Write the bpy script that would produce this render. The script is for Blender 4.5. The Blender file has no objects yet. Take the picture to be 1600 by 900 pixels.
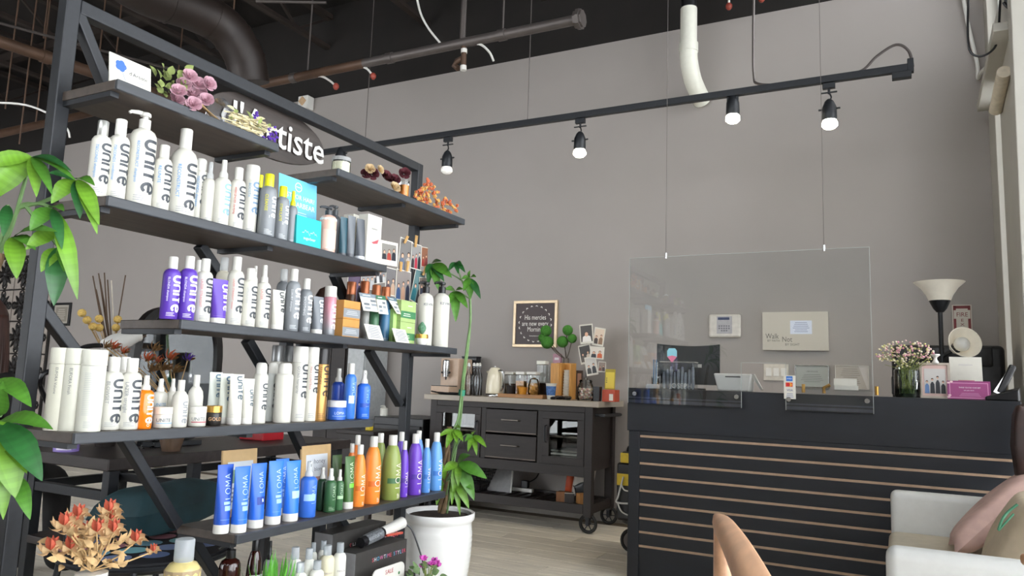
import bpy, bmesh, math, random
from mathutils import Vector as V, Matrix as Mx
random.seed(7)
C = bpy.context.scene.collection
SC = bpy.context.scene
PI = math.pi
R = math.radians

# ---------------------------------------------------------------- camera
F = 1158.0
EYE = V((0, 0, 1.05))
yaw, pit, rol = R(27.556), R(7.211), R(-1.979)
_f = V((-math.sin(yaw)*math.cos(pit), math.cos(yaw)*math.cos(pit), math.sin(pit)))
_r = V((math.cos(yaw), math.sin(yaw), 0)); _d = _f.cross(_r)
CR = _r*math.cos(rol) + _d*math.sin(rol)
CD = -_r*math.sin(rol) + _d*math.cos(rol)
CF = _f
cam = bpy.data.cameras.new('camera'); camo = bpy.data.objects.new('camera', cam); C.objects.link(camo)
cam.sensor_width = 36; cam.lens = F/1600*36; cam.clip_start = .02
m = Mx.Identity(4)
for i in range(3):
    m[i][0] = CR[i]; m[i][1] = -CD[i]; m[i][2] = -CF[i]; m[i][3] = EYE[i]
camo.matrix_world = m
SC.camera = camo
SC.view_settings.view_transform = 'Standard'; SC.view_settings.look = 'None'
SC.view_settings.gamma = 1; SC.view_settings.use_curve_mapping = False
SC.view_settings.exposure = 0.12
# ---------------------------------------------------------------- daylight
W = bpy.data.worlds.new('daylight'); SC.world = W; W.use_nodes = True
W.node_tree.nodes['Background'].inputs[0].default_value = (.985, .995, 1, 1)
W.node_tree.nodes['Background'].inputs[1].default_value = 6.6
SC.cycles.max_bounces = 8; SC.cycles.transparent_max_bounces = 16
SC.cycles.sample_clamp_indirect = 6
try: SC.cycles.use_denoising = True
except Exception: pass

# ---------------------------------------------------------------- measuring helpers (a view line of the survey camera cut with a real plane)
def ray(x, y): return CR*((x-800)/F) + CD*((y-450)/F) + CF
def aX(x, y, X): d = ray(x, y); return EYE + d*(X/d.x)
def aY(x, y, Y): d = ray(x, y); return EYE + d*(Y/d.y)
def aZ(x, y, z): d = ray(x, y); return EYE + d*((z-1.05)/d.z)
def aD(x, y, D): return EYE + ray(x, y)*D
def proj(P):
    v = V(P)-EYE; z = v.dot(CF); return 800+F*v.dot(CR)/z, 450+F*v.dot(CD)/z, z
def fit(cx, ty, w, z0, X=None, Y=None):
    """base point, height and width of an upright thing standing at height z0 on the line X=.. or Y=.."""
    H = .2; t = 2.0
    for _ in range(12):
        P = lambda t: V((X, t, z0+H/2)) if X is not None else V((t, Y, z0+H/2))
        if X is None and _ == 0: t = aY(cx, 600, Y).x
        a = proj(P(t))[0]; b = proj(P(t+.01))[0]
        t += max(-.6, min(.6, (cx-a)*.01/(b-a)))
        q = P(t); q.z = z0+H; y1 = proj(q)[1]; q.z += .01; y2 = proj(q)[1]
        H = max(.01, H+(ty-y1)*.01/(y2-y1))
    q = P(t); d = proj(q)[2]; q.z = z0
    return q, H, w*d/F

# ---------------------------------------------------------------- materials
def lin(c): return c/12.92 if c <= .04045 else ((c+.055)/1.055)**2.4
def rgb(h):
    if isinstance(h, str):
        h = h.lstrip('#'); return tuple(lin(int(h[i:i+2], 16)/255) for i in (0, 2, 4))
    return h
MC = {}
def mat(name, col='#808080', rough=.5, metal=0, var=.10, scale=30, bump=0, stretch=(1, 1, 1), spec=.5, rnd=0, coat=0, emit=0, vein=False):
    if name in MC: return MC[name]
    mt = bpy.data.materials.new(name); mt.use_nodes = True; n = mt.node_tree.nodes; l = mt.node_tree.links
    b = n['Principled BSDF']; c = rgb(col)
    tc = n.new('ShaderNodeTexCoord'); mp = n.new('ShaderNodeMapping'); mp.inputs['Scale'].default_value = stretch
    l.new(tc.outputs['Object'], mp.inputs[0])
    nz = n.new('ShaderNodeTexNoise'); nz.inputs['Scale'].default_value = scale; nz.inputs['Detail'].default_value = 4
    l.new(mp.outputs[0], nz.inputs['Vector'])
    rp = n.new('ShaderNodeValToRGB')
    rp.color_ramp.elements[0].position = .3; rp.color_ramp.elements[1].position = .7
    rp.color_ramp.elements[0].color = tuple(x*(1-var) for x in c)+(1,); rp.color_ramp.elements[1].color = tuple(min(1, x*(1+var)) for x in c)+(1,)
    l.new(nz.outputs['Fac'], rp.inputs[0]); out = rp.outputs[0]
    if rnd:
        oi = n.new('ShaderNodeObjectInfo'); hv = n.new('ShaderNodeHueSaturation')
        mr = n.new('ShaderNodeMapRange'); mr.inputs[3].default_value = 1-rnd; mr.inputs[4].default_value = 1+rnd
        l.new(oi.outputs['Random'], mr.inputs[0]); l.new(mr.outputs[0], hv.inputs['Value']); l.new(out, hv.inputs['Color']); out = hv.outputs[0]
    if vein:
        va = n.new('ShaderNodeVertexColor'); va.layer_name = 'Col'; mx = n.new('ShaderNodeMix'); mx.data_type = 'RGBA'; mx.blend_type = 'MULTIPLY'; mx.inputs[0].default_value = 1
        l.new(out, mx.inputs[6]); l.new(va.outputs[0], mx.inputs[7]); out = mx.outputs[2]
    l.new(out, b.inputs['Base Color'])
    b.inputs['Roughness'].default_value = rough; b.inputs['Metallic'].default_value = metal
    b.inputs['Specular IOR Level'].default_value = spec; b.inputs['Coat Weight'].default_value = coat
    if bump:
        bp = n.new('ShaderNodeBump'); bp.inputs['Strength'].default_value = bump; bp.inputs['Distance'].default_value = .004
        l.new(nz.outputs['Fac'], bp.inputs['Height']); l.new(bp.outputs[0], b.inputs['Normal'])
    if emit:
        l.new(out, b.inputs['Emission Color']); b.inputs['Emission Strength'].default_value = emit
    MC[name] = mt; return mt
def glass(name, tint=(1, 1, 1), refl=1.0, rough=0.0, milk=0, milkcol=(.8, .8, .8)):
    if name in MC: return MC[name]
    mt = bpy.data.materials.new(name); mt.use_nodes = True; n = mt.node_tree.nodes; l = mt.node_tree.links
    n.remove(n['Principled BSDF']); o = n['Material Output']
    t = n.new('ShaderNodeBsdfTransparent'); t.inputs[0].default_value = tint+(1,)
    g = n.new('ShaderNodeBsdfGlossy'); g.inputs['Roughness'].default_value = rough
    fr = n.new('ShaderNodeFresnel'); fr.inputs[0].default_value = 1.45
    mu = n.new('ShaderNodeMath'); mu.operation = 'MULTIPLY'; mu.inputs[1].default_value = refl; mu.use_clamp = True
    l.new(fr.outputs[0], mu.inputs[0]); mx = n.new('ShaderNodeMixShader'); l.new(mu.outputs[0], mx.inputs[0])
    l.new(t.outputs[0], mx.inputs[1]); l.new(g.outputs[0], mx.inputs[2]); last = mx
    if milk:
        d = n.new('ShaderNodeBsdfDiffuse'); d.inputs[0].default_value = milkcol+(1,)
        m2 = n.new('ShaderNodeMixShader'); m2.inputs[0].default_value = milk
        l.new(mx.outputs[0], m2.inputs[1]); l.new(d.outputs[0], m2.inputs[2]); last = m2
    l.new(last.outputs[0], o.inputs[0]); MC[name] = mt; return mt
def printmat():
    if 'print' in MC: return MC['print']
    mt = bpy.data.materials.new('print'); mt.use_nodes = True; n = mt.node_tree.nodes; l = mt.node_tree.links
    a = n.new('ShaderNodeVertexColor'); a.layer_name = 'Col'
    l.new(a.outputs[0], n['Principled BSDF'].inputs['Base Color']); n['Principled BSDF'].inputs['Roughness'].default_value = .45
    MC['print'] = mt; return mt

# ---------------------------------------------------------------- mesh builder
_txt = {}
def textgeo(s, off=0):
    if (s, off) in _txt: return _txt[(s, off)]
    cu = bpy.data.curves.new('t', 'FONT'); cu.body = s; cu.resolution_u = 2; cu.align_x = 'LEFT'; cu.offset = off
    o = bpy.data.objects.new('t', cu); C.objects.link(o)
    bpy.context.view_layer.update()
    me = bpy.data.meshes.new_from_object(o.evaluated_get(bpy.context.evaluated_depsgraph_get()))
    vs = [tuple(v.co) for v in me.vertices]; fs = [tuple(p.vertices) for p in me.polygons]
    bpy.data.objects.remove(o); bpy.data.curves.remove(cu); bpy.data.meshes.remove(me)
    w = max([v[0] for v in vs] or [1])
    vs = [((v[0]), v[1]) for v in vs]
    _txt[(s, off)] = (vs, fs, w); return _txt[(s, off)]
def _el(cx, cy, rx, ry, a0, a1, n=10): return [(cx+rx*math.cos(R(a0+(a1-a0)*i/n)), cy+ry*math.sin(R(a0+(a1-a0)*i/n))) for i in range(n+1)]
GL = {'U': ([[(0, 1), (0, .7)]+_el(.35, .36, .35, .36, 180, 360)+[(.7, .7), (.7, 1)]], .7),
      'N': ([[(0, 0), (0, .3)]+_el(.35, .64, .35, .36, 180, 0)+[(.7, .3), (.7, 0)]], .7),
      'I': ([[(0, 0), (0, .5), (0, 1)]], .02),
      'T': ([[(0, 1), (.3, 1), (.6, 1)], [(.3, .98), (.3, .5), (.3, 0)]], .6),
      'E': ([[(.05, .52), (.35, .52), (.72, .52)], _el(.37, .5, .37, .5, 5, 320, 14)], .74),
      'L': ([[(0, 1), (0, .5), (0, 0), (.5, 0)]], .5), 'O': ([_el(.45, .5, .45, .5, 0, 360, 16)], .9),
      'M': ([[(0, 0), (.1, 1), (.45, .25), (.8, 1), (.9, 0)]], .9),
      'A': ([[(0, 0), (.38, 1), (.76, 0)], [(.13, .34), (.63, .34)]], .76)}
def strokegeo(s, wd=.13, gap=.28):
    vs, fs, x = [], [], 0
    for ch in s:
        st, w = GL[ch]
        for pl in st:
            fine = [pl[0]]
            for p, q in zip(pl, pl[1:]):
                k = max(1, int(math.hypot(q[0]-p[0], q[1]-p[1])/.13)); fine += [(p[0]+(q[0]-p[0])*i/k, p[1]+(q[1]-p[1])*i/k) for i in range(1, k+1)]
            pl = fine; b = len(vs)
            for i, p in enumerate(pl):
                a = pl[max(0, i-1)]; c = pl[min(len(pl)-1, i+1)]
                dx, dy = c[0]-a[0], c[1]-a[1]; L = math.hypot(dx, dy) or 1
                nx, ny = -dy/L*wd/2, dx/L*wd/2
                vs += [(x+p[0]+nx, p[1]+ny), (x+p[0]-nx, p[1]-ny)]
            fs += [(b+2*i, b+2*i+1, b+2*i+3, b+2*i+2) for i in range(len(pl)-1)]
        x += w+gap
    return vs, fs, x-gap
class MB:
    def __init__(s): s.v = []; s.f = []; s.c = []; s.col = None; s.T = None
    def put(s, vs, fs, T=None):
        b = len(s.v)
        for v in vs:
            v = V(v)
            if T is not None: v = T @ v
            if s.T is not None: v = s.T @ v
            s.v.append(v)
        for f in fs: s.f.append([b+i for i in f]); s.c.append(s.col)
        return s
    def box(s, c, d, rot=None, T=None):
        x, y, z = d[0]/2, d[1]/2, d[2]/2
        M = Mx.Translation(c)
        if rot is not None: M = M @ (rot if isinstance(rot, Mx) else Mx.Rotation(rot, 4, 'Z'))
        if T is not None: M = T @ M
        return s.put([(-x, -y, -z), (x, -y, -z), (x, y, -z), (-x, y, -z), (-x, -y, z), (x, -y, z), (x, y, z), (-x, y, z)],
                     [(0, 3, 2, 1), (4, 5, 6, 7), (0, 1, 5, 4), (1, 2, 6, 5), (2, 3, 7, 6), (3, 0, 4, 7)], M)
    def bb(s, x0, x1, y0, y1, z0, z1): return s.box(((x0+x1)/2, (y0+y1)/2, (z0+z1)/2), (abs(x1-x0), abs(y1-y0), abs(z1-z0)))
    def lathe(s, pr, n=20, T=None, sx=1, sy=1, open_=False):
        vs, fs = [], []; k = len(pr)
        for r, z in pr:
            for i in range(n): a = 2*PI*i/n; vs.append((r*math.cos(a)*sx, r*math.sin(a)*sy, z))
        for j in range(k-1):
            for i in range(n): fs.append((j*n+i, j*n+(i+1) % n, (j+1)*n+(i+1) % n, (j+1)*n+i))
        if not open_:
            if pr[0][0] > 1e-5: fs.append(tuple(range(n-1, -1, -1)))
            if pr[-1][0] > 1e-5: fs.append(tuple((k-1)*n+i for i in range(n)))
        return s.put(vs, fs, T)
    def cyl(s, a, b, r, n=12, r2=None):
        a, b = V(a), V(b); q = (b-a).to_track_quat('Z', 'Y').to_matrix().to_4x4()
        return s.lathe([(r, 0), (r if r2 is None else r2, (b-a).length)], n, Mx.Translation(a) @ q)
    def tube(s, pts, r, n=8, closed=False):
        pts = [V(p) for p in pts]; k = len(pts); rs = r if isinstance(r, (list, tuple)) else [r]*k
        vs, fs = [], []; up = None
        for i, p in enumerate(pts):
            a = pts[i-1] if (i or closed) else p; b = pts[(i+1) % k] if (i < k-1 or closed) else p
            t = (b-a).normalized()
            if up is None: up = t.orthogonal().normalized()
            up = (up-t*up.dot(t)); up = up.normalized() if up.length > 1e-6 else t.orthogonal().normalized()
            w = t.cross(up)
            for j in range(n): an = 2*PI*j/n; vs.append(p+(up*math.cos(an)+w*math.sin(an))*rs[i])
        for i in range(k if closed else k-1):
            for j in range(n): i2 = (i+1) % k; fs.append((i*n+j, i*n+(j+1) % n, i2*n+(j+1) % n, i2*n+j))
        if not closed: fs += [tuple(range(n-1, -1, -1)), tuple((k-1)*n+j for j in range(n))]
        return s.put(vs, fs)
    def bar(s, a, b, w, h, up=(0, 0, 1)):
        a, b = V(a), V(b); t = (b-a).normalized(); u = V(up); u = (u-t*u.dot(t)).normalized(); w_ = t.cross(u)
        vs = []
        for p in (a, b):
            for i, j in ((-1, -1), (1, -1), (1, 1), (-1, 1)): vs.append(p+w_*(w/2*i)+u*(h/2*j))
        return s.put(vs, [(3, 2, 1, 0), (4, 5, 6, 7), (0, 1, 5, 4), (1, 2, 6, 5), (2, 3, 7, 6), (3, 0, 4, 7)])
    def sph(s, c, r, n=10, sc=(1, 1, 1), T=None):
        k = max(4, n//2); pr = [(math.sin(PI*j/k)*r, -math.cos(PI*j/k)*r) for j in range(k+1)]
        M = Mx.Translation(c) @ Mx.Diagonal((sc[0], sc[1], sc[2], 1))
        return s.lathe(pr, n, (T @ M) if T is not None else M)
    def prism(s, poly, h, T=None):
        n = len(poly); vs = [(x, y, 0) for x, y in poly]+[(x, y, h) for x, y in poly]
        return s.put(vs, [tuple(range(n-1, -1, -1)), tuple(range(n, 2*n))]+[(i, (i+1) % n, n+(i+1) % n, n+i) for i in range(n)], T)
    def poly(s, pts, T=None): return s.put([(p[0], p[1], p[2] if len(p) > 2 else 0) for p in pts], [tuple(range(len(pts)))], T)
    def disc(s, x, y, r, T, n=12, ry=None, z=0): return s.poly([(x+r*math.cos(2*PI*i/n), y+(ry or r)*math.sin(2*PI*i/n), z) for i in range(n)], T)
    def rect(s, x0, y0, x1, y1, T, z=0): return s.poly([(x0, y0, z), (x1, y0, z), (x1, y1, z), (x0, y1, z)], T)
    def text(s, t, size, T, x=0, y=0, al='C', z=0, sx=1, off=0):
        vs, fs, w = textgeo(t, off); o = {'L': 0, 'C': w/2, 'R': w}[al]
        return s.put([((v[0]-o)*size*sx+x, v[1]*size+y, z) for v in vs], fs, T)
    def bent(s, geo, size, r, z, th, down=True, off=.0009, cen=True):
        """print wrapped on a round body: text runs down (or up) the height"""
        vs, fs, w = geo
        out = []
        for u, v in vs:
            u *= size; v = (v-.35 if cen else v)*size
            a = th+(v/r if down else -v/r); zz = z-u if down else z+u
            out.append(((r+off)*math.cos(a), (r+off)*math.sin(a), zz))
        return s.put(out, fs)
    def band(s, r, z0, z1, t0, t1, n=8, off=.0005):
        vs, fs = [], []
        for i in range(n+1):
            a = t0+(t1-t0)*i/n
            for z in (z0, z1): vs.append(((r+off)*math.cos(a), (r+off)*math.sin(a), z))
        return s.put(vs, [(2*i, 2*i+2, 2*i+3, 2*i+1) for i in range(n)])
def cuttext(s, n=5):
    k = ('cut', s)
    if k in _txt: return _txt[k]
    vs, fs, w = textgeo(s); bm = bmesh.new(); bv = [bm.verts.new((v[0], v[1], 0)) for v in vs]
    for f in fs:
        try: bm.faces.new([bv[i] for i in f])
        except Exception: pass
    for i in range(1, n):
        bmesh.ops.bisect_plane(bm, geom=bm.verts[:]+bm.edges[:]+bm.faces[:], plane_co=(0, i*.75/n, 0), plane_no=(0, 1, 0))
    bm.verts.index_update()
    _txt[k] = ([(v.co.x, v.co.y) for v in bm.verts], [tuple(v.index for v in f.verts) for f in bm.faces], w); bm.free(); return _txt[k]

def link(name, me, parent=None, loc=(0, 0, 0)):
    o = bpy.data.objects.new(name, me); C.objects.link(o); o.parent = parent; o.location = loc; return o
def mesh(name, mb, mt, bevel=0, smooth=False, auto=40):
    me = bpy.data.meshes.new(name); me.from_pydata([tuple(v) for v in mb.v], [], mb.f)
    cols = any(c is not None for c in mb.c)
    if cols:
        at = me.color_attributes.new('Col', 'FLOAT_COLOR', 'CORNER'); k = 0
        for p, c in zip(me.polygons, mb.c):
            cc = rgb(c or '#ffffff')
            for _ in p.loop_indices: at.data[k].color = (*cc, 1); k += 1
    if bevel:
        bm = bmesh.new(); bm.from_mesh(me)
        es = [e for e in bm.edges if len(e.link_faces) == 2 and e.calc_face_angle(0) > .5]
        bmesh.ops.bevel(bm, geom=es, offset=bevel, segments=2 if bevel < .015 else 5, affect='EDGES', profile=.5, clamp_overlap=True)
        bm.to_mesh(me); bm.free()
    me.materials.append(mt)
    if smooth:
        for p in me.polygons: p.use_smooth = True
        if smooth != 'all': me.set_sharp_from_angle(angle=R(auto))
    return me
def tag(o, label=None, cat=None, group=None, kind=None):
    for k, v in (('label', label), ('category', cat), ('group', group), ('kind', kind)):
        if v: o[k] = v
    return o
def thing(name, label, cat, loc=(0, 0, 0), rz=0, group=None):
    o = link(name, None, None, loc); o.empty_display_size = .05; o.rotation_euler = (0, 0, rz); return tag(o, label, cat, group)
def part(root, name, mb, mt, bevel=0, smooth=False, world=True, label=None, auto=40):
    me = mesh(name, mb, mt, bevel, smooth, auto)
    if world and root is not None:
        off = V(root.location); p = root.parent
        while p is not None: off += V(p.location); p = p.parent
        me.transform(Mx.Translation(-off))
    o = link(name, me, root)
    if label: o['label'] = label
    return o
def one(name, label, cat, mb, mt, bevel=0, smooth=False, group=None, loc=None):
    """a thing of one mesh; its origin at the middle of its base"""
    me = mesh(name, mb, mt, bevel, smooth)
    xs = [v.co for v in me.vertices]; c = V([(min(v[i] for v in xs)+max(v[i] for v in xs))/2 for i in range(3)]); c.z = min(v.z for v in xs)
    me.transform(Mx.Translation(-c)); return tag(link(name, me, None, c), label, cat, group)
def struct(name, mb, mt, parent=None, bevel=0, label=None):
    o = link(name, mesh(name, mb, mt, bevel), parent)
    if parent is None: o['kind'] = 'structure'
    if label: o['label'] = label
    return o
def frame_T(o, x, z):
    """matrix whose local x,y,z are given: x axis, normal z, y = z cross x"""
    x = V(x).normalized(); z = V(z); z = (z-x*z.dot(x)).normalized(); y = z.cross(x)
    M = Mx.Identity(4)
    for i in range(3): M[i][0] = x[i]; M[i][1] = y[i]; M[i][2] = z[i]; M[i][3] = o[i]
    return M
def arc(c, r, a0, a1, n, ax, ay): return [V(c)+V(ax)*(r*math.cos(R(a0+(a1-a0)*i/n)))+V(ay)*(r*math.sin(R(a0+(a1-a0)*i/n))) for i in range(n+1)]
def catmull(P, n=6):
    P = [V(p) for p in P]; out = []
    for i in range(len(P)-1):
        p0, p1, p2, p3 = P[max(0, i-1)], P[i], P[i+1], P[min(len(P)-1, i+2)]
        for k in range(n):
            t = k/n; out.append(.5*((2*p1)+(p2-p0)*t+(2*p0-5*p1+4*p2-p3)*t*t+(3*p1-p0-3*p2+p3)*t**3))
    return out+[P[-1]]
ORD = 'first second third fourth fifth sixth seventh eighth ninth tenth eleventh twelfth thirteenth fourteenth fifteenth sixteenth seventeenth eighteenth nineteenth twentieth'.split()
# shared materials
black_metal = mat('black_metal', '#232529', .42, .25, .12, 60)
dark_wood = mat('dark_wood', '#2a2220', .45, 0, .3, 9, .15, (1, 6, 6))
espresso = mat('espresso_wood', '#211917', .5, 0, .25, 8, .1, (1, 8, 8))
white_plastic = mat('white_plastic', '#dedcd6', .35, 0, .02)
cream_plastic = mat('cream_plastic', '#e6e5d8', .4, 0, .03)
black_plastic = mat('black_plastic', '#17171a', .35, 0, .1)
paper = mat('paper', '#d8d4c9', .7, 0, .03)
chrome = mat('chrome', '#c8c8c8', .2, 1, .05)
clear = glass('clear_glass', (.96, .98, .97), 1.2)
PRINT = printmat()
# ================================================================ the room
WY, WX, LX, FY, CZ = 5.62, .58, -11.6, -2.6, 4.9
wallm = mat('wall_paint', '#a09994', .6, 0, .03, 1.5, .02)
blackpaint = mat('black_ceiling_paint', '#17120f', .8, 0, .25, 3)
framepaint = mat('window_frame_paint', '#b9b5ab', .5, 0, .04, 4)
floorm = mat('floor_plank', '#ece3d2', .36, 0, .14, 5, .06, (1, 7, 1), rnd=.13)
b = MB().bb(LX-.2, WX+.2, WY, WY+.2, 0, 3.92)
wall_back = struct('wall_back', b, wallm)
struct('wall_upper_back', MB().bb(LX-.2, WX+.2, WY+.004, WY+.2, 3.92, CZ), blackpaint)
struct('wall_left', MB().bb(LX-.2, LX, FY, WY, 0, CZ), wallm)
struct('ceiling', MB().bb(LX-.2, WX+.2, FY-.2, WY+.2, CZ, CZ+.15), blackpaint)
floor = struct('floor', MB().bb(LX-.2, WX+.2, FY-.2, WY+.2, -.12, -.004), mat('floor_joint', '#6b5a45', .6, 0, .2, 4))
pm = [mesh('plank', MB().bb(-.62, .62, -.088, .088, -.0039, 0), floorm, .0012) for _ in range(1)][0]
row = 0; y = 1.45
while y < WY-.05:
    x = LX+2.6+(row*.47 % 1.25)
    while x < WX-.3:
        link('plank', pm, floor, (x, y, 0)); x += 1.245
    y += .18; row += 1
struct('baseboard_back', MB().bb(LX, -1.0, WY-.012, WY, 0, .11).bb(-.98, WX, WY-.012, WY, 0, .11), mat('baseboard', '#8d867d', .5, 0, .04))
# right storefront: columns, header, clerestory, panes
def ry(px, py=450): return aX(px, py, WX).y
ya, yb, yc = ry(1567.5), ry(1576.5), ry(1600)-.12
fr = MB()
fr.bb(WX, WX+.18, ya, WY, 0, 3.0)                 # jamb beside the corner
fr.bb(WX, WX+.18, yc, yb, 0, 3.0)                 # column
fr.bb(WX, WX+.18, FY, -1.9, 0, 3.0)
fr.bb(WX, WX+.18, -1.9, WY, 0, .12)
fr.bb(WX, WX+.22, FY, WY, 2.98, 3.32)              # header
fr.bb(WX, WX+.18, FY, 2.2, 3.32, CZ); fr.bb(WX, WX+.18, 5.45, WY, 3.32, CZ); fr.bb(WX, WX+.18, 2.2, 5.45, 4.5, CZ)
for yy in (.1, 1.7, 3.3): fr.bb(WX+.02, WX+.12, yy-.04, yy+.04, .12, 2.98)
struct('wall_right', fr, framepaint, bevel=.004)
panem = glass('window_pane', (.97, .985, 1), .8)
wf = mat('window_metal', '#a8a79f', .4, .2, .05)
n = 0
for y0, y1, z0, z1 in ((yb, ya, .12, 2.98), (3.34, yc, .12, 2.98), (1.74, 3.26, .12, 2.98), (.14, 1.66, .12, 2.98), (-1.9, .06, .12, 2.98), (2.2, 5.45, 3.32, 4.5)):
    n += 1
    b = MB()
    t = .02
    b.bb(WX+.06, WX+.1, y0, y1, z0, z0+t).bb(WX+.06, WX+.1, y0, y1, z1-t, z1).bb(WX+.06, WX+.1, y0, y0+t, z0, z1).bb(WX+.06, WX+.1, y1-t, y1, z0, z1)
    w = struct(f'window_{n}', b, wf)
    struct('pane', MB().bb(WX+.076, WX+.084, y0+t, y1-t, z0+t, z1-t), panem, w)
# front wall behind the camera, low shop windows, and high ones added for light
b = MB().bb(-4.4, WX+.2, FY-.2, FY, 0, 3.3).bb(-4.4, WX+.2, FY-.2, FY, 4.75, CZ).bb(LX-.2, -4.4, FY-.2, FY, 3.2, CZ).bb(LX-.2, -4.4, FY-.2, FY, 0, .1)
for x in (-11.55, -9.8, -8.0, -6.2, -4.45): b.bb(x-.05, x+.05, FY-.12, FY, .1, 3.2)
for x in (-4.35, -2.75, -1.15, .45): b.bb(x-.05, x+.05, FY-.12, FY, 3.3, 4.75)  # high openings added to brighten the back wall
struct('wall_front', b, framepaint)
for x0, x1, z0, z1 in ((-11.5, -9.85, .1, 3.2), (-9.75, -8.05, .1, 3.2), (-7.95, -6.25, .1, 3.2), (-6.15, -4.5, .1, 3.2), (-4.3, -2.8, 3.3, 4.75), (-2.7, -1.2, 3.3, 4.75), (-1.1, .4, 3.3, 4.75)):
    n += 1; b = MB(); t = .03; q = FY-.06
    b.bb(x0, x1, q-.02, q+.02, z0, z0+t).bb(x0, x1, q-.02, q+.02, z1-t, z1).bb(x0, x0+t, q-.02, q+.02, z0, z1).bb(x1-t, x1, q-.02, q+.02, z0, z1)
    w = struct(f'window_{n}', b, wf); struct('pane', MB().bb(x0+t, x1-t, q-.004, q+.004, z0+t, z1-t), panem, w)
# sloped brace and pale roller blind on the window side
P = lambda x, y: aX(x, y, WX-.03)
struct('trim_1', MB().bar(P(1541, 168), P(1569, 40), .05, .10, (1, 0, 0)), framepaint, bevel=.004)
struct('trim_2', MB().bar(P(1600, -30), P(1593, 0)+V((0, 0, -2.2)), .10, .12, (1, 0, 0)), framepaint, bevel=.004)
one('roller_blind', 'cream rolled window blind leaning in the brace at upper right', 'blind', MB().cyl(P(1556, 172), P(1569, 112), .035, 14), mat('blind', '#d8ccb8', .7), smooth=True)
one('corner_conduit', 'thin white conduit running down the corner with hooked end', 'conduit',
    MB().tube(catmull([aY(1502, -20, WY-.03), aY(1512, 35, WY-.03), aY(1520, 70, WY-.03), aY(1527, 100, WY-.03), aY(1528, 122, WY-.03), aX(1532, 114, WX-.05), aX(1539, 107, WX-.05)], 4), .012, 8), white_plastic, smooth=True)
one('hanging_black_wire', 'black wire hanging in a loop by the upper right window', 'wire',
    MB().tube(catmull([aY(1514, -20, 4.6), aY(1512, 40, 4.6), aY(1515, 78, 4.6), aY(1530, 88, 4.6), aY(1549, 80, 4.6), aY(1559, 60, 4.6), aY(1563, 0, 4.6), aY(1566, -30, 4.6)], 5), .006, 6), black_plastic, smooth=True)
one('tangled_black_wire', 'tangle of black wire at the top right window frame', 'wire',
    MB().tube(catmull([aY(1566, -12, 4.4), aY(1574, 6, 4.4), aY(1568, 4, 4.4), aY(1577, 12, 4.4), aY(1584, 2, 4.4), aY(1588, -12, 4.4)], 5), .008, 6), black_plastic, smooth=True)

# ---------------------------------------------------------------- ceiling services
ductm = mat('painted_duct', '#2a211d', .5, .2, .3, 3)
brownpipe = mat('brown_pipe', '#5a4436', .5, .3, .25, 6)
greypipe = mat('grey_pipe', '#5d5653', .45, .4, .15, 6)
pts = [aD(60, -120, 4.3), aD(150, -60, 4.7), aD(230, -10, 5.1), aD(300, 15, 5.4), aD(350, 42, 5.6), aD(380, 85, 5.7), aD(388, 118, 5.75), aD(390, 130, 5.76)]
t = thing('air_duct', 'large round dark duct bending downward near the ceiling', 'duct', pts[0])
cp = catmull(pts, 5); part(t, 'duct_pipe', MB().tube(cp, .15, 20), ductm, smooth=True)
for i in (6, 12, 18, 22, 26):
    d = (cp[i+1]-cp[i-1]).normalized(); part(t, 'seam_ring', MB().cyl(cp[i]-d*.012, cp[i]+d*.012, .155, 20), ductm, smooth=True)
def pipe(name, label, a, b, r, mt, cat='pipe', ring=0):
    t = thing(name, label, cat, a); part(t, 'pipe_run', MB().cyl(a, b, r, 14), mt, smooth=True)
    for k in range(ring):
        q = V(a).lerp(V(b), (k+.6)/(ring+.2)); d = (V(b)-V(a)).normalized()
        part(t, 'coupling', MB().cyl(q-d*.03, q+d*.03, r*1.18, 14), mt, smooth=True)
    return t
pa, pb = aY(380, 138, 4.4), aY(905, 30, 4.4)
t = pipe('sprinkler_pipe', 'long brown horizontal pipe ending in a bolted flange', pa, pb, .036, greypipe, ring=3)
d = (pb-pa).normalized()
part(t, 'painted_section', MB().cyl(pa.lerp(pb, .03), pa.lerp(pb, .42), .0375, 14), brownpipe, smooth=True)
b = MB().cyl(pb-d*.03, pb+d*.03, .06, 8).cyl(pb-d*.01, pb+d*.015, .072, 8)
part(t, 'flange', b, greypipe)
for k, px in enumerate((482, 784)):
    q = aY(px, 90, 4.4); q = pa+d*((q-pa).dot(d)); part(t, 'hanger_rod', MB().cyl(q, (q.x, q.y, CZ), .007, 6), greypipe)
q = aY(722, 75, 4.4); q = pa+d*((q-pa).dot(d))
part(t, 'drop_post', MB().cyl(q, (q.x, q.y, CZ), .022, 8), greypipe)
t = thing('sprinkler_fitting', 'brown pipe fitting with white collars hanging under the long pipe', 'fitting', aY(724, 108, 4.4))
b = MB().cyl(aY(725, 70, 4.4), aY(724, 108, 4.4), .02, 10).tube([aY(722, 92, 4.4), aY(714, 96, 4.4), aY(710, 103, 4.4), aY(716, 107, 4.4)], .022, 10)
part(t, 'tee', b, brownpipe, smooth=True)
part(t, 'collar', MB().cyl(aY(725, 77, 4.4), aY(725, 83, 4.4), .024, 10).cyl(aY(724, 103, 4.4), aY(724, 110, 4.4), .024, 10), white_plastic, smooth=True)
redm = mat('red_plug', '#8e3a2c', .5)
def whip(label, pts, Y, red):
    t = thing('cable_whip', label, 'cable', aY(*pts[0], Y), group='white cable whips under the ceiling pipes')
    part(t, 'cable', MB().tube(catmull([aY(x, y, Y) for x, y in pts], 5), .009, 6), white_plastic, smooth=True)
    if red: part(t, 'red_tip', MB().sph(aY(*pts[-1], Y), .025, 10, (1, 1, 1.2)), redm, smooth=True)
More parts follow.
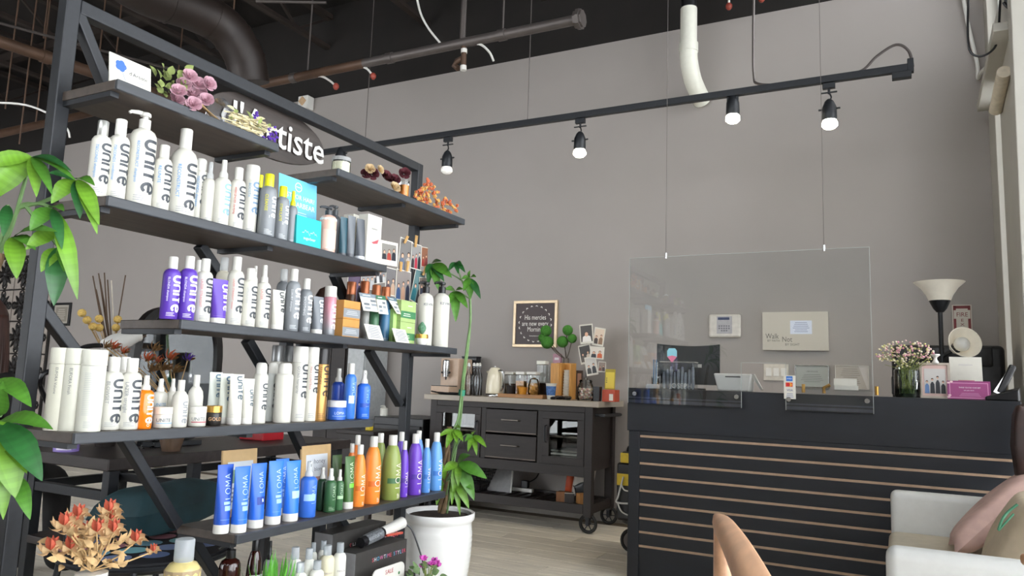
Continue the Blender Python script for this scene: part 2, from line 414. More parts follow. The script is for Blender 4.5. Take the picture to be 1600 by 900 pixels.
whip('white cable whip with red tip left of the thin hanging wire', [(478, 122), (500, 119), (515, 126), (525, 135)], 4.4, 1)
whip('white cable whip with red tip right of the thin hanging wire', [(564, 103), (574, 108), (583, 119)], 4.4, 1)
whip('white cable dropping in a curve behind the long pipe', [(650, -10), (657, 20), (670, 45), (692, 72)], 4.4, 0)
whip('short white cable curling beside the brown pipe fitting', [(738, 68), (752, 70), (765, 82), (771, 95)], 4.4, 0)
whip('white cable with red tip hanging at top centre', [(1139, -10), (1139, 10)], 5.4, 1)
whip('white cable with red tip hanging right of the drain pipe', [(1190, -12), (1190, -2)], 5.4, 1)
# more pipes, joists and rods on the left
pipe('ceiling_pipe', 'dark horizontal ceiling pipe left of the tall shelf post', aD(-60, 45, 5.2), aD(330, 175, 7.0), .045, brownpipe, ring=2)
pipe('ceiling_conduit', 'thin pale conduit sloping under the ceiling at upper left', aD(-30, 28, 5.4), aD(330, 125, 7.2), .011, greypipe)
pipe('ceiling_pipe', 'lower brown ceiling pipe just above the wall at left', aD(-40, 218, 6.0), aD(180, 168, 7.2), .035, brownpipe, ring=1)
pipe('ceiling_conduit', 'pale conduit across the ceiling at top left centre', aD(400, 2, 6.2), aD(510, 4, 6.2), .012, greypipe)
one('drooping_cable', 'white cable drooping beside the left shelf post', 'cable', MB().tube(catmull([aD(-10, 160, 5.8), aD(40, 164, 5.8), aD(80, 180, 5.8), aD(104, 200, 5.8), aD(109, 215, 5.8)], 5), .008, 6), white_plastic, smooth=True)
jm = mat('joist_paint', '#2b221d', .7, .1, .3, 4)
for k in range(9):
    x = -10.2+k*1.25
    b = MB().bar((x, FY, 4.78), (x, WY, 4.78), .08, .05).bar((x, FY, 4.45), (x, WY, 4.45), .06, .04)
    m_ = 18
    for i in range(m_):
        y0 = FY+(WY-FY)*i/m_; y1 = FY+(WY-FY)*(i+1)/m_
        b.bar((x, y0, 4.45 if i % 2 else 4.78), (x, y1, 4.78 if i % 2 else 4.45), .025, .025)
    o = struct('ceiling_joist', b, jm)
for k, y in enumerate((1.2, 3.0, 4.9)):
    struct('ceiling_purlin', MB().bar((LX, y, 4.84), (WX, y, 4.84), .1, .1), jm)
for k, (x, y0, y1) in enumerate(((8, 95, 170), (30, 100, 225), (56, 105, 190), (182, 0, 82), (68, 0, 60), (145, 150, 180), (279, 0, 110), (364, 0, 30))):
    p = aD(x, y1, 6.0); p2 = p.copy(); p2.z = CZ
    one('hanger_rod', f'thin ceiling hanger rod, {ORD[k]} of those at upper left', 'rod', MB().cyl(p, p2, .006, 6), brownpipe, group='ceiling hanger rods at upper left')
# drain pipe out of the wall
p0, p1 = aY(1075, -60, 5.38), aY(1076, 78, 5.38)
t = thing('drain_pipe', 'thick white drain pipe bending into the grey wall', 'pipe', p1)
pw = V((p1.x+.03, WY-.02, p1.z-.30))
part(t, 'pipe_run', MB().cyl((p1.x, p1.y, aY(1075, 14, 5.38).z), p1, .063, 20), cream_plastic, smooth=True)
part(t, 'black_section', MB().cyl((p1.x, p1.y, aY(1075, 14, 5.38).z), (p1.x, p1.y, CZ), .058, 20), black_plastic, smooth=True)
part(t, 'elbow', MB().tube(catmull([p1+V((0, 0, .02)), p1+V((0, .005, -.08)), p1+V((.012, .06, -.2)), p1+V((.03, .13, -.27)), V((p1.x+.05, WY-.005, p1.z-.33))], 5), .068, 18), cream_plastic, smooth=True)
part(t, 'coupling', MB().cyl(p1+V((0, 0, -.02)), p1+V((0, 0, .05)), .072, 20), cream_plastic, smooth=True)
# emergency speaker box high on the wall
q = aY(478, 162, WY-.06)
t = thing('wall_speaker', 'small white box with diamond grille high on the wall', 'alarm', q)
part(t, 'body', MB().box(q, (.13, .1, .14)), white_plastic, .008)
part(t, 'grille', MB().box(q+V((.0, -.055, .01)), (.07, .02, .07), Mx.Rotation(PI/4, 4, 'Y')), mat('tan_grille', '#c9a883', .6), .004)

# ---------------------------------------------------------------- track lighting
TY, TZ = 4.6, 2.905
xa, xb = aY(478, 243, TY).x, aY(1424, 105, TY).x
t = thing('light_track', 'long black track for spotlights in front of grey wall', 'light track', (xa, TY, TZ))
part(t, 'rail', MB().bb(xa, xb, TY-.018, TY+.018, TZ-.022, TZ+.022), black_metal, .003)
part(t, 'end_feed', MB().bb(xb-.1, xb, TY-.022, TY+.022, TZ-.06, TZ-.02).bb(xb-.02, xb+.012, TY-.02, TY+.02, TZ-.03, TZ+.05), black_metal, .003)
for px in (572, 824): 
    x = aY(px, 200, TY).x; part(t, 'suspension_wire', MB().cyl((x, TY, TZ), (x, TY, CZ), .0035, 6), greypipe)
lamps = []
one('track_cable', 'grey flexible cable arching over the end of the light track', 'cable', MB().tube(catmull([aY(1178, -20, TY+.05), aY(1177, 60, TY+.05), aY(1178, 118, TY+.05), aY(1186, 131, TY+.03), aY(1230, 131, TY), aY(1300, 121, TY), aY(1345, 111, TY), aY(1370, 88, TY), aY(1400, 70, TY), aY(1420, 80, TY), aY(1426, 104, TY)], 6), .009, 6), greypipe, smooth=True)
bulb_on = mat('bulb_lit', '#fff4dc', .4, emit=40); bulb_dim = mat('bulb_frosted', '#f2efe8', .3, 0, .02, emit=.35)
def spot(px, py_b, lit, label, yoke=True, power=18):
    x = aY(px, 180, TY).x; zt = TZ-.022; zb = aY(px, py_b, TY).z
    t = thing('track_spotlight', label, 'spotlight', (x, TY, zt), group='spotlights on the black track')
    part(t, 'adapter', MB().box((x, TY, zt-.02), (.07, .03, .035)).cyl((x, TY, zt-.07), (x, TY, zt-.03), .008, 8), black_metal, .003)
    h = zt-zb
    if yoke:
        k = zt-.06
        part(t, 'yoke', MB().bar((x-.045, TY, k), (x+.045, TY, k), .012, .006).bar((x-.045, TY, k), (x-.045, TY, zb+.11), .012, .006).bar((x+.045, TY, k), (x+.045, TY, zb+.11), .012, .006)
             .cyl((x-.06, TY, zb+.12), (x+.06, TY, zb+.12), .006, 8), black_metal)
        part(t, 'cord', MB().tube(catmull([(x, TY, k), (x+.012, TY-.01, k-.04), (x-.02, TY, k-.06), (x-.004, TY, zb+.16)], 4), .005, 6), black_plastic, smooth=True)
    T = Mx.Translation((x, TY, zb))
    part(t, 'housing', MB().lathe([(.034, .045), (.042, .06), (.04, .13), (.026, .165), (.012, .18)], 16, T), black_metal, smooth=True)
    part(t, 'bulb', MB().lathe([(.001, 0), (.03, .003), (.045, .018), (.044, .035), (.032, .06)], 16, T), bulb_on if lit else bulb_dim, smooth=True)
    if lit:
        l = bpy.data.lights.new('spot_lamp', 'SPOT'); l.energy = power; l.spot_size = R(95); l.spot_blend = .8; l.color = (1, .86, .66); l.shadow_soft_size = .04
        lo = bpy.data.objects.new('spot_lamp', l); C.objects.link(lo); lo.parent = t; lo.location = (0, 0, zb-zt-.02)
        lo.rotation_euler = (R(8), 0, 0)
spot(537, 262, 0, 'black track spotlight farthest left, half behind the tall shelf')
spot(702, 271, 0, 'black track spotlight with dull white bulb, near the shelf post')
spot(907, 245, 1, 'lit track spotlight between the unlit one and the warm bare bulb')
spot(1145, 192, 1, 'lit track spotlight with warm bulb and no yoke', yoke=False)
spot(1296, 201, 1, 'lit track spotlight farthest right on the track')
# ================================================================ staggered shelf unit
XF, DP = -1.75, .262; XB = XF-DP; XP = -2.0
ZS = {1: 1.785, 2: 1.481, 3: 1.190, 4: .892, 5: .571, 6: .274}
shelfm = mat('shelf_board', '#4a4039', .45, 0, .22, 6, .08, (8, 1, 8)); shelfe = mat('shelf_edge', '#34373c', .4, 0, .2, 8, .08, (8, 1, 8))  # brown board wood, lightened for light bounced up from the floor
st = thing('display_shelf', 'tall black metal shelf unit with staggered boards and slanted braces', 'shelf', (XP, 2.0, 0))
boards = [(1, 1.137, 1.70), (1, 1.987, 2.865), (2, 1.145, 2.30), (3, 1.392, 2.845), (4, 1.124, 2.27), (5, 1.651, 2.80), (6, 1.13, 2.60)]
for k, y0, y1 in boards:
    z = ZS[k]; part(st, 'shelf_board', MB().bb(XB, XF-.012, y0, y1, z-.026, z), shelfm, .002); part(st, 'front_edge', MB().bb(XF-.012, XF, y0, y1, z-.027, z+.0004), shelfe, .003)
    for yy in ((y0+.015, y1-.02) if y1-y0 < .7 else (y0+.015, (y0+y1)/2, y1-.02)):
        part(st, 'cross_bar', MB().bb(XB+.004, XF-.03, yy-.012, yy+.012, z-.040, z-.026), black_metal)
TOP = 2.06
part(st, 'post', MB().bb(XP-.02, XP+.02, 1.12, 1.16, 0, TOP), black_metal, .003)
part(st, 'post', MB().bb(XP-.02, XP+.02, 2.80, 2.84, 0, TOP), black_metal, .003)
part(st, 'top_rail', MB().bb(XP-.02, XP+.02, 1.16, 2.80, TOP-.04, TOP), black_metal, .003)
for y in (1.14, 2.82): part(st, 'foot', MB().bb(XB-.12, XF, y-.02, y+.02, 0, .04), black_metal, .003)
def brace(x0, y0, x1, y1):
    a, b_ = aX(x0, y0, XP), aX(x1, y1, XP); part(st, 'brace', MB().bar(a, b_, .032, .036, (1, 0, 0)), black_metal, .003)
def brace_to(x0, y0, x1, y1, z0, z1):
    a, b_ = aX(x0, y0, XP), aX(x1, y1, XP); d = b_-a
    p = a+d*((z0-a.z)/d.z); q = a+d*((z1-a.z)/d.z)
    part(st, 'brace', MB().bar(p, q, .03, .036, (1, 0, 0)), black_metal, .003)
brace_to(121, 25, 158, 118, TOP-.03, ZS[1])
brace_to(308, 378, 336, 420, ZS[2]-.026, ZS[3])
brace_to(520, 425, 535, 459, ZS[2]-.026, ZS[3])
brace_to(385, 530, 408, 570, ZS[3]-.026, ZS[4])
brace_to(62, 478, 112, 545, 1.22, ZS[4])
brace_to(583, 560, 622, 628, ZS[3]-.026, .93)
brace_to(458, 672, 485, 732, ZS[4]-.026, ZS[5])
brace_to(205, 705, 272, 815, ZS[4]-.026, ZS[5])
brace_to(300, 842, 330, 890, ZS[5]-.026, ZS[6])
brace_to(527, 805, 540, 826, ZS[5]-.026, ZS[6])
part(st, 'upright', MB().bb(XP-.018, XP+.018, aX(448, 530, XP).y-.018, aX(448, 530, XP).y+.018, ZS[4], ZS[3]-.026), black_metal)
part(st, 'upright', MB().bb(XP-.018, XP+.018, aX(499, 820, XP).y-.018, aX(499, 820, XP).y+.018, ZS[6], ZS[5]-.026), black_metal)

# ---------------------------------------------------------------- bottles
def sm(p): return p
KIND = {  # body profile (radius, height) and cap profile, as fractions of half width and height
 'shampoo': ([(.93, 0), (1, .012), (1, .70), (.94, .745), (.76, .785), (.52, .80), (.5, .81)], [(.53, .805), (.55, .815), (.55, .99), (.5, 1)]),
 'litre': ([(.94, 0), (1, .012), (1, .60), (.95, .66), (.8, .72), (.5, .765), (.42, .775)], [(.44, .77), (.45, .78), (.45, .99), (.4, 1)]),
 'pump': ([(.94, 0), (1, .012), (1, .70), (.95, .75), (.8, .79), (.45, .82), (.4, .825)], [(.42, .82), (.44, .83), (.44, .92), (.36, .925)]),
 'spray': ([(.94, 0), (1, .012), (1, .64), (.93, .68), (.7, .715), (.5, .73)], [(.52, .725), (.54, .74), (.5, .80), (.34, .83), (.32, .97), (.3, 1)]),
 'aero': ([(.97, 0), (1, .01), (1, .76), (.95, .79), (.8, .815)], [(.78, .81), (.78, .93), (.7, .98), (.5, 1)]),
 'can': ([(.97, 0), (1, .01), (1, .775), (.97, .78)], [(.97, .782), (.98, .79), (.97, .985), (.9, 1)]),
 'lid': ([(.97, 0), (1, .01), (1, .80)], [(1.0, .803), (1.02, .81), (1.02, .985), (.97, 1)]),
 'loma': ([(.92, 0), (1, .015), (1, .45), (.94, .60), (.8, .72), (.6, .81), (.42, .845)], [(.44, .84), (.45, .85), (.45, .99), (.4, 1)]),
 'jar': ([(.9, 0), (.98, .03), (.98, .64), (.93, .66)], [(1, .665), (1, .98), (.95, 1)]),
 'round': ([(.94, 0), (1, .02), (1, .55), (.9, .66), (.6, .74), (.4, .77)], [(.42, .765), (.42, .99), (.38, 1)]),
}
UN = strokegeo('UNITE', .25, .36); LO = strokegeo('LOMA', .1, .3)
def pmat(c, rough=.34): return mat('plastic_'+c.strip('#'), c, rough, 0, .02, 20)
NOZ = .35
def bottle(name, label, group, pos, H, Wd, kind, body='#d0cec4', cap='#d6d4cd', prints=(), rot=-10, cat='bottle', bmat=None, cmat=None, nz='#f4f4f2'):
    t = thing(name, label, cat, V(pos)+V((0, 0, .0006)), R(rot), group); r = Wd/2
    bp, cp = KIND[kind]
    part(t, 'body', MB().lathe([(x*r, z*H) for x, z in bp], 24), bmat or pmat(body), smooth=True, world=False, auto=50)
    c = part(t, 'jar_lid' if kind == 'jar' else 'cap', MB().lathe([(x*r, z*H) for x, z in cp], 20), cmat or pmat(cap), smooth=True, world=False)
    if kind == 'pump':
        b_ = MB().cyl((0, 0, .92*H), (0, 0, .97*H), .2*r, 10).lathe([(.38*r, .955*H), (.42*r, .965*H), (.4*r, .99*H), (.3*r, H)], 16)
        b_.tube([(0, 0, .982*H), (0, -.6*r, .985*H), (0, -1.15*r, .972*H), (0, -1.3*r, .955*H)], [.2*r, .18*r, .14*r, .12*r], 8)
        part(t, 'pump_head', b_, cmat or pmat(cap), smooth=True, world=False)
    if kind == 'spray':
        part(t, 'nozzle', MB().box((.3*r, 0, .93*H), (.25*r, .2*r, .05*H)), cmat or pmat(cap), .001, world=False)
    mb = MB()
    zb = next((z for x, z in reversed(bp) if x > .99), .6)*H
    for pr in prints:
        k = pr[0]; mb.col = pr[1]
        if k == 'U':      # big lettering running down
            L = zb*pr[2] if len(pr) > 2 else zb*.82; s_ = min(L/UN[2], r*1.0); mb.bent(UN, s_, r, zb*(pr[3] if len(pr) > 3 else .97), R(8))
        elif k == 'L':    # lettering running up
            L = zb*(pr[2] if len(pr) > 2 else .55); s_ = min(L/LO[2], r*.75); mb.bent(LO, s_, r, zb*(pr[3] if len(pr) > 3 else .42), R(8), down=False)
        elif k == 's':    # small line of text running down, left of the lettering
            g = cuttext(pr[2], 3); L = zb*(pr[3] if len(pr) > 3 else .62); mb.bent(g, min(L/g[2], r*.5), r, zb*.95, R(-42))
        elif k == 'u':    # small line running up
            g = cuttext(pr[2], 3); L = zb*(pr[3] if len(pr) > 3 else .3); mb.bent(g, min(L/g[2], r*.5), r, zb*.06, R(8), down=False)
        elif k == 'l':    # fine lines near the base
            for i in range(pr[2] if len(pr) > 2 else 3): mb.band(r, H*(.05+.022*i), H*(.05+.022*i)+H*.006, R(-45), R(-45+[60, 45, 52, 30][i % 4]))
        elif k == 'b':    # band round the body
            mb.band(r, H*pr[2], H*pr[3], R(pr[4] if len(pr) > 4 else -65), R(pr[5] if len(pr) > 5 else 50), 12)
        elif k == 'h':    # word across
            g = cuttext(pr[2], 3); s_ = min(1.7*r/g[2], H*(pr[4] if len(pr) > 4 else .3)); z = H*pr[3]
            vs = [((r+.0008)*math.cos(((u-g[2]/2)*s_)/r-R(20)), (r+.0008)*math.sin(((u-g[2]/2)*s_)/r-R(20)), z+v*s_) for u, v in g[0]]
            mb.put(vs, g[1])
    if mb.f: part(t, 'lettering', mb, PRINT, world=False)
    return t
def tube_(name, label, group, pos, H, Wd, body, cap='#dcdad4', prints=(), rot=-8, flip=True):
    """squeeze tube standing on its cap, flat crimp on top"""
    t = thing(name, label, 'tube', V(pos)+V((0, 0, .0006)), R(rot), group); r = Wd*.43; n = 24
    vs, fs = [], []; L = [(.13, 0), (.16, .0), (.4, .22), (.65, .55), (.85, .85), (.965, 1), (1, 1)]
    def sec(z, f):
        out = []
        for i in range(n):
            a = 2*PI*i/n; ca, sa = math.cos(a), math.sin(a)
            w = r*(1-f)+Wd/2*f; d = r*(1-f)+.0022*f
            out.append((d*ca, w*sa, z*H))
        return out
    for z, f in L: vs += sec(z, f)
    for j in range(len(L)-1):
        for i in range(n): fs.append((j*n+i, j*n+(i+1) % n, (j+1)*n+(i+1) % n, (j+1)*n+i))
    k = (len(L)-1)*n; fs.append(tuple(k+i for i in range(n)))
    part(t, 'body', MB().put(vs, fs), pmat(body), smooth=True, world=False, auto=60)
    part(t, 'cap', MB().lathe([(r*.96, 0), (r, .004), (r*.99, .14*H)], 24), pmat(cap), smooth=True, world=False)
    def at(z, v):       # point on the front of the tube at height z, sideways v
        for j in range(len(L)-1):
            if L[j][0] <= z <= L[j+1][0]+1e-6:
                f = L[j][1]+(L[j+1][1]-L[j][1])*(z-L[j][0])/(L[j+1][0]-L[j][0]); break
        else: f = 1
        w = r*(1-f)+Wd/2*f; d = r*(1-f)+.0022*f; v = max(-.95*w, min(.95*w, v))
        return (d*math.sqrt(max(0, 1-(v/w)**2))+.0012, v, z*H)
    mb = MB()
    for pr in prints:
        mb.col = pr[1]
        if pr[0] in 'UL':
            g = UN if pr[0] == 'U' else LO; z0, z1 = pr[2], pr[3]; s_ = min((z1-z0)*H/g[2], Wd*.42)
            vs = []
            for u, v in g[0]:
                zz = (z1-u*s_/H) if pr[0] == 'U' else (z0+u*s_/H); vv = (v-.35)*s_*(1 if pr[0] == 'U' else -1)+(pr[4] if len(pr) > 4 else .1)*Wd
                vs.append(at(zz, vv))
            mb.put(vs, g[1])
        elif pr[0] == 'b':
            vs, fs = [], []; m_ = 8
            for i in range(m_+1):
                v = Wd*(pr[4]+(pr[5]-pr[4])*i/m_); vs += [at(pr[2], v), at(pr[3], v)]
            mb.put(vs, [(2*i, 2*i+2, 2*i+3, 2*i+1) for i in range(m_)])
    if mb.f: part(t, 'lettering', mb, PRINT, world=False)
    return t
SN = {2: 'second', 3: 'third', 4: 'fourth', 5: 'fifth'}
rows = {2: [], 3: [], 4: [], 5: []}
def add(sh, cx, ty, w, dx, kind, desc, **kw): rows[sh].append((cx, ty, w, dx, kind, desc, kw))
WH, GY, PU = '#d0cec4', '#83878b', '#5a3aa6'
DK = '#3a3f46'
un = lambda sub='7SECONDS shampoo', sc='#3f8fd0', c=DK, l=.82: dict(prints=[('U', c, l), ('s', sc, sub), ('l', '#8c9096')])
# second shelf
add(2, 156, 190, 29, .06, 'shampoo', 'white lettered bottle with silver cap', cmat=mat('silver_cap', '#b9b9b4', .3, .7, .03), **un())
add(2, 184, 188, 30, .06, 'shampoo', 'white lettered bottle with white screw cap', **un('7SECONDS conditioner'))
add(2, 221, 177, 39, .055, 'pump', 'large white lettered bottle with pump', **un('RECONSTRUCT shampoo'))
add(2, 253, 228, 27, .045, 'shampoo', 'small white lettered bottle', **un('RE:UNITE'))
add(2, 286, 203, 41, .06, 'litre', 'large white lettered bottle with narrow neck', **un('RECONSTRUCT'))
add(2, 311, 249, 22, .10, 'aero', 'slim white lettered bottle half hidden', **un())
add(2, 326, 254, 20, .07, 'spray', 'white spray bottle with clear cap', cmat=glass('frost_cap', (.9, .92, .92), 1, .1, .35, (.85, .86, .86)), prints=[('l', '#8c9096')])
add(2, 347, 251, 25, .045, 'spray', 'plain white spray bottle', prints=[('U', '#7fa9c8', .7), ('l', '#8c9096')])
add(2, 370, 263, 24, .04, 'shampoo', 'white bottle with red side text', **un('WEEKENDER clarifying', '#c03a3a'))
add(2, 391, 260, 23, .09, 'can', 'white mousse can', **un('BOOSTA', '#7fa9c8', '#6d8aa8'))
add(2, 403, 274, 17, .13, 'shampoo', 'charcoal bottle with yellow cap', body='#3f4348', cap='#d9d41f', prints=[('U', '#c9ccd0')])
add(2, 418, 273, 26, .05, 'shampoo', 'tall grey bottle with yellow cap', body=GY, cap='#e0db1e', prints=[('U', '#d7dade', .45, .9), ('s', '#e0db1e', 'CLEANSE', .5), ('l', '#cfd2d5', 4), ('h', '#e8eaec', '1', .3, .06)])
add(2, 440, 292, 22, .05, 'shampoo', 'shorter grey bottle with yellow cap', body=GY, cap='#e0db1e', prints=[('U', '#d7dade', .45, .9), ('s', '#e0db1e', 'STIMULATE', .5), ('l', '#cfd2d5', 4), ('h', '#e8eaec', '2', .3, .06)])
add(2, 456, 299, 16, .075, 'spray', 'grey spray bottle with yellow nozzle', body=GY, cap='#e0db1e', prints=[('l', '#cfd2d5', 3)])
add(2, 522, 322, 19, .16, 'pump', 'dark grey pump bottle', body='#4a4d52', cap='#3a3c40')
add(2, 512, 324, 26, .06, 'pump', 'pink pump bottle with white collar', body='#e2b3a2', cap='#3a3d42', prints=[('b', '#f0eeea', .70, .745, -178, 178), ('b', '#eac3b4', .1, .5, -70, 50), ('l', '#f6e7df', 4)])
# third shelf
add(3, 267, 402, 26, .06, 'shampoo', 'purple lettered bottle with white cap', body=PU, prints=[('U', '#efeaf8'), ('s', '#efeaf8', 'BLONDA shampoo', .55), ('l', '#efeaf8')])
add(3, 293, 401, 26, .055, 'shampoo', 'purple lettered bottle with white cap', body=PU, prints=[('U', '#efeaf8'), ('s', '#efeaf8', 'BLONDA shampoo', .55), ('l', '#efeaf8')])
add(3, 308, 407, 20, .15, 'shampoo', 'white capped bottle mostly hidden')
add(3, 318, 405, 25, .055, 'shampoo', 'white lettered bottle beside the purple pair', **un('LAZER STRAIGHT', '#d98a8a'))
add(3, 347, 403, 22, .15, 'shampoo', 'cream bottle with clear cap behind the purple tube', body='#ddd8c6', cmat=MC['frost_cap'], prints=[('s', '#c03a3a', 'SMOOTH', .4)])
add(3, 342, 437, 27, .05, 'T', 'purple squeeze tube on white cap', body=PU, prints=[('U', '#efeaf8', .3, .88, .22), ('b', '#8a6fd0', .17, .175, -.4, .4)])
add(3, 367, 402, 25, .06, 'shampoo', 'tall white bottle with red side text', **un('LAZER STRAIGHT relaxer', '#d06a6a'))
add(3, 396, 416, 16, .14, 'spray', 'white spray bottle mostly hidden')
add(3, 389, 420, 23, .05, 'shampoo', 'white lettered bottle beside a spray', **un('SMOOTH', '#b9bcc2'))
add(3, 411, 415, 22, .05, 'spray', 'white spray bottle with red side text', **un('LAZER', '#d98a8a'))
add(3, 441, 421, 20, .14, 'shampoo', 'grey bottle with clear cap', body=GY, cmat=MC['frost_cap'], prints=[('U', '#e8eaec')])
add(3, 434, 454, 23, .045, 'T', 'white squeeze tube with dark lettering', body=WH, prints=[('U', DK, .45, .95, .15)])
add(3, 457, 421, 22, .055, 'shampoo', 'tall grey lettered bottle', body=GY, prints=[('U', '#eef0f2'), ('s', '#dfe2e5', 'LUXURY shampoo', .5), ('l', '#d9dcdf')])
add(3, 477, 436, 20, .055, 'shampoo', 'short grey lettered bottle', body='#797d81', prints=[('U', '#eef0f2'), ('s', '#dfe2e5', 'SMOOTHING', .5), ('l', '#d9dcdf')])
add(3, 496, 464, 20, .05, 'T', 'grey squeeze tube on white cap', body='#70757b', prints=[('U', '#dfe2e5', .3, .9, .18)])
def pinkgrey():
    mt = mat('pink_grey_can', '#ffffff', .3, .2); nt = mt.node_tree; nd, l = nt.nodes, nt.links
    tc = nd.new('ShaderNodeTexCoord'); sp = nd.new('ShaderNodeSeparateXYZ'); rp = nd.new('ShaderNodeValToRGB'); l.new(tc.outputs['Generated'], sp.inputs[0]); l.new(sp.outputs[2], rp.inputs[0])
    e = rp.color_ramp.elements; e[0].color = (*rgb('#85888b'), 1); e[0].position = .12; e[1].color = (*rgb('#c98a97'), 1); e[1].position = .78
    l.new(rp.outputs[0], nd['Principled BSDF'].inputs['Base Color']); return mt
add(3, 515, 448, 19, .06, 'can', 'pink to grey can with white cap', bmat=pinkgrey(), prints=[('U', '#f0e4e6', .62, .8)])
add(3, 664, 441, 25, .075, 'pump', 'white pump bottle with black pump behind cactus', cap='#151517', prints=[('h', '#5d6470', 'KEVIN', .62, .06)])
add(3, 689, 441, 26, .05, 'pump', 'white pump bottle with black pump at shelf end', cap='#151517', prints=[('h', '#5d6470', 'KEVIN', .64, .06), ('l', '#c9ccd0', 4)])
# fourth shelf
add(4, 93, 544, 34, .11, 'lid', 'tall cream can with wide lid', body='#cbc9b9', cap='#d2d0c2', prints=[('s', '#6d7074', 'EUFORA Volume', .4)])
add(4, 115, 545, 34, .08, 'lid', 'tall cream can with wide lid', body='#cdccbe', cap='#d4d3c6', prints=[('s', '#6d7074', 'EUFORA Finish', .4)])
add(4, 143, 547, 36, .04, 'lid', 'tall cream can with wide lid and fine print', body='#d2d2c6', cap='#d8d7cb', prints=[('l', '#a9acac', 4)]+[('b', '#b4b7b6', .2+.022*i, .206+.022*i, -60, -60+55-(i*13 % 23)) for i in range(24)])
add(4, 191, 558, 28, .14, 'shampoo', 'white capped bottle behind the lettered pair')
add(4, 174, 558, 31, .06, 'shampoo', 'white lettered bottle right of the cream cans', **un('BLOWSET', '#8d9196'))
add(4, 203, 560, 31, .05, 'shampoo', 'white lettered bottle left of the orange one', **un('LAZER straight', '#8d9196'))
add(4, 226, 587, 26, .045, 'spray', 'clear orange serum bottle with white spray top', bmat=mat('orange_serum', '#e07a18', .12, 0, .12, 25, coat=.6), prints=[('U', '#f6efe6', .8, .98), ('u', '#f6efe6', 'OIL', .2)])
add(4, 249, 592, 22, .12, 'spray', 'white spray bottle behind first jar', prints=[('h', '#5b8fb8', 'UNITE', .42, .1), ('b', '#9fc4e0', .34, .36)])
add(4, 254, 636, 28, .045, 'jar', 'white jar with blue lettering and copper lid glint', cap='#e6dccf', cat='jar', prints=[('h', '#4a5866', 'UNITE', .3, .24), ('b', '#6da8d8', .22, .25)])
add(4, 268, 592, 17, .12, 'spray', 'small white spray bottle with clear collar', prints=[('l', '#9a9ea4')])
add(4, 281, 594, 25, .05, 'round', 'white rounded bottle with clear neck', prints=[('U', '#8d9196', .8)])
add(4, 305, 586, 23, .13, 'round', 'white rounded bottle behind second jar', prints=[('h', '#4a5866', 'UNITE', .3, .1), ('b', '#c05a6a', .26, .28)])
add(4, 308, 635, 27, .045, 'jar', 'white jar with red line under the lettering', cat='jar', prints=[('h', '#4a5866', 'UNITE', .3, .24), ('b', '#b04a5a', .2, .25)])
add(4, 334, 634, 24, .045, 'jar', 'black jar with gold lid', body='#26221f', cat='jar', cmat=mat('gold', '#c79a4e', .28, .8, .08), prints=[('h', '#d9a878', 'GOLD', .26, .26)])
add(4, 335, 582, 22, .15, 'T', 'pale squeeze tube at the back', body='#dfe4dc', prints=[('U', '#5a7a90', .5, .95, .1)])
add(4, 352, 584, 22, .10, 'T', 'pale squeeze tube in the middle of three', body='#e2e6da', prints=[('U', '#4d6f8c', .45, .93, .1)])
add(4, 368, 585, 25, .055, 'T', 'tall white squeeze tube', body=WH, prints=[('U', '#50606c', .5, .95, .1), ('b', '#b7bab8', .2, .206, -.4, .3)])
add(4, 387, 592, 20, .05, 'T', 'slim white squeeze tube', body=WH, prints=[('U', '#50606c', .4, .75, .12)])
add(4, 431, 540, 19, .17, 'can', 'white can with tall silver cap', cmat=mat('brushed_cap', '#9a9b9c', .35, .6, .05))
add(4, 449, 541, 19, .17, 'can', 'white can with silver cap beside its twin', cmat=MC['brushed_cap'])
add(4, 406, 567, 22, .06, 'aero', 'white aerosol with domed cap', prints=[('U', '#4a4f55', .55, .85)])
add(4, 424, 567, 18, .11, 'aero', 'grey-white aerosol between two taller cans', body='#cdd0cc', prints=[('U', '#4a4f55', .6, .85)])
add(4, 443, 567, 27, .05, 'aero', 'plain white aerosol with domed cap')
add(4, 467, 542, 24, .065, 'can', 'tall white can with bold lettering', **un('GO365 hairspray', '#7d8187', DK, .6))
add(4, 486, 543, 20, .06, 'can', 'tall white can beside the gold one', **un('MAX CONTROL', '#c98a8a', DK, .6))
add(4, 501, 545, 22, .05, 'can', 'gold hairspray can with black cap', bmat=mat('gold_can', '#b98c52', .28, .6, .05), cap='#1c1a1a', prints=[('U', '#3d2c1a', .62), ('s', '#3d2c1a', 'U LUXURY', .5), ('l', '#6d5230', 3)])
add(4, 528, 576, 20, .14, 'spray', 'blue spray bottle behind the blue jar', body='#2c4fb0')
add(4, 526, 626, 29, .05, 'jar', 'wide blue jar with white lid', body='#2d62c4', cap='#d9dde6', cat='jar', prints=[('h', '#cfe0fa', 'LOMA', .3, .2), ('b', '#8fb4ee', .2, .23)])
add(4, 547, 568, 18, .07, 'shampoo', 'tall blue bottle with pale label square', body='#3f7ad6', prints=[('L', '#a9c8f4', .5, .5), ('b', '#c4daf8', .28, .42, -50, 10)])
add(4, 568, 579, 21, .055, 'spray', 'blue spray bottle at the shelf end', body='#2f6ad0', prints=[('L', '#7fb0ee', .55, .4), ('b', '#1b4aa8', .24, .32), ('l', '#a9c8f4', 3)])
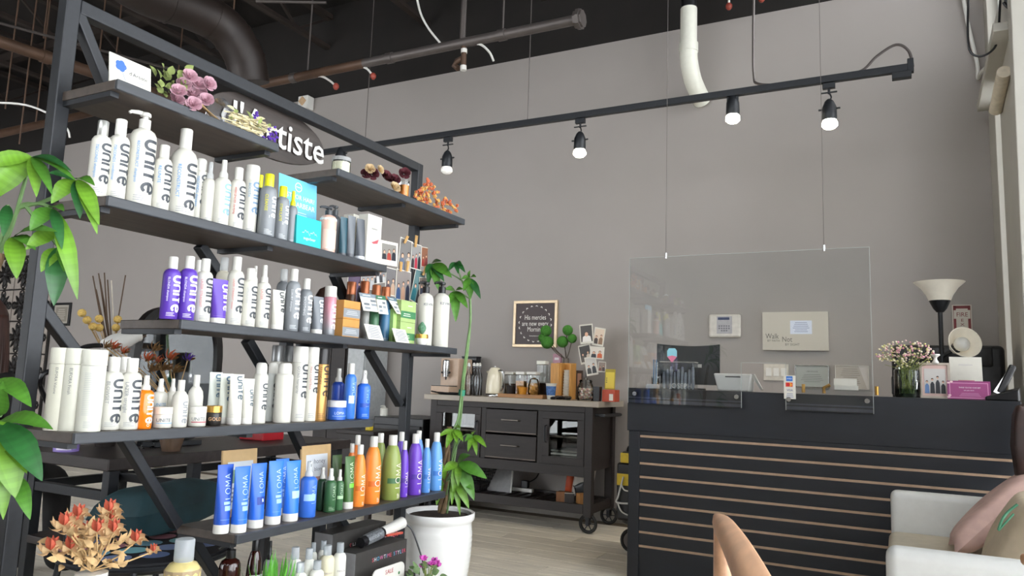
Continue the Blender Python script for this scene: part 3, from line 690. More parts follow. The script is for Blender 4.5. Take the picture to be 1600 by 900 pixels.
# fifth shelf
TB = '#2a6cd8'
lo = lambda b1=None: dict(prints=[('L', '#bcd6fa', .5, .86, .15), ('b', '#9cc2f6', .33, .40, -.1, .3), ('b', '#9cc2f6', .42, .46, -.15, .25), ('b', '#7fb0ee', .2, .205, -.3, .3)])
add(5, 439, 717, 25, .15, 'T', 'blue squeeze tube at the back', body='#2f78e0', **lo())
add(5, 349, 726, 28, .065, 'T', 'dark blue squeeze tube on white cap', body='#2552b4', **lo())
add(5, 376, 729, 28, .035, 'T', 'bright blue squeeze tube on white cap', body=TB, **lo())
add(5, 402, 724, 28, .05, 'T', 'blue squeeze tube with dark label square', body='#2a68d4', prints=[('L', '#bcd6fa', .55, .86, .12), ('b', '#143a94', .36, .48, -.2, .35), ('b', '#cfe0fa', .40, .45, .1, .2)])
add(5, 429, 720, 28, .05, 'T', 'bright blue squeeze tube with bar mark', body='#3076e0', **lo())
add(5, 456, 720, 28, .045, 'T', 'blue squeeze tube with pale label square', body='#2d78e6', prints=[('L', '#bcd6fa', .55, .88, .12), ('b', '#a9d0fa', .38, .50, -.2, .38)])
add(5, 482, 721, 26, .05, 'spray', 'blue spray bottle with clear cap', body='#3a6fd0', cmat=MC['frost_cap'], prints=[('L', '#a9c8f4', .5, .4), ('b', '#9cc2f6', .3, .42, -65, 20)])
add(5, 503, 730, 16, .10, 'spray', 'dark green small spray half hidden', body='#2c4a34')
add(5, 516, 732, 19, .055, 'spray', 'green small spray bottle', body='#36603c', prints=[('L', '#b9d0b4', .5, .45), ('l', '#b9d0b4', 4)])
add(5, 530, 734, 14, .055, 'spray', 'slim green spray bottle', body='#3f6a44', prints=[('L', '#b9d0b4', .5, .5), ('b', '#a9cfa2', .28, .36, -60, 30)])
add(5, 525, 711, 20, .16, 'T', 'dark green squeeze tube at the back', body='#3d5a35')
add(5, 545, 713, 20, .05, 'T', 'green squeeze tube on white cap', body='#436836', prints=[('L', '#cfe0c0', .5, .88, .15), ('b', '#74c840', .4, .48, -.2, .4)])
add(5, 548, 693, 15, .15, 'loma', 'small orange bottle at the back', body='#e8813a')
add(5, 557, 680, 18, .20, 'loma', 'orange bottle at the back', body='#e8813a')
OR = '#f08a36'
def lom(c, bnd, t='#f3e9da'): return dict(body=c, prints=[('L', t, .85, .42), ('b', bnd, .26, .34, -65, 30), ('u', t, 'IIP', .22)])
add(5, 561, 695, 21, .05, 'loma', 'small orange bottle with white cap', **lom(OR, '#d06a20'))
add(5, 582, 682, 27, .055, 'loma', 'large orange bottle with white cap', **lom(OR, '#d06a20'))
add(5, 593, 677, 21, .19, 'loma', 'olive green bottle at the back', body='#7f9048')
add(5, 612, 680, 30, .055, 'loma', 'large olive green bottle with white cap', **lom('#8a9a50', '#3f6a44'))
add(5, 626, 675, 18, .17, 'loma', 'lavender bottle at the back', body='#6a4cb8')
add(5, 631, 689, 15, .05, 'loma', 'small purple bottle with white cap', **lom('#6a3fc0', '#50309a'))
add(5, 648, 678, 24, .055, 'loma', 'large purple bottle with white cap', **lom('#6b40b8', '#50309a'))
add(5, 653, 673, 18, .19, 'loma', 'pale blue bottle at the back', body='#6a9ad6')
add(5, 666, 686, 15, .05, 'loma', 'small sky blue bottle with white cap', **lom('#5a94dc', '#3a74c0'))
add(5, 681, 676, 21, .055, 'loma', 'large sky blue bottle with white cap', **lom('#649fe0', '#3f78c4'))
GRP = {'T': 'squeeze tubes', 'loma': 'tapered bottles', 'shampoo': 'shampoo bottles', 'can': 'hairspray cans', 'aero': 'aerosols', 'spray': 'spray bottles', 'jar': 'hair product jars', 'pump': 'pump bottles', 'litre': 'shampoo bottles', 'lid': 'cream cans', 'round': 'small rounded bottles'}
NM = {'T': 'squeeze_tube', 'loma': 'tapered_bottle', 'shampoo': 'shampoo_bottle', 'can': 'hairspray_can', 'aero': 'aerosol_can', 'spray': 'spray_bottle', 'jar': 'product_jar', 'pump': 'pump_bottle', 'litre': 'shampoo_bottle', 'lid': 'lidded_can', 'round': 'rounded_bottle'}
for sh, L in rows.items():
    for k, (cx, ty, w, dx, kind, desc, kw) in enumerate(sorted(L, key=lambda e: e[0])):
        lab = f'{desc}, {ORD[k] if k < 20 else "farther right"} from left, {SN[sh]} shelf'
        if k >= 20: lab = f'{desc}, {ORD[len(L)-1-k] if k < len(L)-1 else "first"} from right end, {SN[sh]} shelf'
        p, H, wd = fit(cx, ty, w, ZS[sh], X=XF-dx)
        g = f'{GRP[kind]} on the {SN[sh]} shelf'
        if kind == 'T': tube_(NM[kind], lab, g, p, H, wd, **kw)
        else: bottle(NM[kind], lab, g, p, H, wd, kind, **kw)
# ---------------------------------------------------------------- flat printed things
def people(mb, T, x0, y0, x1, y1, cols, bg, heads='#d8a98c', hair='#2b1d18', z=.0009):
    mb.col = bg; mb.rect(x0, y0, x1, y1, T, z)
    n = len(cols); w = (x1-x0)/n
    for i, c in enumerate(cols):
        cx = x0+w*(i+.5); h = (y1-y0)*(.62+.1*((i*7) % 3-1)); s_ = min(w*.44, (y1-y0)*.3)
        mb.col = c; mb.poly([(cx-s_, y0, z+.0003), (cx+s_, y0, z+.0003), (cx+s_*.85, y0+h*.6, z+.0003), (cx+s_*.3, y0+h*.75, z+.0003), (cx-s_*.3, y0+h*.75, z+.0003), (cx-s_*.85, y0+h*.6, z+.0003)], T)
        mb.col = hair; mb.disc(cx, y0+h*.93, s_*.52, T, 10, z=z+.0005)
        mb.col = heads; mb.disc(cx, y0+h*.88, s_*.38, T, 10, s_*.46, z=z+.0007)
def card(name, label, cat, org, xdir, w, h, th=.002, lean=0, col=paper, draw=None, group=None, nrm=None, roll=0, bevel=0, pname='board'):
    """board with its lower left corner at org, running along xdir, leaning back by lean degrees"""
    x = V(xdir).normalized(); n_ = V(nrm) if nrm is not None else V((0, 0, 1)).cross(x)*-1
    n_ = n_-x*n_.dot(x); n_.normalize()
    up = V((0, 0, 1))*math.cos(R(lean))-n_*math.sin(R(lean)); nz_ = x.cross(up)
    if nz_.dot(n_) < 0: nz_ = -nz_
    M = Mx.Identity(4)
    for i in range(3): M[i][0] = x[i]; M[i][1] = up[i]; M[i][2] = nz_[i]; M[i][3] = org[i]
    M = M @ Mx.Rotation(R(roll), 4, 'Z')
    org = V(org)+V((0, 0, .0006)); M[2][3] += .0006
    o = thing(name, label, cat, V(org)+x*(w/2), 0, group)
    b = MB(); b.put([(0, 0, -th), (w, 0, -th), (w, h, -th), (0, h, -th), (0, 0, 0), (w, 0, 0), (w, h, 0), (0, h, 0)], [(0, 3, 2, 1), (4, 5, 6, 7), (0, 1, 5, 4), (1, 2, 6, 5), (2, 3, 7, 6), (3, 0, 4, 7)], M)
    part(o, pname, b, col, bevel)
    if draw:
        mb = MB(); draw(mb, w, h, M); part(o, 'printed_face', mb, PRINT)
    return o
YD = (0, 1, 0)
def scard(name, label, cat, x0, x1, yt, X, z0, **kw):
    """card on a shelf facing the room, between two picture columns"""
    ym = proj((X, 2, z0))[1]
    ya_, yb_ = aX(x0, yt+25, X).y, aX(x1, yt+25, X).y
    h = aX((x0+x1)/2, yt, X).z-z0
    return card(name, label, cat, V((X, ya_, z0)), YD, yb_-ya_, h, nrm=(1, 0, 0), **kw)
def lines(mb, T, x0, y0, x1, y1, n, col, z=.0008, frac=.45):
    mb.col = col
    for i in range(n):
        y = y1-(y1-y0)*(i+.5)/n; hh = (y1-y0)/n*frac/2; k = .72+.28*((i*5) % 4)/3; c = (x0+x1)/2; w = (x1-x0)/2*k
        mb.rect(c-w, y-hh, c+w, y+hh, T, z)
z1 = ZS[1]
def d_flower(mb, w, h, T):
    mb.col = '#3b66b8'
    for i in range(5):
        a = i*1.257; mb.disc(w*.26+math.cos(a)*h*.1, h*.66+math.sin(a)*h*.1, h*.105, T, 10, z=.0008+.0001*i)
    mb.col = '#8a97a8'; mb.poly([(w*.27, h*.54, .0008), (w*.36, h*.2, .0008), (w*.375, h*.2, .0008), (w*.29, h*.54, .0008)], T); mb.poly([(w*.3, h*.6, .0008), (w*.48, h*.76, .0008), (w*.48, h*.75, .0008), (w*.31, h*.58, .0008)], T)
    mb.col = '#4b4f58'; mb.text("d'Artiste", h*.19, T, w*.68, h*.46, z=.0009); lines(mb, T, w*.62, h*.28, w*.86, h*.34, 1, '#9a9da3')
scard('logo_card', 'white card with blue flower drawing beside the dried pink roses', 'card', 172, 239, 92, XF-.035, z1, lean=8, draw=d_flower, th=.004)
# ---- dried flowers
def petal_mesh(name, mt, seed=1):
    rnd = random.Random(seed); b = MB()
    for k, (n, rr, hh, op) in enumerate(((3, .35, 1.0, .05), (4, .6, .95, .25), (5, .85, .8, .55), (5, 1.0, .55, .8))):
        for i in range(n):
            ph = 2*PI*i/n+k*.6+rnd.uniform(-.2, .2); vs = []
            for u in range(5):
                for v in range(4):
                    uu = (u/4-.5)*2; vv = v/3
                    an = ph+uu*(1.1-.12*k)*(1-.25*vv); rad = rr*(.25+.75*math.sin(vv*1.45))*(1+.12*(1-uu*uu)*op)+op*.22*vv*vv
                    vs.append((rad*math.cos(an), rad*math.sin(an), hh*vv*1.1*(1-.12*uu*uu)-.35+rnd.uniform(-.02, .02)))
            b.put(vs, [(u*4+v, u*4+v+4, u*4+v+5, u*4+v+1) for u in range(4) for v in range(3)])
    return mesh(name, b, mt, smooth='all')
def inst(name, me, parent, pos, s, aim=(0, 0, 1), spin=0):
    q = V(aim).to_track_quat('Z', 'Y').to_matrix().to_4x4() @ Mx.Rotation(spin, 4, 'Z')
    sc = s if isinstance(s, tuple) else (s, s, s)
    o = link(name, me, parent); off = V(parent.location) if parent else V()
    if parent and parent.parent: off += V(parent.parent.location)
    o.matrix_local = Mx.Translation(V(pos)-off) @ q @ Mx.Diagonal((*sc, 1)); return o
def leaf_geo(b, a, t, w, nrm=(0, 0, 1), droop=.12, fold=.25, n=8, vein=False):
    a, t = V(a), V(t); d = t-a; L = d.length; x = d.normalized(); nn = V(nrm); nn = (nn-x*nn.dot(x)); nn = nn.normalized() if nn.length > 1e-4 else x.orthogonal().normalized(); y = nn.cross(x)
    vs, fs = [], []
    for i in range(n+1):
        s_ = i/n; ww = w/2*(math.sin(PI*min(1, s_**.85))**.8)*(1.05 if s_ < .6 else 1)
        if i == n: ww = .0004
        base = a+d*s_+nn*(droop*L*math.sin(PI*s_))
        for k in (-1, -.5, 0, .5, 1): vs.append(base+y*(k*ww)+nn*(abs(k)*ww*fold+.04*ww*math.sin(i*2.1)*abs(k)))
    for i in range(n):
        for k in range(4): fs.append((i*5+k, i*5+k+1, i*5+k+6, i*5+k+5))
    b.put(vs, fs)
    if vein:
        for q in range(len(fs)): i, k = divmod(q, 4); f = (1.0 if i % 2 else .9)*(1.08 if k in (1, 2) else .96); b.c[-len(fs)+q] = (f, f, f*.95)
    return b
pinkdry = mat('dried_pink_petal', '#c9a2ae', .8, 0, .3, 40); creamdry = mat('dried_cream_petal', '#cdb58e', .8, 0, .3, 40); reddry = mat('dried_red_petal', '#5e2730', .8, 0, .35, 40)
orangedry = mat('dried_orange_petal', '#c96a45', .8, 0, .4, 60); strawm = mat('straw', '#c2a172', .85, 0, .3, 50); greendry = mat('dried_green_leaf', '#7d8a4d', .8, 0, .35, 40)
purpdry = mat('dried_purple_petal', '#5b35a0', .8, 0, .3, 60); palem = mat('pale_stalk', '#cfc39a', .85, 0, .3, 40)
RP = petal_mesh('rose_head', pinkdry, 3); RR = petal_mesh('rose_head', reddry, 4); RC = petal_mesh('rose_head', creamdry, 5)
rnd = random.Random(11)
t = thing('dried_rose_bouquet', 'bunch of dried pink roses with green leaves lying on the top shelf', 'flowers', (XF-.08, 1.45, z1))
for i, (x, y) in enumerate(((297, 119), (287, 132), (311, 131), (327, 131), (279, 142), (301, 146), (277, 155), (322, 156), (302, 169), (312, 143))):
    X = XF-.035-.05*((i*3) % 4)/3
    if i == 8: X = XF+.0
    p = aX(x, y, X); p.z = max(p.z, z1+.014); inst('rose_head', RP, t, p, .0185, (1, -.35+rnd.uniform(-.4, .4), .35+rnd.uniform(-.3, .3)), rnd.uniform(0, 6))
for i in range(34):
    x, y = rnd.uniform(243, 288), rnd.uniform(108, 148); p = aX(x, y, XF-.05-rnd.random()*.1); p.z = max(p.z, z1+.012)
    q = p+V((rnd.uniform(-.01, .03), rnd.uniform(-.03, .02), rnd.uniform(-.01, .03))); q.z = max(q.z, z1+.006)
    part(t, 'leaf', leaf_geo(MB(), p, q, .022, (1, rnd.uniform(-.6, .6), .4), .1, .2, 4), greendry, smooth='all')
for i in range(6): part(t, 'stem', MB().tube([aX(280, 135, XF-.12)+V((0, .01*i, 0)), V((XF-.1-.012*i, 1.62, z1+.012+.004*(i % 3))), V((XF-.12-.01*i, 1.69, z1+.008))], .0025, 5), strawm)
part(t, 'plastic_wrap', MB().lathe([(.02, 0), (.035, .06), (.055, .13), (.05, .135)], 12, frame_T(V((XF-.1, 1.66, z1+.06)), (1, 0, 0), (0, -1, 0)), sx=.9, sy=.9, open_=True), glass('wrap', (.8, .8, .82), 1.5, .15, .12, (.6, .6, .62)), smooth=True)
t = thing('statice_bundle', 'bundle of dried pale stalks with purple blossoms on the top shelf', 'flowers', (XF-.03, 1.62, z1))
a0, a1 = aX(346, 190, XF-.03), aX(425, 222, XF-.01); a0.z = z1+.02; a1.z = z1+.02
for i in range(30):
    s0, s1 = rnd.uniform(0, .5), rnd.uniform(.5, 1); o_ = lambda: V((rnd.uniform(-.03, .02), rnd.uniform(-.01, .01), rnd.uniform(-.014, .03)))
    p, q = a0.lerp(a1, s0)+o_(), a0.lerp(a1, s1)+o_(); part(t, 'stalk', MB().tube([p, p.lerp(q, .5)+o_()*.4, q], .0022, 5), palem)
for i in range(22):
    p = a0.lerp(a1, rnd.uniform(0, .85))+V((rnd.uniform(-.02, .03), 0, rnd.uniform(0, .035))); part(t, 'dried_leaf', leaf_geo(MB(), p, p+V((rnd.uniform(-.02, .02), rnd.uniform(-.025, .025), rnd.uniform(-.01, .025))), .012, (1, 0, .3), .1, .2, 4), greendry if i % 2 else palem, smooth='all')
fl = MB()
for k in range(5): fl.sph((math.cos(k*1.257)*.6, math.sin(k*1.257)*.6, .2), .45, 6)
flm = mesh('blossom', fl.sph((0, 0, .5), .4, 6), purpdry, smooth='all')
for i in range(26):
    x, y = rnd.choice(((398, 182), (425, 204), (427, 214), (418, 219), (431, 221), (411, 212))); p = aX(x+rnd.uniform(-6, 6), y+rnd.uniform(-6, 6), XF-.02+rnd.uniform(-.02, .02)); p.z = max(p.z, z1+.008)
    inst('blossom', flm, t, p, .0062, (1, rnd.uniform(-1, 1), rnd.uniform(-1, 1)))
# candle jar
p, H, wd = fit(533, 247, 29, z1, X=XF-.06); r = wd/2
t = thing('candle_jar', 'small cream candle in a glass jar on the top right shelf', 'candle', p)
part(t, 'wax', MB().lathe([(r*.92, .004), (r*.93, H*.72)], 20), mat('candle_wax', '#e0ddc6', .5), smooth=True, world=False)
part(t, 'glass_jar', MB().lathe([(r*.95, 0), (r, .003), (r, H*.78)], 20), clear, smooth=True, world=False)
part(t, 'jar_lid', MB().lathe([(r*1.02, H*.78), (r*1.02, H*.97), (r*.97, H)], 20), glass('lid_glass', (.85, .88, .84), 1, .05, .3), smooth=True, world=False)
# dark roses
t = thing('dark_rose_bunch', 'bunch of dried dark red and cream roses on the top right shelf', 'flowers', (XF-.07, 2.3, z1))
for i, (x, y, me, s_) in enumerate(((582, 272, RR, .021), (604, 276, RR, .024), (617, 280, RR, .02), (632, 271, RR, .021), (578, 264, RC, .017), (594, 265, RC, .016), (617, 294, RC, .02), (570, 272, RR, .016))):
    X = XF-.03-.03*((i*2) % 4)/3
    if i == 6: X = XF+.0
    p = aX(x, y, X); p.z = max(p.z, z1+.014); inst('rose_head', me, t, p, s_, (1, -.4+rnd.uniform(-.5, .5), .3+rnd.uniform(-.3, .4)), rnd.uniform(0, 6))
for i in range(8): p = aX(575+7*i, 276+2*i, XF-.1); p.z = z1+.012; part(t, 'stem', MB().tube([p, p+V((-.06, .06, 0)), p+V((-.08, .12, -.004))], .002, 5), strawm)
p, H, wd = fit(631, 282, 17, z1, X=XF-.035); r = wd/2
t = thing('votive_candle', 'orange votive candle in glass between roses and orange flowers', 'candle', p)
part(t, 'wax', MB().lathe([(r*.88, .003), (r*.9, H*.7)], 16), mat('orange_wax', '#d98a35', .5), smooth=True, world=False)
part(t, 'glass_cup', MB().lathe([(r*.9, 0), (r, H), (r*.97, H)], 16, open_=True), clear, smooth=True, world=False)
om = mesh('blossom', MB().put(fl.v, fl.f), orangedry, smooth='all'); ym_ = mesh('blossom', MB().put(fl.v, fl.f), mat('dried_yellow_petal', '#d7a35a', .8, 0, .3, 50), smooth='all')
t = thing('orange_flower_bunch', 'long bunch of dried orange blossoms at the end of the top shelf', 'flowers', (XF-.06, 2.65, z1))
for i in range(110):
    s_ = rnd.random(); top = [(648, 300), (665, 275), (690, 305), (714, 320)]; f_ = s_*3; k = min(2, int(f_)); f_ -= k
    yt_ = top[k][1]+(top[k+1][1]-top[k][1])*f_; x = top[k][0]+(top[k+1][0]-top[k][0])*f_; yb_ = 262+.397*(x-529)+.397*0
    y = yt_+(min(yb_+6, yt_+40)-yt_)*rnd.random(); p = aX(x, y, XF-.02-rnd.random()*.09); p.z = max(p.z, z1+.008)
    inst('blossom', om if rnd.random() < .5 else ym_, t, p, rnd.uniform(.007, .0105), (rnd.uniform(.2, 1), rnd.uniform(-1, 1), rnd.uniform(-.4, 1)), rnd.uniform(0, 6))
for i in range(7): part(t, 'stem', MB().tube([V((XF-.06-.008*i, 2.44, z1+.01)), V((XF-.05-.008*i, 2.62, z1+.02)), V((XF-.05-.006*i, 2.8, z1+.012))], .0022, 5), strawm)
# hanging oval name plaque
XS = XP-.035; ca, cb = aX(326, 150, XS), aX(506, 240, XS); cy, cz = (ca.y+cb.y)/2, aX(415, 200, XS).z; sa = (cb.y-ca.y)/2; sb = .105
t = thing('name_plaque', "dark oval plaque with white letters hanging from the shelf's top rail", 'sign', (XS, cy, cz-sb))
T = frame_T(V((XS, cy, cz)), YD, (1, 0, 0))
part(t, 'board', MB().prism([(sa*math.cos(2*PI*i/40), sb*math.sin(2*PI*i/40)) for i in range(40)], .012, T @ Mx.Translation((0, 0, -.012))), mat('plaque_wood', '#3a322e', .5, 0, .3, 6, .1, (1, 1, 8)), .002)
b = MB(); b2 = MB()
g = textgeo("d'Artiste"); ty0, ty1 = aX(343, 168, XS).y, aX(504, 245, XS).y; sz = (ty1-ty0)/g[2]
b.text("d'Artiste", sz, T, (ty0+ty1)/2-cy, -.36*sz, z=.007, off=.01)
part(t, 'raised_letters', b, mat('white_letters', '#c9c7c2', .5, 0, .02))
for y in (cy-.12, cy+.12): part(t, 'hanging_chain', MB().cyl((XS+.004, y, cz+sb*.85), (XS+.02, y, TOP-.04), .0025, 6), chrome)
# ---- second shelf extras
z2 = ZS[2]
def d_best(mb, w, h, T):
    mb.col = '#eef6fa'; mb.text('BEST FOR HAIR?', h*.092, T, w*.5, h*.72, z=.0008, sx=.95); mb.text('SUGARBEAR', h*.1, T, w*.56, h*.61, z=.0008)
    for i in range(14):
        a = i*2*PI/14; a2 = (i+1)*2*PI/14; c = (w*.5, h*.89); rr = h*.055; r2 = h*.066
        mb.poly([(c[0]+rr*math.cos(a), c[1]+rr*math.sin(a), .0008), (c[0]+r2*math.cos(a), c[1]+r2*math.sin(a), .0008), (c[0]+r2*math.cos(a2), c[1]+r2*math.sin(a2), .0008), (c[0]+rr*math.cos(a2), c[1]+rr*math.sin(a2), .0008)], T)
    mb.rect(w*.44, h*.885, w*.56, h*.895, T, .0008); lines(mb, T, w*.3, h*.36, w*.78, h*.56, 6, '#d5ecf4', frac=.3)
scard('blue_display_card', 'sky blue display card with white lettering behind the grey bottles', 'card', 440, 500, 279, XF-.13, z2, lean=4, draw=d_best, col=mat('sky_blue_card', '#6bbcd8', .5, 0, .05))
def d_bear(mb, w, h, T):
    mb.col = '#e4fbfb'; pts = [(w*(.22+.6*i/16), h*(.47+.10*abs(math.sin(i*PI/16*2))-.03*(i % 3))) for i in range(17)]
    for p, q in zip(pts, pts[1:]): mb.poly([(p[0], p[1], .0008), (q[0], q[1], .0008), (q[0], q[1]+h*.015, .0008), (p[0], p[1]+h*.015, .0008)], T)
    mb.text('sugarbear', h*.14, T, w*.52, h*.27, z=.0008)
scard('turquoise_box', 'turquoise box with white outline drawing beside the pink pump bottle', 'box', 464, 503, 340, XF-.045, z2, lean=3, draw=d_bear, th=.05, col=mat('turquoise', '#20b9bd', .4, 0, .06), bevel=.002, pname='carton')
for k, (cx, ty, w, dx, c, lab) in enumerate(((536, 340, 15, .07, '#2a4f5c', 'dark teal squeeze tube beside the pink pump bottle'), (548, 338, 16, .06, '#63686e', 'silver grey squeeze tube next to the dark teal one'), (563, 343, 19, .06, '#50545b', 'grey squeeze tube next to the white lip box'))):
    p, H, wd = fit(cx, ty, w, z2, X=XF-dx)
    tube_('squeeze_tube', lab, 'dark squeeze tubes at the second shelf end', p, H, wd, c, cap='#4d5056' if k < 2 else '#c9ccd0', rot=-8)
def d_lips(mb, w, h, T):
    mb.col = '#b0525a'; mb.poly([(w*.3, h*.44, .0008), (w*.5, h*.47, .0008), (w*.85, h*.54, .0008), (w*.75, h*.44, .0008), (w*.45, h*.415, .0008)], T)
    mb.col = '#6a6d74'; mb.text('INSPIRE', h*.06, T, w*.5, h*.7, z=.0008); lines(mb, T, w*.2, h*.14, w*.6, h*.2, 2, '#b7babf', frac=.3)
scard('white_lip_box', 'tall white box with red lips print at the second shelf end', 'box', 574, 596, 337, XF-.04, z2, draw=d_lips, th=.045, bevel=.001, pname='carton')
scard('white_carton', 'white box behind the grey tubes on the second shelf', 'box', 551, 572, 337, XF-.13, z2, th=.05, bevel=.001, pname='carton')
# ---- third shelf extras
z3 = ZS[3]
tan_m = mat('tan_carton', '#c08a45', .6, 0, .06)
def d_tan(mb, w, h, T):
    mb.col = '#84888c'; mb.rect(0, h*.08, w, h*.55, T, .0006); lines(mb, T, w*.1, h*.2, w*.9, h*.46, 3, '#c4c7ca', .0009, .3)
    mb.col = '#7a5426'; mb.rect(0, h*.57, w, h*.59, T, .0006)
y0_, y1_ = aX(536, 500, XF-.04).y, aX(562, 500, XF-.04).y; hb = (aX(549, 470, XF-.04).z-z3)/2
for k in range(2):
    card('tan_carton', ('upper' if k else 'lower')+' tan box with grey band, stacked on the third shelf', 'box', V((XF-.04, y0_, z3+k*hb)), YD, y1_-y0_, hb-.0006, th=.06, col=tan_m, draw=d_tan, nrm=(1, 0, 0), group='tan boxes on the third shelf', bevel=.001, pname='carton')
copper = mat('copper_lid', '#9a5a38', .35, .5, .15)
for k, cx in enumerate((547, 568, 586, 601)):
    p, H, wd = fit(cx, (441, 440, 446, 449)[k], 15, z3, X=XF-.17)
    bottle('amber_bottle', f'amber bottle with copper lid, {ORD[k]} of four behind the leaflets', 'amber bottles on the third shelf', p, H, wd, 'can', body='#4a2e1e', cmat=copper, prints=[('b', '#6b5238', .3, .6)])
def d_leaf(c):
    def f(mb, w, h, T):
        mb.col = c; mb.rect(0, h*.78, w, h, T, .0005); lines(mb, T, w*.08, h*.84, w*.7, h*.94, 1, '#dfe4e8', .0008)
        for i in range(6):
            mb.col = ('#8d949a', '#b9bec2', '#6d757c')[i % 3]; x, y = w*(.12+.42*(i % 2)), h*(.1+.22*(i//2)); mb.rect(x, y, x+w*.32, y+h*.13, T, .0006)
    return f
def leaflet(label, q, X, c, grp):
    """leaflet hung by its top edge, leaning outwards; q = upper left, upper right, lower left in the picture"""
    a = aX(*q[0], X-.03); b_ = aX(*q[1], X-.03); c_ = aX(*q[2], X)
    xd = b_-a; w = xd.length; up = a-c_; up = up-xd.normalized()*up.dot(xd.normalized())*.0; h = up.length; n_ = xd.cross(up).normalized()
    M = Mx.Identity(4); xn, un_ = xd.normalized(), up.normalized()
    for i in range(3): M[i][0] = xn[i]; M[i][1] = un_[i]; M[i][2] = n_[i]; M[i][3] = c_[i]
    o = thing('leaflet', label, 'leaflet', c_, 0, grp)
    mb = MB(); mb.put([(0, 0, -.001), (w, 0, -.001), (w, h, -.001), (0, h, -.001), (0, 0, 0), (w, 0, 0), (w, h, 0), (0, h, 0)], [(0, 3, 2, 1), (4, 5, 6, 7), (0, 1, 5, 4), (1, 2, 6, 5), (2, 3, 7, 6), (3, 0, 4, 7)], M)
    part(o, 'sheet', mb, paper); mb = MB(); d_leaf(c)(mb, w, h, M); part(o, 'printed_face', mb, PRINT)
leaflet('white leaflet with grey header hanging over tan boxes', ((561, 457), (588, 461), (568, 485)), XF-.055, '#7f8c96', 'hanging leaflets')
leaflet('white leaflet with green header hanging in the middle', ((587, 461), (602, 463), (592, 490)), XF-.05, '#2f6a4a', 'hanging leaflets')
leaflet('white leaflet with grey header hanging beside the green boxes', ((604, 463), (619, 466), (620, 490)), XF-.05, '#56707e', 'hanging leaflets')
for k, (cx, ty, w, c, cap, lab) in enumerate(((570, 474, 13, '#8b8c88', '#8b8c88', 'grey bottle under the first hanging leaflet'), (584, 470, 16, '#3f6a4a', '#2c4a34', 'dark green bottle under the green leaflet'), (601, 470, 16, '#3a6a8c', '#2c5068', 'blue bottle behind the small white sign'))):
    p, H, wd = fit(cx, ty, w, z3, X=XF-.1-.0*k); bottle('small_bottle', lab, 'small bottles under the leaflets', p, H, wd, 'can', body=c, cap=cap, prints=[('l', '#c9d0d0', 3)])
def d_sign(mb, w, h, T): lines(mb, T, w*.1, h*.1, w*.9, h*.9, 7, '#8d939b')
for k, (x0, x1, yt) in enumerate(((576, 600, 505), (619, 640, 512))):
    scard('price_card', ('left' if k == 0 else 'right')+' small white text card leaning at the third shelf edge', 'card', x0, x1, yt, XF-.012, z3, lean=24, draw=d_sign, group='small text cards on the third shelf')
gm_ = mat('green_carton', '#9db472', .55, 0, .05)
def d_green(mb, w, h, T): mb.col = '#3c7a4e'; mb.rect(0, h*.18, w, h*.5, T, .0006); lines(mb, T, w*.1, h*.24, w*.7, h*.42, 2, '#dfe9d4', .0009, .3); lines(mb, T, w*.4, h*.72, w*.8, h*.8, 1, '#e6efd6', .0009)
y0_, y1_ = aX(626, 500, XF-.05).y, aX(649, 500, XF-.05).y; hb = (aX(637, 470, XF-.05).z-z3)/2
for k in range(2): card('green_carton', ('upper' if k else 'lower')+' light green box with dark band on the third shelf', 'box', V((XF-.05, y0_, z3+k*hb)), YD, y1_-y0_, hb-.0006, th=.06, col=gm_, draw=d_green, nrm=(1, 0, 0), group='green boxes on the third shelf', bevel=.001, pname='carton')
scard('green_small_carton', 'small lime green box left of the stacked green boxes', 'box', 614, 625, 483, XF-.07, z3, th=.03, col=mat('lime_carton', '#a9cf7a', .55), bevel=.001, pname='carton')
p, H, wd = fit(659, 503, 21, z3, X=XF-.03); r = wd/2
t = thing('potted_cactus', 'tiny round cactus in a white and gold pot', 'cactus', p)
ph_ = H*.46
part(t, 'pot', MB().lathe([(r*.6, 0), (r*.9, ph_*.3), (r, ph_*.7), (r*.9, ph_*.72)], 20), white_plastic, smooth=True, world=False)
part(t, 'gold_rim', MB().lathe([(r*1.0, ph_*.62), (r*1.02, ph_*.8), (r*.95, ph_), (r*.85, ph_)], 20), MC['gold'], smooth=True, world=False)
b = MB(); cg = MB()
for i in range(10):
    a = 2*PI*i/10; b.put([(math.cos(a+.31*s)*r*.62*(1 if s == 0 else .8)*math.sin(PI*(k+.3)/6.6), math.sin(a+.31*s)*r*.62*(1 if s == 0 else .8)*math.sin(PI*(k+.3)/6.6), ph_+(H-ph_)*k/6) for k in range(7) for s in (-1, 0, 1)], [(k*3+j, k*3+j+1, k*3+j+4, k*3+j+3) for k in range(6) for j in (0, 1)])
part(t, 'cactus', b, mat('cactus_green', '#5d8a6c', .7, 0, .35, 150), smooth='all', world=False)
# hairpiece behind the grey tube
b = MB().sph((0, 0, 0), 1, 16); pc = aX(509, 466, XF-.17)
one('brown_dome', 'dark brown glossy dome behind the grey tube on the third shelf', 'hairpiece', MB().put([(pc.x+v.x*.045, pc.y+v.y*.085, z3+.0005+max(0, v.z)*(aX(505, 446, XF-.17).z-z3)) for v in b.v], b.f), mat('dark_hair', '#2a1c16', .3, 0, .5, 60, .4, (1, 12, 1)), smooth='all')
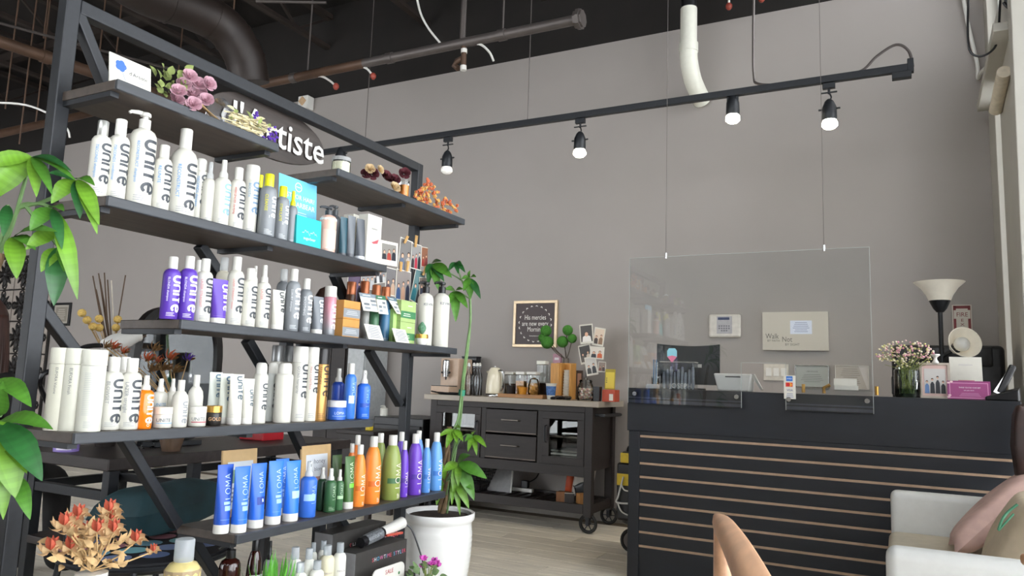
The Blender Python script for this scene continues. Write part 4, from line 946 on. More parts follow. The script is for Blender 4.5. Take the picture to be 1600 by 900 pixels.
# ---- photographs clipped on wires above the third shelf
XQ = XP+.06
pst = thing('photo_stand', 'thin wire stand with photographs clipped to it at the shelf end', 'photo stand', (XQ-.01, 2.6, z3))
ww_ = MB()
for i, (x0, y0, x1, y1) in enumerate(((607, 540, 606, 376), (630, 540, 628, 372), (648, 540, 649, 378), (560, 540, 556, 428))):
    q = aX(x1, y1, XQ-.006); part(pst, 'wire', MB().cyl((XQ-.006, q.y, z3+.004), q, .0015, 6), greypipe)
part(pst, 'base', MB().bb(XQ-.03, XQ+.012, aX(556, 500, XQ).y-.01, aX(650, 500, XQ).y+.02, z3+.0004, z3+.006), black_metal)
PALS = ((['#30323a', '#c94a3a', '#232838'], '#d8d2c8'), (['#6b7a94', '#d6c7bc'], '#b9b4b0'), (['#3a2c34', '#c8324a', '#20222a'], '#d9d6d2'), (['#b8403a', '#8a2c30'], '#c9805a'),
        (['#3a2a3c', '#c9a184', '#2a2430'], '#8a7296'), (['#9a9aa0', '#5a5a60', '#c8c8cc'], '#dcdcdc'), (['#2a2a2e', '#e8e8e8', '#3a3a3e', '#dedede'], '#b9b9bd'), (['#5a3a44', '#d8b49a'], '#a9a3a6'),
        (['#3a5a8c', '#d8a98c', '#26304a'], '#cfc3bd'), (['#1f7f8c', '#2a2a2e'], '#8fc0c4'), (['#3a3f52', '#8a5a4a'], '#b7a59a'))
phq = [(593, 621, 382, 416, 'white bordered snapshot of a group', 3), (621, 641, 374, 424, 'snapshot of a dark haired woman in grey', -4), (641, 657, 383, 421, 'snapshot with a red dress figure', 0), (658, 668, 388, 418, 'small red toned snapshot', 3),
       (541, 563, 425, 476, 'purple toned snapshot under the second shelf', 0), (563, 584, 426, 452, 'black and white snapshot under the second shelf', 0), (583, 603, 424, 446, 'striped black and white snapshot tilted upward', 12), (601, 617, 420, 462, 'snapshot of two figures beside the blue one', 0), (617, 640, 424, 470, 'snapshot with a large blue figure', 0),
       (640, 656, 416, 470, 'teal and black snapshot hanging like a diamond', -14), (655, 668, 436, 462, 'small snapshot behind the first black pump', 5)]
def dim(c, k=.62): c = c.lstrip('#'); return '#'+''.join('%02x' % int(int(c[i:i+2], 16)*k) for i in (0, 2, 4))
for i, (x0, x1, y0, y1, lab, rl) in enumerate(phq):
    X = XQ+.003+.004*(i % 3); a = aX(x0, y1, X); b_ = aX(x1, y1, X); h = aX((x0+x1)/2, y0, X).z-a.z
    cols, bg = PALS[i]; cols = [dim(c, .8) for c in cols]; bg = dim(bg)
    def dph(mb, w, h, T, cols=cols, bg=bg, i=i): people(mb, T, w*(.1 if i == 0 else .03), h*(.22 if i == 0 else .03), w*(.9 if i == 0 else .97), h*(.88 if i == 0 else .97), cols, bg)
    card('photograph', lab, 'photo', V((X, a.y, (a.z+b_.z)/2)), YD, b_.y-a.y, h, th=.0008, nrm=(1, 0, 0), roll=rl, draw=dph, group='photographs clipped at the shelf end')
pine = mat('clothespin_wood', '#d8ab6c', .6, 0, .2, 30)
for i, (x0, y0, x1, y1) in enumerate(((632, 380, 637, 369), (649, 386, 651, 368), (636, 424, 638, 408), (661, 430, 666, 416), (626, 424, 627, 409))):
    a, b_ = aX(x0, y0, XQ+.02), aX(x1, y1, XQ+.02); t = thing('clothespin', f'small wooden clothespin on the photo wires, {ORD[i]} from the left' if 0 else ('wooden clothespin clipped to the photo ' + ('of the dark haired woman', 'with the red dress figure', 'with the blue figure', 'shaped like a diamond', 'beside the group snapshot')[i]), 'clothespin', a, 0, 'clothespins on the photo wires')
    for s_ in (-1, 1): part(t, 'peg_half', MB().bar(a+V((0, .003*s_, 0)), b_+V((0, .0055*s_, 0)), .004, .006, (1, 0, 0)), pine)
# ---- frames on the fifth shelf, things on the lowest board
z5 = ZS[5]
def d_fr(mb, w, h, T):
    mb.col = '#dfe6ea'; mb.rect(w*.14, h*.12, w*.88, h*.82, T, .0006); mb.col = '#7aa08c'; mb.rect(w*.2, h*.5, w*.5, h*.7, T, .0009); lines(mb, T, w*.2, h*.2, w*.8, h*.45, 4, '#9aa2a8', .0009)
def d_fr2(mb, w, h, T):
    mb.col = '#dde3ea'; mb.rect(w*.14, h*.1, w*.88, h*.84, T, .0006); mb.col = '#6f7480'; mb.text('honey', h*.12, T, w*.6, h*.68, z=.0009); mb.text('blonde', h*.1, T, w*.6, h*.55, z=.0009); mb.col = '#b08a80'; mb.rect(w*.35, h*.15, w*.8, h*.45, T, .0009)
kraft = mat('kraft_frame', '#cfae7c', .6, 0, .06)
scard('kraft_frame', 'tan cardboard frame behind the blue tubes', 'picture frame', 352, 405, 703, XB+.03, z5, draw=d_fr, th=.008, col=kraft, lean=4)
scard('kraft_frame', 'tan cardboard frame with pale text behind the green sprays', 'picture frame', 475, 520, 696, XB+.045, z5, draw=d_fr2, th=.008, col=kraft, lean=4)
z6 = ZS[6]
amber = mat('amber_glass', '#2c100c', .12, 0, .2, 10, coat=.7)
for k, (cx, ty, w, kind, lab) in enumerate(((357, 850, 33, 'pump', 'round brown glass bottle with black pump under the fifth shelf'), (396, 842, 25, 'loma', 'tall brown bottle with black cap under the fifth shelf'), (419, 847, 17, 'spray', 'slim dark spray bottle with silver label beside the brown ones'))):
    p, H, wd = fit(cx, ty, w, z6, X=XF-(.10, .11, .14)[k]); p2, H, _ = fit(cx-6, ty, w, z6, X=XF-(.10, .11, .14)[k])
    bottle('brown_bottle', lab, 'brown glass bottles', p, H, wd, kind, bmat=amber if k < 2 else None, body='#8d9092', cap='#121214', prints=[('b', '#c4c6c4', .2, .55)] if k else ())
cl = glass('clear_cap', (.86, .9, .92), 1.2, .08, .35, (.8, .84, .88))
for k, (cx, ty, w, dx, lab) in enumerate(((459, 855, 22, .07, 'far left'), (481, 857, 20, .07, 'second from left'), (488, 848, 13, .17, 'at the back left'), (504, 845, 15, .17, 'at the back right'), (510, 852, 23, .08, 'with cream label, in the middle'), (530, 848, 20, .06, 'at the right end'), (467, 879, 22, .02, 'short, at the front left'), (494, 876, 22, .02, 'short, at the front right'))):
    p, H, wd = fit(cx, ty, w, z6, X=XF-dx)
    bottle('travel_bottle', 'white bottle with clear domed cap, '+lab+' of the low cluster', 'clear capped bottles below the fifth shelf', p, H, wd, 'shampoo', body='#e9e9e0' if k != 4 else '#e2dcc0', cmat=cl, prints=[('l', '#a9a9a0', 4), ('h', '#8a7f86', 'DESIGN', .45, .05)])
p, H, wd = fit(282, 842, 54, z6, X=XF-.04); r = wd/2
bottle('lotion_bottle', 'wide bottle of pale yellow lotion with clear pump cap', None, p, H, wd, 'shampoo', bmat=mat('yellow_lotion', '#dccb8a', .3), cmat=cl, prints=[('b', '#b09a7a', .66, .74, -180, 180)])
# appliance boxes
blk = mat('black_carton', '#3a3836', .5, 0, .1)
def d_show(mb, w, h, T):
    pal = ('#e05a6a', '#e8e8ea', '#5ab4e0', '#e07ab0', '#e8e8ea', '#7ac0e8', '#d05a8a')
    x = w*.30; s_ = h*.17
    for i, ch in enumerate('SHOWTIME STYLER'):
        if ch == ' ': x += s_*.5; continue
        mb.col = pal[i % 7]; mb.text(ch, s_, T, x, h*(.8 if w > .5 else .6), 'L', .0008); x += textgeo(ch)[2]*s_+s_*.14
for k, (x0, x1, yt, dx, th, lab) in enumerate(((520, 636, 815, .16, .09, 'upper black styling iron box with coloured lettering'), (556, 649, 846, .05, .09, 'lower black styling iron box with coloured lettering'))):
    X = XF-dx; a, b_ = aX(x0, yt+30, X).y, aX(x1, yt+25, X).y; h = aX((x0+x1)/2, yt+6, X).z-z6
    o = card('appliance_box', lab, 'box', V((X, a, z6)), YD, min(b_, 2.6)-a, h, th=th, col=blk, draw=d_show, nrm=(1, 0, 0), group='black styling iron boxes', bevel=.002, pname='carton')
    part(o, 'grey_end', MB().bb(X-th+.002, X-.002, a-.0015, a-.0005, z6+.002, z6+h-.002), mat('grey_carton', '#8b8a8c', .5))
ztop = z6+h
iron0, iron1 = V((XF-.09, aX(560, 850, XF-.1).y, ztop+.022)), V((XF-.10, aX(628, 820, XF-.1).y, ztop+.055))
t = thing('curling_iron', 'black and white curling iron lying on the lower black box', 'curling iron', (XF-.09, iron0.y, ztop))
part(t, 'barrel', MB().cyl(iron0, iron0.lerp(iron1, .55), .02, 14), black_plastic, smooth=True)
part(t, 'bristle_wrap', MB().cyl(iron0.lerp(iron1, .1), iron0.lerp(iron1, .45), .022, 10), mat('silver_wrap', '#8d9196', .4, .5, .5, 200))
part(t, 'handle', MB().cyl(iron0.lerp(iron1, .5), iron1, .02, 14, .024), white_plastic, smooth=True)
part(t, 'clamp', MB().bar(iron0.lerp(iron1, .5)+V((.02, 0, -.01)), iron0.lerp(iron1, .85)+V((.03, 0, -.025)), .012, .008), mat('red_tip', '#b84a3a', .5))
part(t, 'cord', MB().tube(catmull([iron1, iron1+V((.03, .03, -.03)), iron1+V((.08, .03, -.12)), V((XF+.0, iron1.y+.03, z6+.01))], 6), .004, 6), black_plastic, smooth=True)
b = MB()
for k in range(3): b.tube([V((XF-.2, 2.48+.02*k, ztop+.09)), V((XF-.17, 2.66, ztop+.11+.01*k)), V((XF-.15, 2.80, ztop+.14+.008*k))], .005, 6)
# sale sign, grass, cyclamen
def d_sale(mb, w, h, T): mb.col = '#a8323c'; mb.text('SALE', h*.33, T, w*.5, h*.6, z=.0012, sx=1.05)
Xs = XF+.02; a, b_ = aX(583, 890, Xs), aX(632, 885, Xs)
t = thing('sale_sign', 'white rounded sale sign with red letters at the bottom edge', 'sign', (Xs, (a.y+b_.y)/2, z6))
w = b_.y-a.y; h = aX(608, 884, Xs).z-z6; T = frame_T(V((Xs, a.y, z6)), YD, (1, 0, 0)); rr = .025
pl = [(0, 0), (w, 0)]+[(w-rr+rr*math.cos(R(q)), h-rr+rr*math.sin(R(q))) for q in range(0, 91, 15)]+[(rr+rr*math.cos(R(q)), h-rr+rr*math.sin(R(q))) for q in range(90, 181, 15)]
part(t, 'board', MB().prism(pl, .004, T @ Mx.Translation((0, 0, -.004))), white_plastic); mb = MB(); d_sale(mb, w, h, T); mb.col = '#4f8a5a'; mb.disc(w*.82, h*.45, .006, T, z=.001); part(t, 'printed_face', mb, PRINT)
gp = aX(430, 890, XF-.02); gp.z = z6
t = thing('grass_plant', 'small tuft of bright green artificial grass in a pot', 'plant', gp)
part(t, 'pot', MB().lathe([(.028, .0004), (.036, .06), (.033, .06)], 16), white_plastic, smooth=True, world=False)
gm2 = mat('grass_green', '#5fae3a', .5, 0, .3, 40); top = aX(430, 858, XF-.02).z
for i in range(44):
    a = rnd.uniform(0, 2*PI); o_ = rnd.uniform(.0, .6); L = (top-z6-.06)*rnd.uniform(.7, 1.05)
    p = gp+V((math.cos(a)*.018, math.sin(a)*.018, .055)); q = p+V((math.cos(a)*o_*L, math.sin(a)*o_*L, L*(1-.3*o_)))
    part(t, 'blade', leaf_geo(MB(), p, q, .007, (math.cos(a), math.sin(a), .6), .08, .2, 5), gm2, smooth='all')
cp_ = aX(668, 898, XF+.08); cp_.z = z6
t = thing('cyclamen_pot', 'pink flowering plant in front of the white pot', 'plant', (cp_.x, cp_.y, 0))
part(t, 'pot', MB().lathe([(.05, .0), (.07, .2), (.062, .2)], 18), mat('terracotta_dark', '#5a4a40', .7), smooth=True, world=False)
pk = mesh('petal', leaf_geo(MB(), (0, 0, 0), (0, 0, 1), .8, (1, 0, 0), .1, .1, 5), mat('pink_petal', '#d65ac0', .5, 0, .2, 40), smooth='all')
gl_ = mat('cyclamen_leaf', '#5f7a4a', .6, 0, .3, 60)
for i in range(16):
    x, y = rnd.uniform(652, 686), rnd.uniform(873, 890); f0 = aX(x, y, XF+.06+rnd.uniform(-.03, .03))
    part(t, 'flower_stem', MB().tube([(cp_.x, cp_.y, .2), V((cp_.x, cp_.y, .2)).lerp(f0, .6)+V((0, 0, .03)), f0], .0015, 5), greendry)
    for k in range(4): inst('petal', pk, t, f0, .02, (math.cos(k*1.57+i)*.7, math.sin(k*1.57+i)*.7, .7), i)
for i in range(16):
    x, y = rnd.uniform(632, 690), rnd.uniform(884, 905); p = aX(x, y, XF+.06+rnd.uniform(-.03, .03)); part(t, 'leaf', leaf_geo(MB(), p, p+V((rnd.uniform(-.03, .03), rnd.uniform(-.03, .03), .01)), .03, (1, 0, .6), .1, .1, 5), gl_, smooth='all')
# dried bouquet in the lower left corner
vp = aX(140, 925, XF+.03); vp.z = 0
t = thing('dried_flower_vase', 'vase of straw coloured dried flowers with red tips at lower left', 'flowers', vp)
part(t, 'vase', MB().lathe([(.05, 0), (.06, .1), (.05, .28), (.032, .36), (.036, aX(140, 895, vp.x).z)], 18), white_plastic, smooth=True, world=False)
vm = vp.copy(); vm.z = aX(140, 893, vp.x).z
bract = mesh('bract', leaf_geo(MB(), (0, 0, 0), (0, 0, 1), .5, (1, 0, 0), .25, .15, 4), mat('straw_bract', '#d3b184', .8, 0, .3, 30), smooth='all')
tipm = mesh('red_bract', leaf_geo(MB(), (0, 0, 0), (0, 0, 1), .4, (1, 0, 0), .1, .15, 4), mat('red_bract', '#c8614a', .8, 0, .3, 30), smooth='all')
for i, (x, y) in enumerate(((79, 860), (100, 822), (121, 808), (111, 827), (110, 858), (133, 835), (151, 832), (170, 800), (173, 812), (176, 832), (211, 847), (239, 862))):
    fp = aX(x, y, vp.x+.05*math.sin(i*2.3)); part(t, 'flower_stem', MB().tube([vm, vm.lerp(fp, .5)+V((0, .008, -.004)), fp], .0022, 5), strawm)
    for k in range(18):
        a = k*2.4; e = .2+.9*(k/18)
        inst('bract' if k > 6 else 'red_bract', bract if k > 6 else tipm, t, fp, .034 if i < 11 else .022, (math.cos(a)*e, math.sin(a)*e, 1.0-1.1*(k/18)), a)
for i in range(95):
    s_ = rnd.random(); x = 140+rnd.uniform(-62, 70)*(1-s_*.6); y = 893-rnd.uniform(0, 62); p = aX(x, y, vp.x+rnd.uniform(-.05, .05))
    part(t, 'dry_leaf', leaf_geo(MB(), p, p+V((rnd.uniform(-.03, .03), rnd.uniform(-.03, .03), rnd.uniform(-.01, .035))), .014, (1, rnd.uniform(-1, 1), .4), .15, .2, 4), strawm, smooth='all')
# ================================================================ leafy plants
lm1 = mat('leaf_green', '#4a7d2a', .4, 0, .25, 12, .05, vein=True); lm2 = mat('leaf_bright', '#638f2a', .4, 0, .25, 12, .05, vein=True); lm3 = mat('leaf_deep', '#285c2d', .38, 0, .25, 12, .05, vein=True)
stemg = mat('green_stem', '#6f8f5a', .5, 0, .2, 20); bark = mat('bark', '#7a6348', .8, 0, .35, 30, .3)
def leafpx(t, a, b_, D0, D1, w, mt, droop=.1, nrm=None):
    p, q = aD(*a, D0), aD(*b_, D1); part(t, 'leaf', leaf_geo(MB(), p, q, w, nrm or (EYE-p).normalized()+V((0, 0, .7)), droop, .22, 18, True), mt, smooth='all')
base = aD(-70, 700, 1.5); base.z = 0
t = thing('money_tree', 'leafy green potted tree at the left edge in front of the shelf', 'plant', base)
part(t, 'pot', MB().lathe([(.11, 0), (.14, .26), (.15, .3), (.13, .3)], 24), white_plastic, smooth=True, world=False)
part(t, 'trunk', MB().tube(catmull([base+V((0, 0, .28)), base+V((.01, 0, .7)), aD(-40, 520, 1.5), aD(0, 395, 1.52)], 6), [.02-.0005*i for i in range(19)], 8), bark, smooth=True)
for pts in (((-5, 400), (10, 340), (12, 320)), ((0, 395), (30, 325), (60, 318), (100, 300), (118, 285)), ((0, 395), (20, 350), (48, 250)), ((30, 325), (60, 318), (80, 325)), ((5, 390), (22, 372)), ((40, 322), (75, 365), (92, 385)), ((-30, 600), (-10, 640), (2, 650))):
    part(t, 'stem', MB().tube(catmull([aD(x, y, 1.55) for x, y in pts], 4), .004, 6), stemg, smooth=True)
for a, b_, w, mt in (((50, 245), (-25, 318), .075, lm2), ((50, 245), (-30, 262), .05, lm2), ((50, 245), (57, 308), .035, lm2), ((50, 245), (82, 305), .03, lm1), ((50, 245), (118, 282), .028, lm1), ((50, 245), (112, 268), .025, lm3),
                     ((117, 280), (76, 270), .03, lm3), ((117, 280), (80, 318), .045, lm2), ((119, 282), (125, 342), .035, lm3), ((121, 280), (155, 352), .04, lm2), ((121, 280), (152, 366), .035, lm2), ((119, 280), (148, 290), .03, lm1),
                     ((80, 325), (47, 360), .045, lm1), ((82, 326), (97, 390), .03, lm3), ((84, 326), (121, 468), .045, lm2), ((80, 325), (100, 330), .03, lm1),
                     ((92, 385), (84, 478), .055, lm3), ((90, 388), (64, 425), .04, lm2), ((88, 362), (40, 390), .045, lm2), ((95, 385), (100, 425), .03, lm1),
                     ((20, 370), (26, 436), .05, lm2), ((20, 370), (56, 391), .035, lm1), ((22, 370), (90, 362), .035, lm1), ((12, 320), (5, 370), .03, lm3)):
    leafpx(t, a, b_, 1.55, 1.5, w*.72, mt)
for a, b_, w, mt in (((-2, 592), (49, 636), .05, lm1), ((2, 656), (83, 671), .05, lm1), ((0, 660), (66, 752), .07, lm3), ((-5, 655), (24, 778), .085, lm2), ((2, 660), (5, 812), .05, lm2), ((20, 740), (47, 812), .04, lm1), ((-2, 650), (5, 595), .04, lm1), ((10, 690), (42, 740), .04, lm2)):
    leafpx(t, a, b_, 1.45, 1.4, w*.72, mt)
# tall plant in the white pot
pp = V((-1.93, 3.04, 0)); zr = .435
t = thing('potted_money_tree', 'tall thin plant with braided trunk in a white ribbed pot', 'plant', pp)
pr = [(.105, 0), (.115, .01)]
for i in range(14): z = .02+i*.0235; pr += [(.115+.042*math.sin(min(1, z/.3)*1.45), z), (.118+.042*math.sin(min(1, z/.3)*1.45), z+.012)]
pr += [(.156, .36), (.153, .385), (.156, .395), (.166, .405), (.168, zr-.005), (.163, zr), (.152, zr-.004), (.149, zr-.05)]
part(t, 'pot', MB().lathe(pr, 40, open_=True), mat('white_glaze', '#f3f3f1', .25, 0, .02, 8, coat=.4), smooth=True, world=False, auto=60)
part(t, 'soil', MB().lathe([(.147, zr-.045), (.147, zr-.02), (.05, zr-.012), (.001, zr-.01)], 24), mat('soil', '#2d211a', .95, 0, .5, 80, .6), world=False)
DQ = lambda x, y, d=0: aD(x, y, proj((pp.x, pp.y, .6))[2]+d)
for k in range(3):
    path = []
    for i in range(15):
        s_ = i/14; y = 812-145*s_; x = 690+12*s_; ph = s_*9+k*2.094; c = DQ(x, y); c += CR*(.014*math.cos(ph)*(1-.5*s_))+CF*(.014*math.sin(ph)*(1-.5*s_)); path.append(c)
    part(t, 'trunk_strand', MB().tube(path, [.011-.0004*i for i in range(15)], 8), bark, smooth=True)
for dx_, r_ in ((0, .006), (6, .005)):
    part(t, 'green_cane', MB().tube(catmull([DQ(692+dx_, 805), DQ(706+dx_*.6, 720), DQ(716+dx_*.5, 660), DQ(722+dx_*.4, 600), DQ(730+dx_*.3, 540), DQ(735, 500), DQ(734, 460)], 5), r_, 8), stemg, smooth=True)
part(t, 'plant_tie', MB().cyl(DQ(722, 609), DQ(721, 618), .016, 10), mat('green_tie', '#2f8a6a', .5), smooth=True)
for pts in (((734, 465), (728, 445), (712, 432), (690, 420), (674, 412)), ((733, 462), (722, 440), (716, 420), (712, 410)), ((734, 468), (735, 450), (734, 436)), ((733, 466), (720, 458), (711, 455)), ((722, 600), (716, 650), (709, 670)), ((700, 740), (712, 700), (726, 680), (738, 680)), ((698, 750), (706, 735), (715, 723)), ((697, 752), (703, 748), (709, 745))):
    part(t, 'stem', MB().tube(catmull([DQ(x, y, -.04) for x, y in pts], 4), .0035, 6), stemg, smooth=True)
for a, b_, w, mt in (((674, 412), (664, 428), .03, lm3), ((674, 412), (668, 448), .035, lm3), ((675, 412), (686, 455), .05, lm1), ((676, 412), (706, 434), .06, lm1), ((675, 412), (694, 440), .04, lm3), ((674, 412), (690, 408), .03, lm3),
                     ((712, 410), (700, 424), .03, lm3), ((712, 410), (716, 428), .03, lm3), ((712, 410), (727, 426), .03, lm3), ((712, 410), (722, 414), .025, lm3),
                     ((734, 435), (724, 455), .04, lm1), ((734, 435), (735, 468), .045, lm1), ((734, 435), (751, 467), .04, lm3), ((734, 434), (744, 433), .03, lm1), ((734, 434), (721, 436), .03, lm1), ((734, 434), (735, 422), .02, lm1),
                     ((711, 455), (712, 503), .05, lm1), ((711, 455), (731, 482), .045, lm1), ((711, 454), (695, 452), .04, lm1), ((711, 455), (699, 478), .035, lm1), ((711, 455), (724, 452), .03, lm1),
                     ((709, 671), (684, 683), .03, lm2), ((709, 671), (697, 700), .04, lm2), ((710, 671), (714, 694), .03, lm2), ((710, 671), (724, 690), .035, lm2), ((709, 670), (720, 668), .03, lm2),
                     ((738, 680), (726, 690), .03, lm1), ((738, 680), (731, 706), .03, lm2), ((739, 680), (745, 712), .03, lm2), ((740, 680), (760, 699), .035, lm2), ((739, 679), (744, 674), .025, lm2),
                     ((715, 723), (690, 738), .05, lm2), ((715, 722), (735, 711), .05, lm1), ((716, 723), (761, 748), .07, lm1), ((716, 724), (741, 782), .07, lm1), ((715, 724), (708, 770), .05, lm2), ((715, 725), (716, 760), .04, lm2),
                     ((709, 745), (733, 795), .05, lm2), ((709, 746), (719, 806), .03, lm2), ((708, 746), (706, 790), .03, lm2), ((709, 745), (739, 765), .05, lm1), ((690, 748), (682, 790), .04, lm2), ((694, 750), (690, 720), .03, lm2), ((694, 755), (676, 762), .03, lm1)):
    p, q = DQ(*a, -.05), DQ(*b_, -.12); part(t, 'leaf', leaf_geo(MB(), p, q, w*.8, (EYE-p).normalized()+V((0, 0, .5)), .1, .2, 12, True), mt, smooth='all')
# ================================================================ behind the shelf: styling desk, mirror, chair
DX0, DX1, DY0, DY1, DZ = -3.12, -2.56, 1.78, 3.14, .72
t = thing('styling_desk', 'dark wooden styling desk on a black metal frame behind the shelf', 'desk', ((DX0+DX1)/2, (DY0+DY1)/2, 0))
part(t, 'desk_top', MB().bb(DX0, DX1, DY0, DY1, DZ-.045, DZ), dark_wood, .004)
part(t, 'lower_shelf', MB().bb(DX0+.04, DX1-.03, DY0+.03, DY0+.42, .36, .39), dark_wood, .003)
for x in (DX0+.05, DX1-.05):
    for y in (DY0+.05, DY0+.42, DY1-.05): part(t, 'leg', MB().bb(x-.02, x+.02, y-.02, y+.02, 0, DZ-.045), black_metal, .002)
for x in (DX0+.05, DX1-.05): part(t, 'rail', MB().bb(x-.015, x+.015, DY0+.05, DY1-.05, .56, .595), black_metal, .002)
for y in (DY0+.05, DY1-.05): part(t, 'rail', MB().bb(DX0+.05, DX1-.05, y-.015, y+.015, .56, .595), black_metal, .002)
part(t, 'rail', MB().bb(DX0+.05, DX1-.05, DY0+.40, DY0+.43, .56, .595), black_metal, .002)
for k, (dz, w, c, lab) in enumerate(((0, .2, '#cfc8b8', 'cream closed book at the bottom of the desk shelf pile'), (.026, .18, '#c4ccd2', 'pale blue closed book on top of the cream one'))):
    p = V((DX1-.14, DY0+.15, .3906+dz)); o = thing('book', lab, 'book', p, .1+.15*k, 'books on the desk shelf')
    part(o, 'cover', MB().bb(-.075, .075, -w/2, w/2, 0, .003).bb(-.075, .075, -w/2, w/2, .021, .025).bb(-.078, -.074, -w/2, w/2, 0, .025), mat('cover_'+c.strip('#'), c, .5), world=False)
    part(o, 'pages', MB().bb(-.073, .072, -w/2+.004, w/2-.004, .003, .021), paper, world=False)
def ondesk(x, y): return aZ(x, y, DZ)
p = ondesk(103, 705); d = proj(p)[2]; r = 18*d/F
t = thing('lavender_roll', 'lavender ring shaped roll on the desk below the cream cans', 'roll', p)
part(t, 'band', MB().lathe([(r*.75, .0003), (r, .0005), (r, .03), (r*.75, .03), (r*.75, .0003)], 28, open_=True), mat('lavender', '#8d78c0', .4), smooth=True, world=False)
mb = MB(); mb.col = '#e4dcf2'; mb.band(r, .008, .022, R(-80), R(-10)); part(t, 'label', mb, PRINT, world=False)
p, H, wd = fit(409, 671, 44, DZ, X=-2.85)
t = thing('red_box', 'glossy red tin box on the desk under the fourth shelf', 'box', p)
part(t, 'tin', MB().bb(-.08, .08, -wd/2, wd/2, .0004, H*.8), mat('red_tin', '#a8242c', .25, 0, .05), .004, world=False); part(t, 'tin_lid', MB().bb(-.083, .083, -wd/2-.003, wd/2+.003, H*.8, H), MC['red_tin'], .004, world=False)
for k, px in enumerate((222, 240)):
    p, H, wd = fit(px, 672, 14, DZ, X=-2.8); t = thing('glass_dish', ('left' if k == 0 else 'right')+' small clear glass on the desk under the fourth shelf', 'glass', p, 0, 'small glasses on the desk')
    part(t, 'bowl', MB().lathe([(wd*.3, .0004), (wd*.32, .004), (wd*.08, .01), (wd*.08, H*.4), (wd*.4, H*.6), (wd*.5, H)], 16, open_=True), clear, smooth=True, world=False)
t = thing('wire_hook', 'small curled wire hook standing on the desk', 'hook', ondesk(372, 684))
q = ondesk(372, 684); part(t, 'wire', MB().tube([q+V((0, .02*math.cos(a/3), .03-.022*math.sin(a/3)*1.2)) for a in range(0, 16)], .0025, 6).cyl(q, q+V((0, 0, .01)), .003, 6), greypipe, smooth=True)
# standing oval mirror
MXp = -2.86; c0 = aX(275, 590, MXp); my = (aX(345, 570, MXp).y-aX(205, 570, MXp).y)/2; mz = (aX(275, 480, MXp).z-DZ-.02)/2; cz = DZ+.02+mz
t = thing('oval_mirror', 'standing mirror in a thick black curved frame on the desk', 'mirror', (MXp, c0.y, DZ))
T = frame_T(V((MXp, c0.y, cz)), YD, (1, 0, 0)); n = 44
def sup(a, e=.62): return (math.copysign(abs(math.cos(a))**e, math.cos(a)), math.copysign(abs(math.sin(a))**e, math.sin(a)))
b = MB(); vs, fs = [], []
for i in range(n):
    u, v = sup(2*PI*i/n)
    for s_, z in ((1, -.02), (1, .02), (.86, .022), (.86, -.02)): vs.append((my*u*s_, mz*v*(s_ if s_ == 1 else .9), z))
for i in range(n):
    for k in range(4): j = (i+1) % n; fs.append((i*4+k, j*4+k, j*4+(k+1) % 4, i*4+(k+1) % 4))
part(t, 'frame', b.put(vs, fs, T), mat('mirror_frame', '#191615', .3, 0, .5, 120), smooth=True)
part(t, 'mirror_glass', MB().poly([(my*.88*sup(2*PI*i/n)[0], mz*.92*sup(2*PI*i/n)[1], .008) for i in range(n)], T), mat('mirror', '#c9cbcc', .03, 1, .01))
part(t, 'stand', MB().bb(MXp-.06, MXp+.06, c0.y-.12, c0.y+.12, DZ+.0004, DZ+.022), black_metal, .003)
# gooseneck dryer
g0 = V((-3.0, 1.90, DZ))
t = thing('hair_dryer', 'white hair dryer held by a black gooseneck arm beside the mirror', 'hair dryer', g0)
part(t, 'clamp_base', MB().lathe([(.045, .0004), (.045, .012), (.015, .025), (.012, .05)], 18), black_plastic, smooth=True, world=False)
hp = aX(172, 540, -2.72)
part(t, 'gooseneck', MB().tube(catmull([g0+V((0, 0, .04)), aX(62, 600, -2.75), aX(95, 572, -2.74), aX(130, 543, -2.73), hp], 6), .009, 8), black_plastic, smooth=True)
hd = (aX(206, 527, -2.72)-hp).normalized()
part(t, 'barrel', MB().lathe([(.012, -.03), (.032, -.02), (.038, .02), (.032, .08), (.026, .12), (.028, .125)], 18, frame_T(hp, V((0, 0, 1)).cross(hd), hd)), white_plastic, smooth=True)
part(t, 'handle', MB().cyl(hp+hd*.02, hp+hd*.03+V((.02, .0, -.1)), .014, 12), white_plastic, smooth=True)
part(t, 'nozzle', MB().cyl(hp+hd*.12, hp+hd*.15, .024, 14, .02), chrome, smooth=True)
# dried orange flowers on the desk and reed vase
p = V((-2.66, 2.12, DZ)); 
t = thing('orange_dried_arrangement', 'dried orange flowers behind the small spray bottles', 'flowers', p)
part(t, 'vase', MB().lathe([(.035, .0004), (.05, .06), (.04, .14), (.03, .18), (.034, .19)], 18), mat('brown_vase', '#5a4636', .5), smooth=True, world=False)
dk = mesh('petal', leaf_geo(MB(), (0, 0, 0), (0, 0, 1), .3, (1, 0, 0), .15, .15, 4), mat('rust_petal', '#b85a35', .8, 0, .3, 30), smooth='all'); dk2 = mesh('petal', leaf_geo(MB(), (0, 0, 0), (0, 0, 1), .25, (1, 0, 0), .15, .15, 4), mat('brown_petal', '#7a5a34', .85, 0, .3, 30), smooth='all'); dk3 = mesh('petal', leaf_geo(MB(), (0, 0, 0), (0, 0, 1), .25, (1, 0, 0), .15, .15, 4), purpdry, smooth='all')
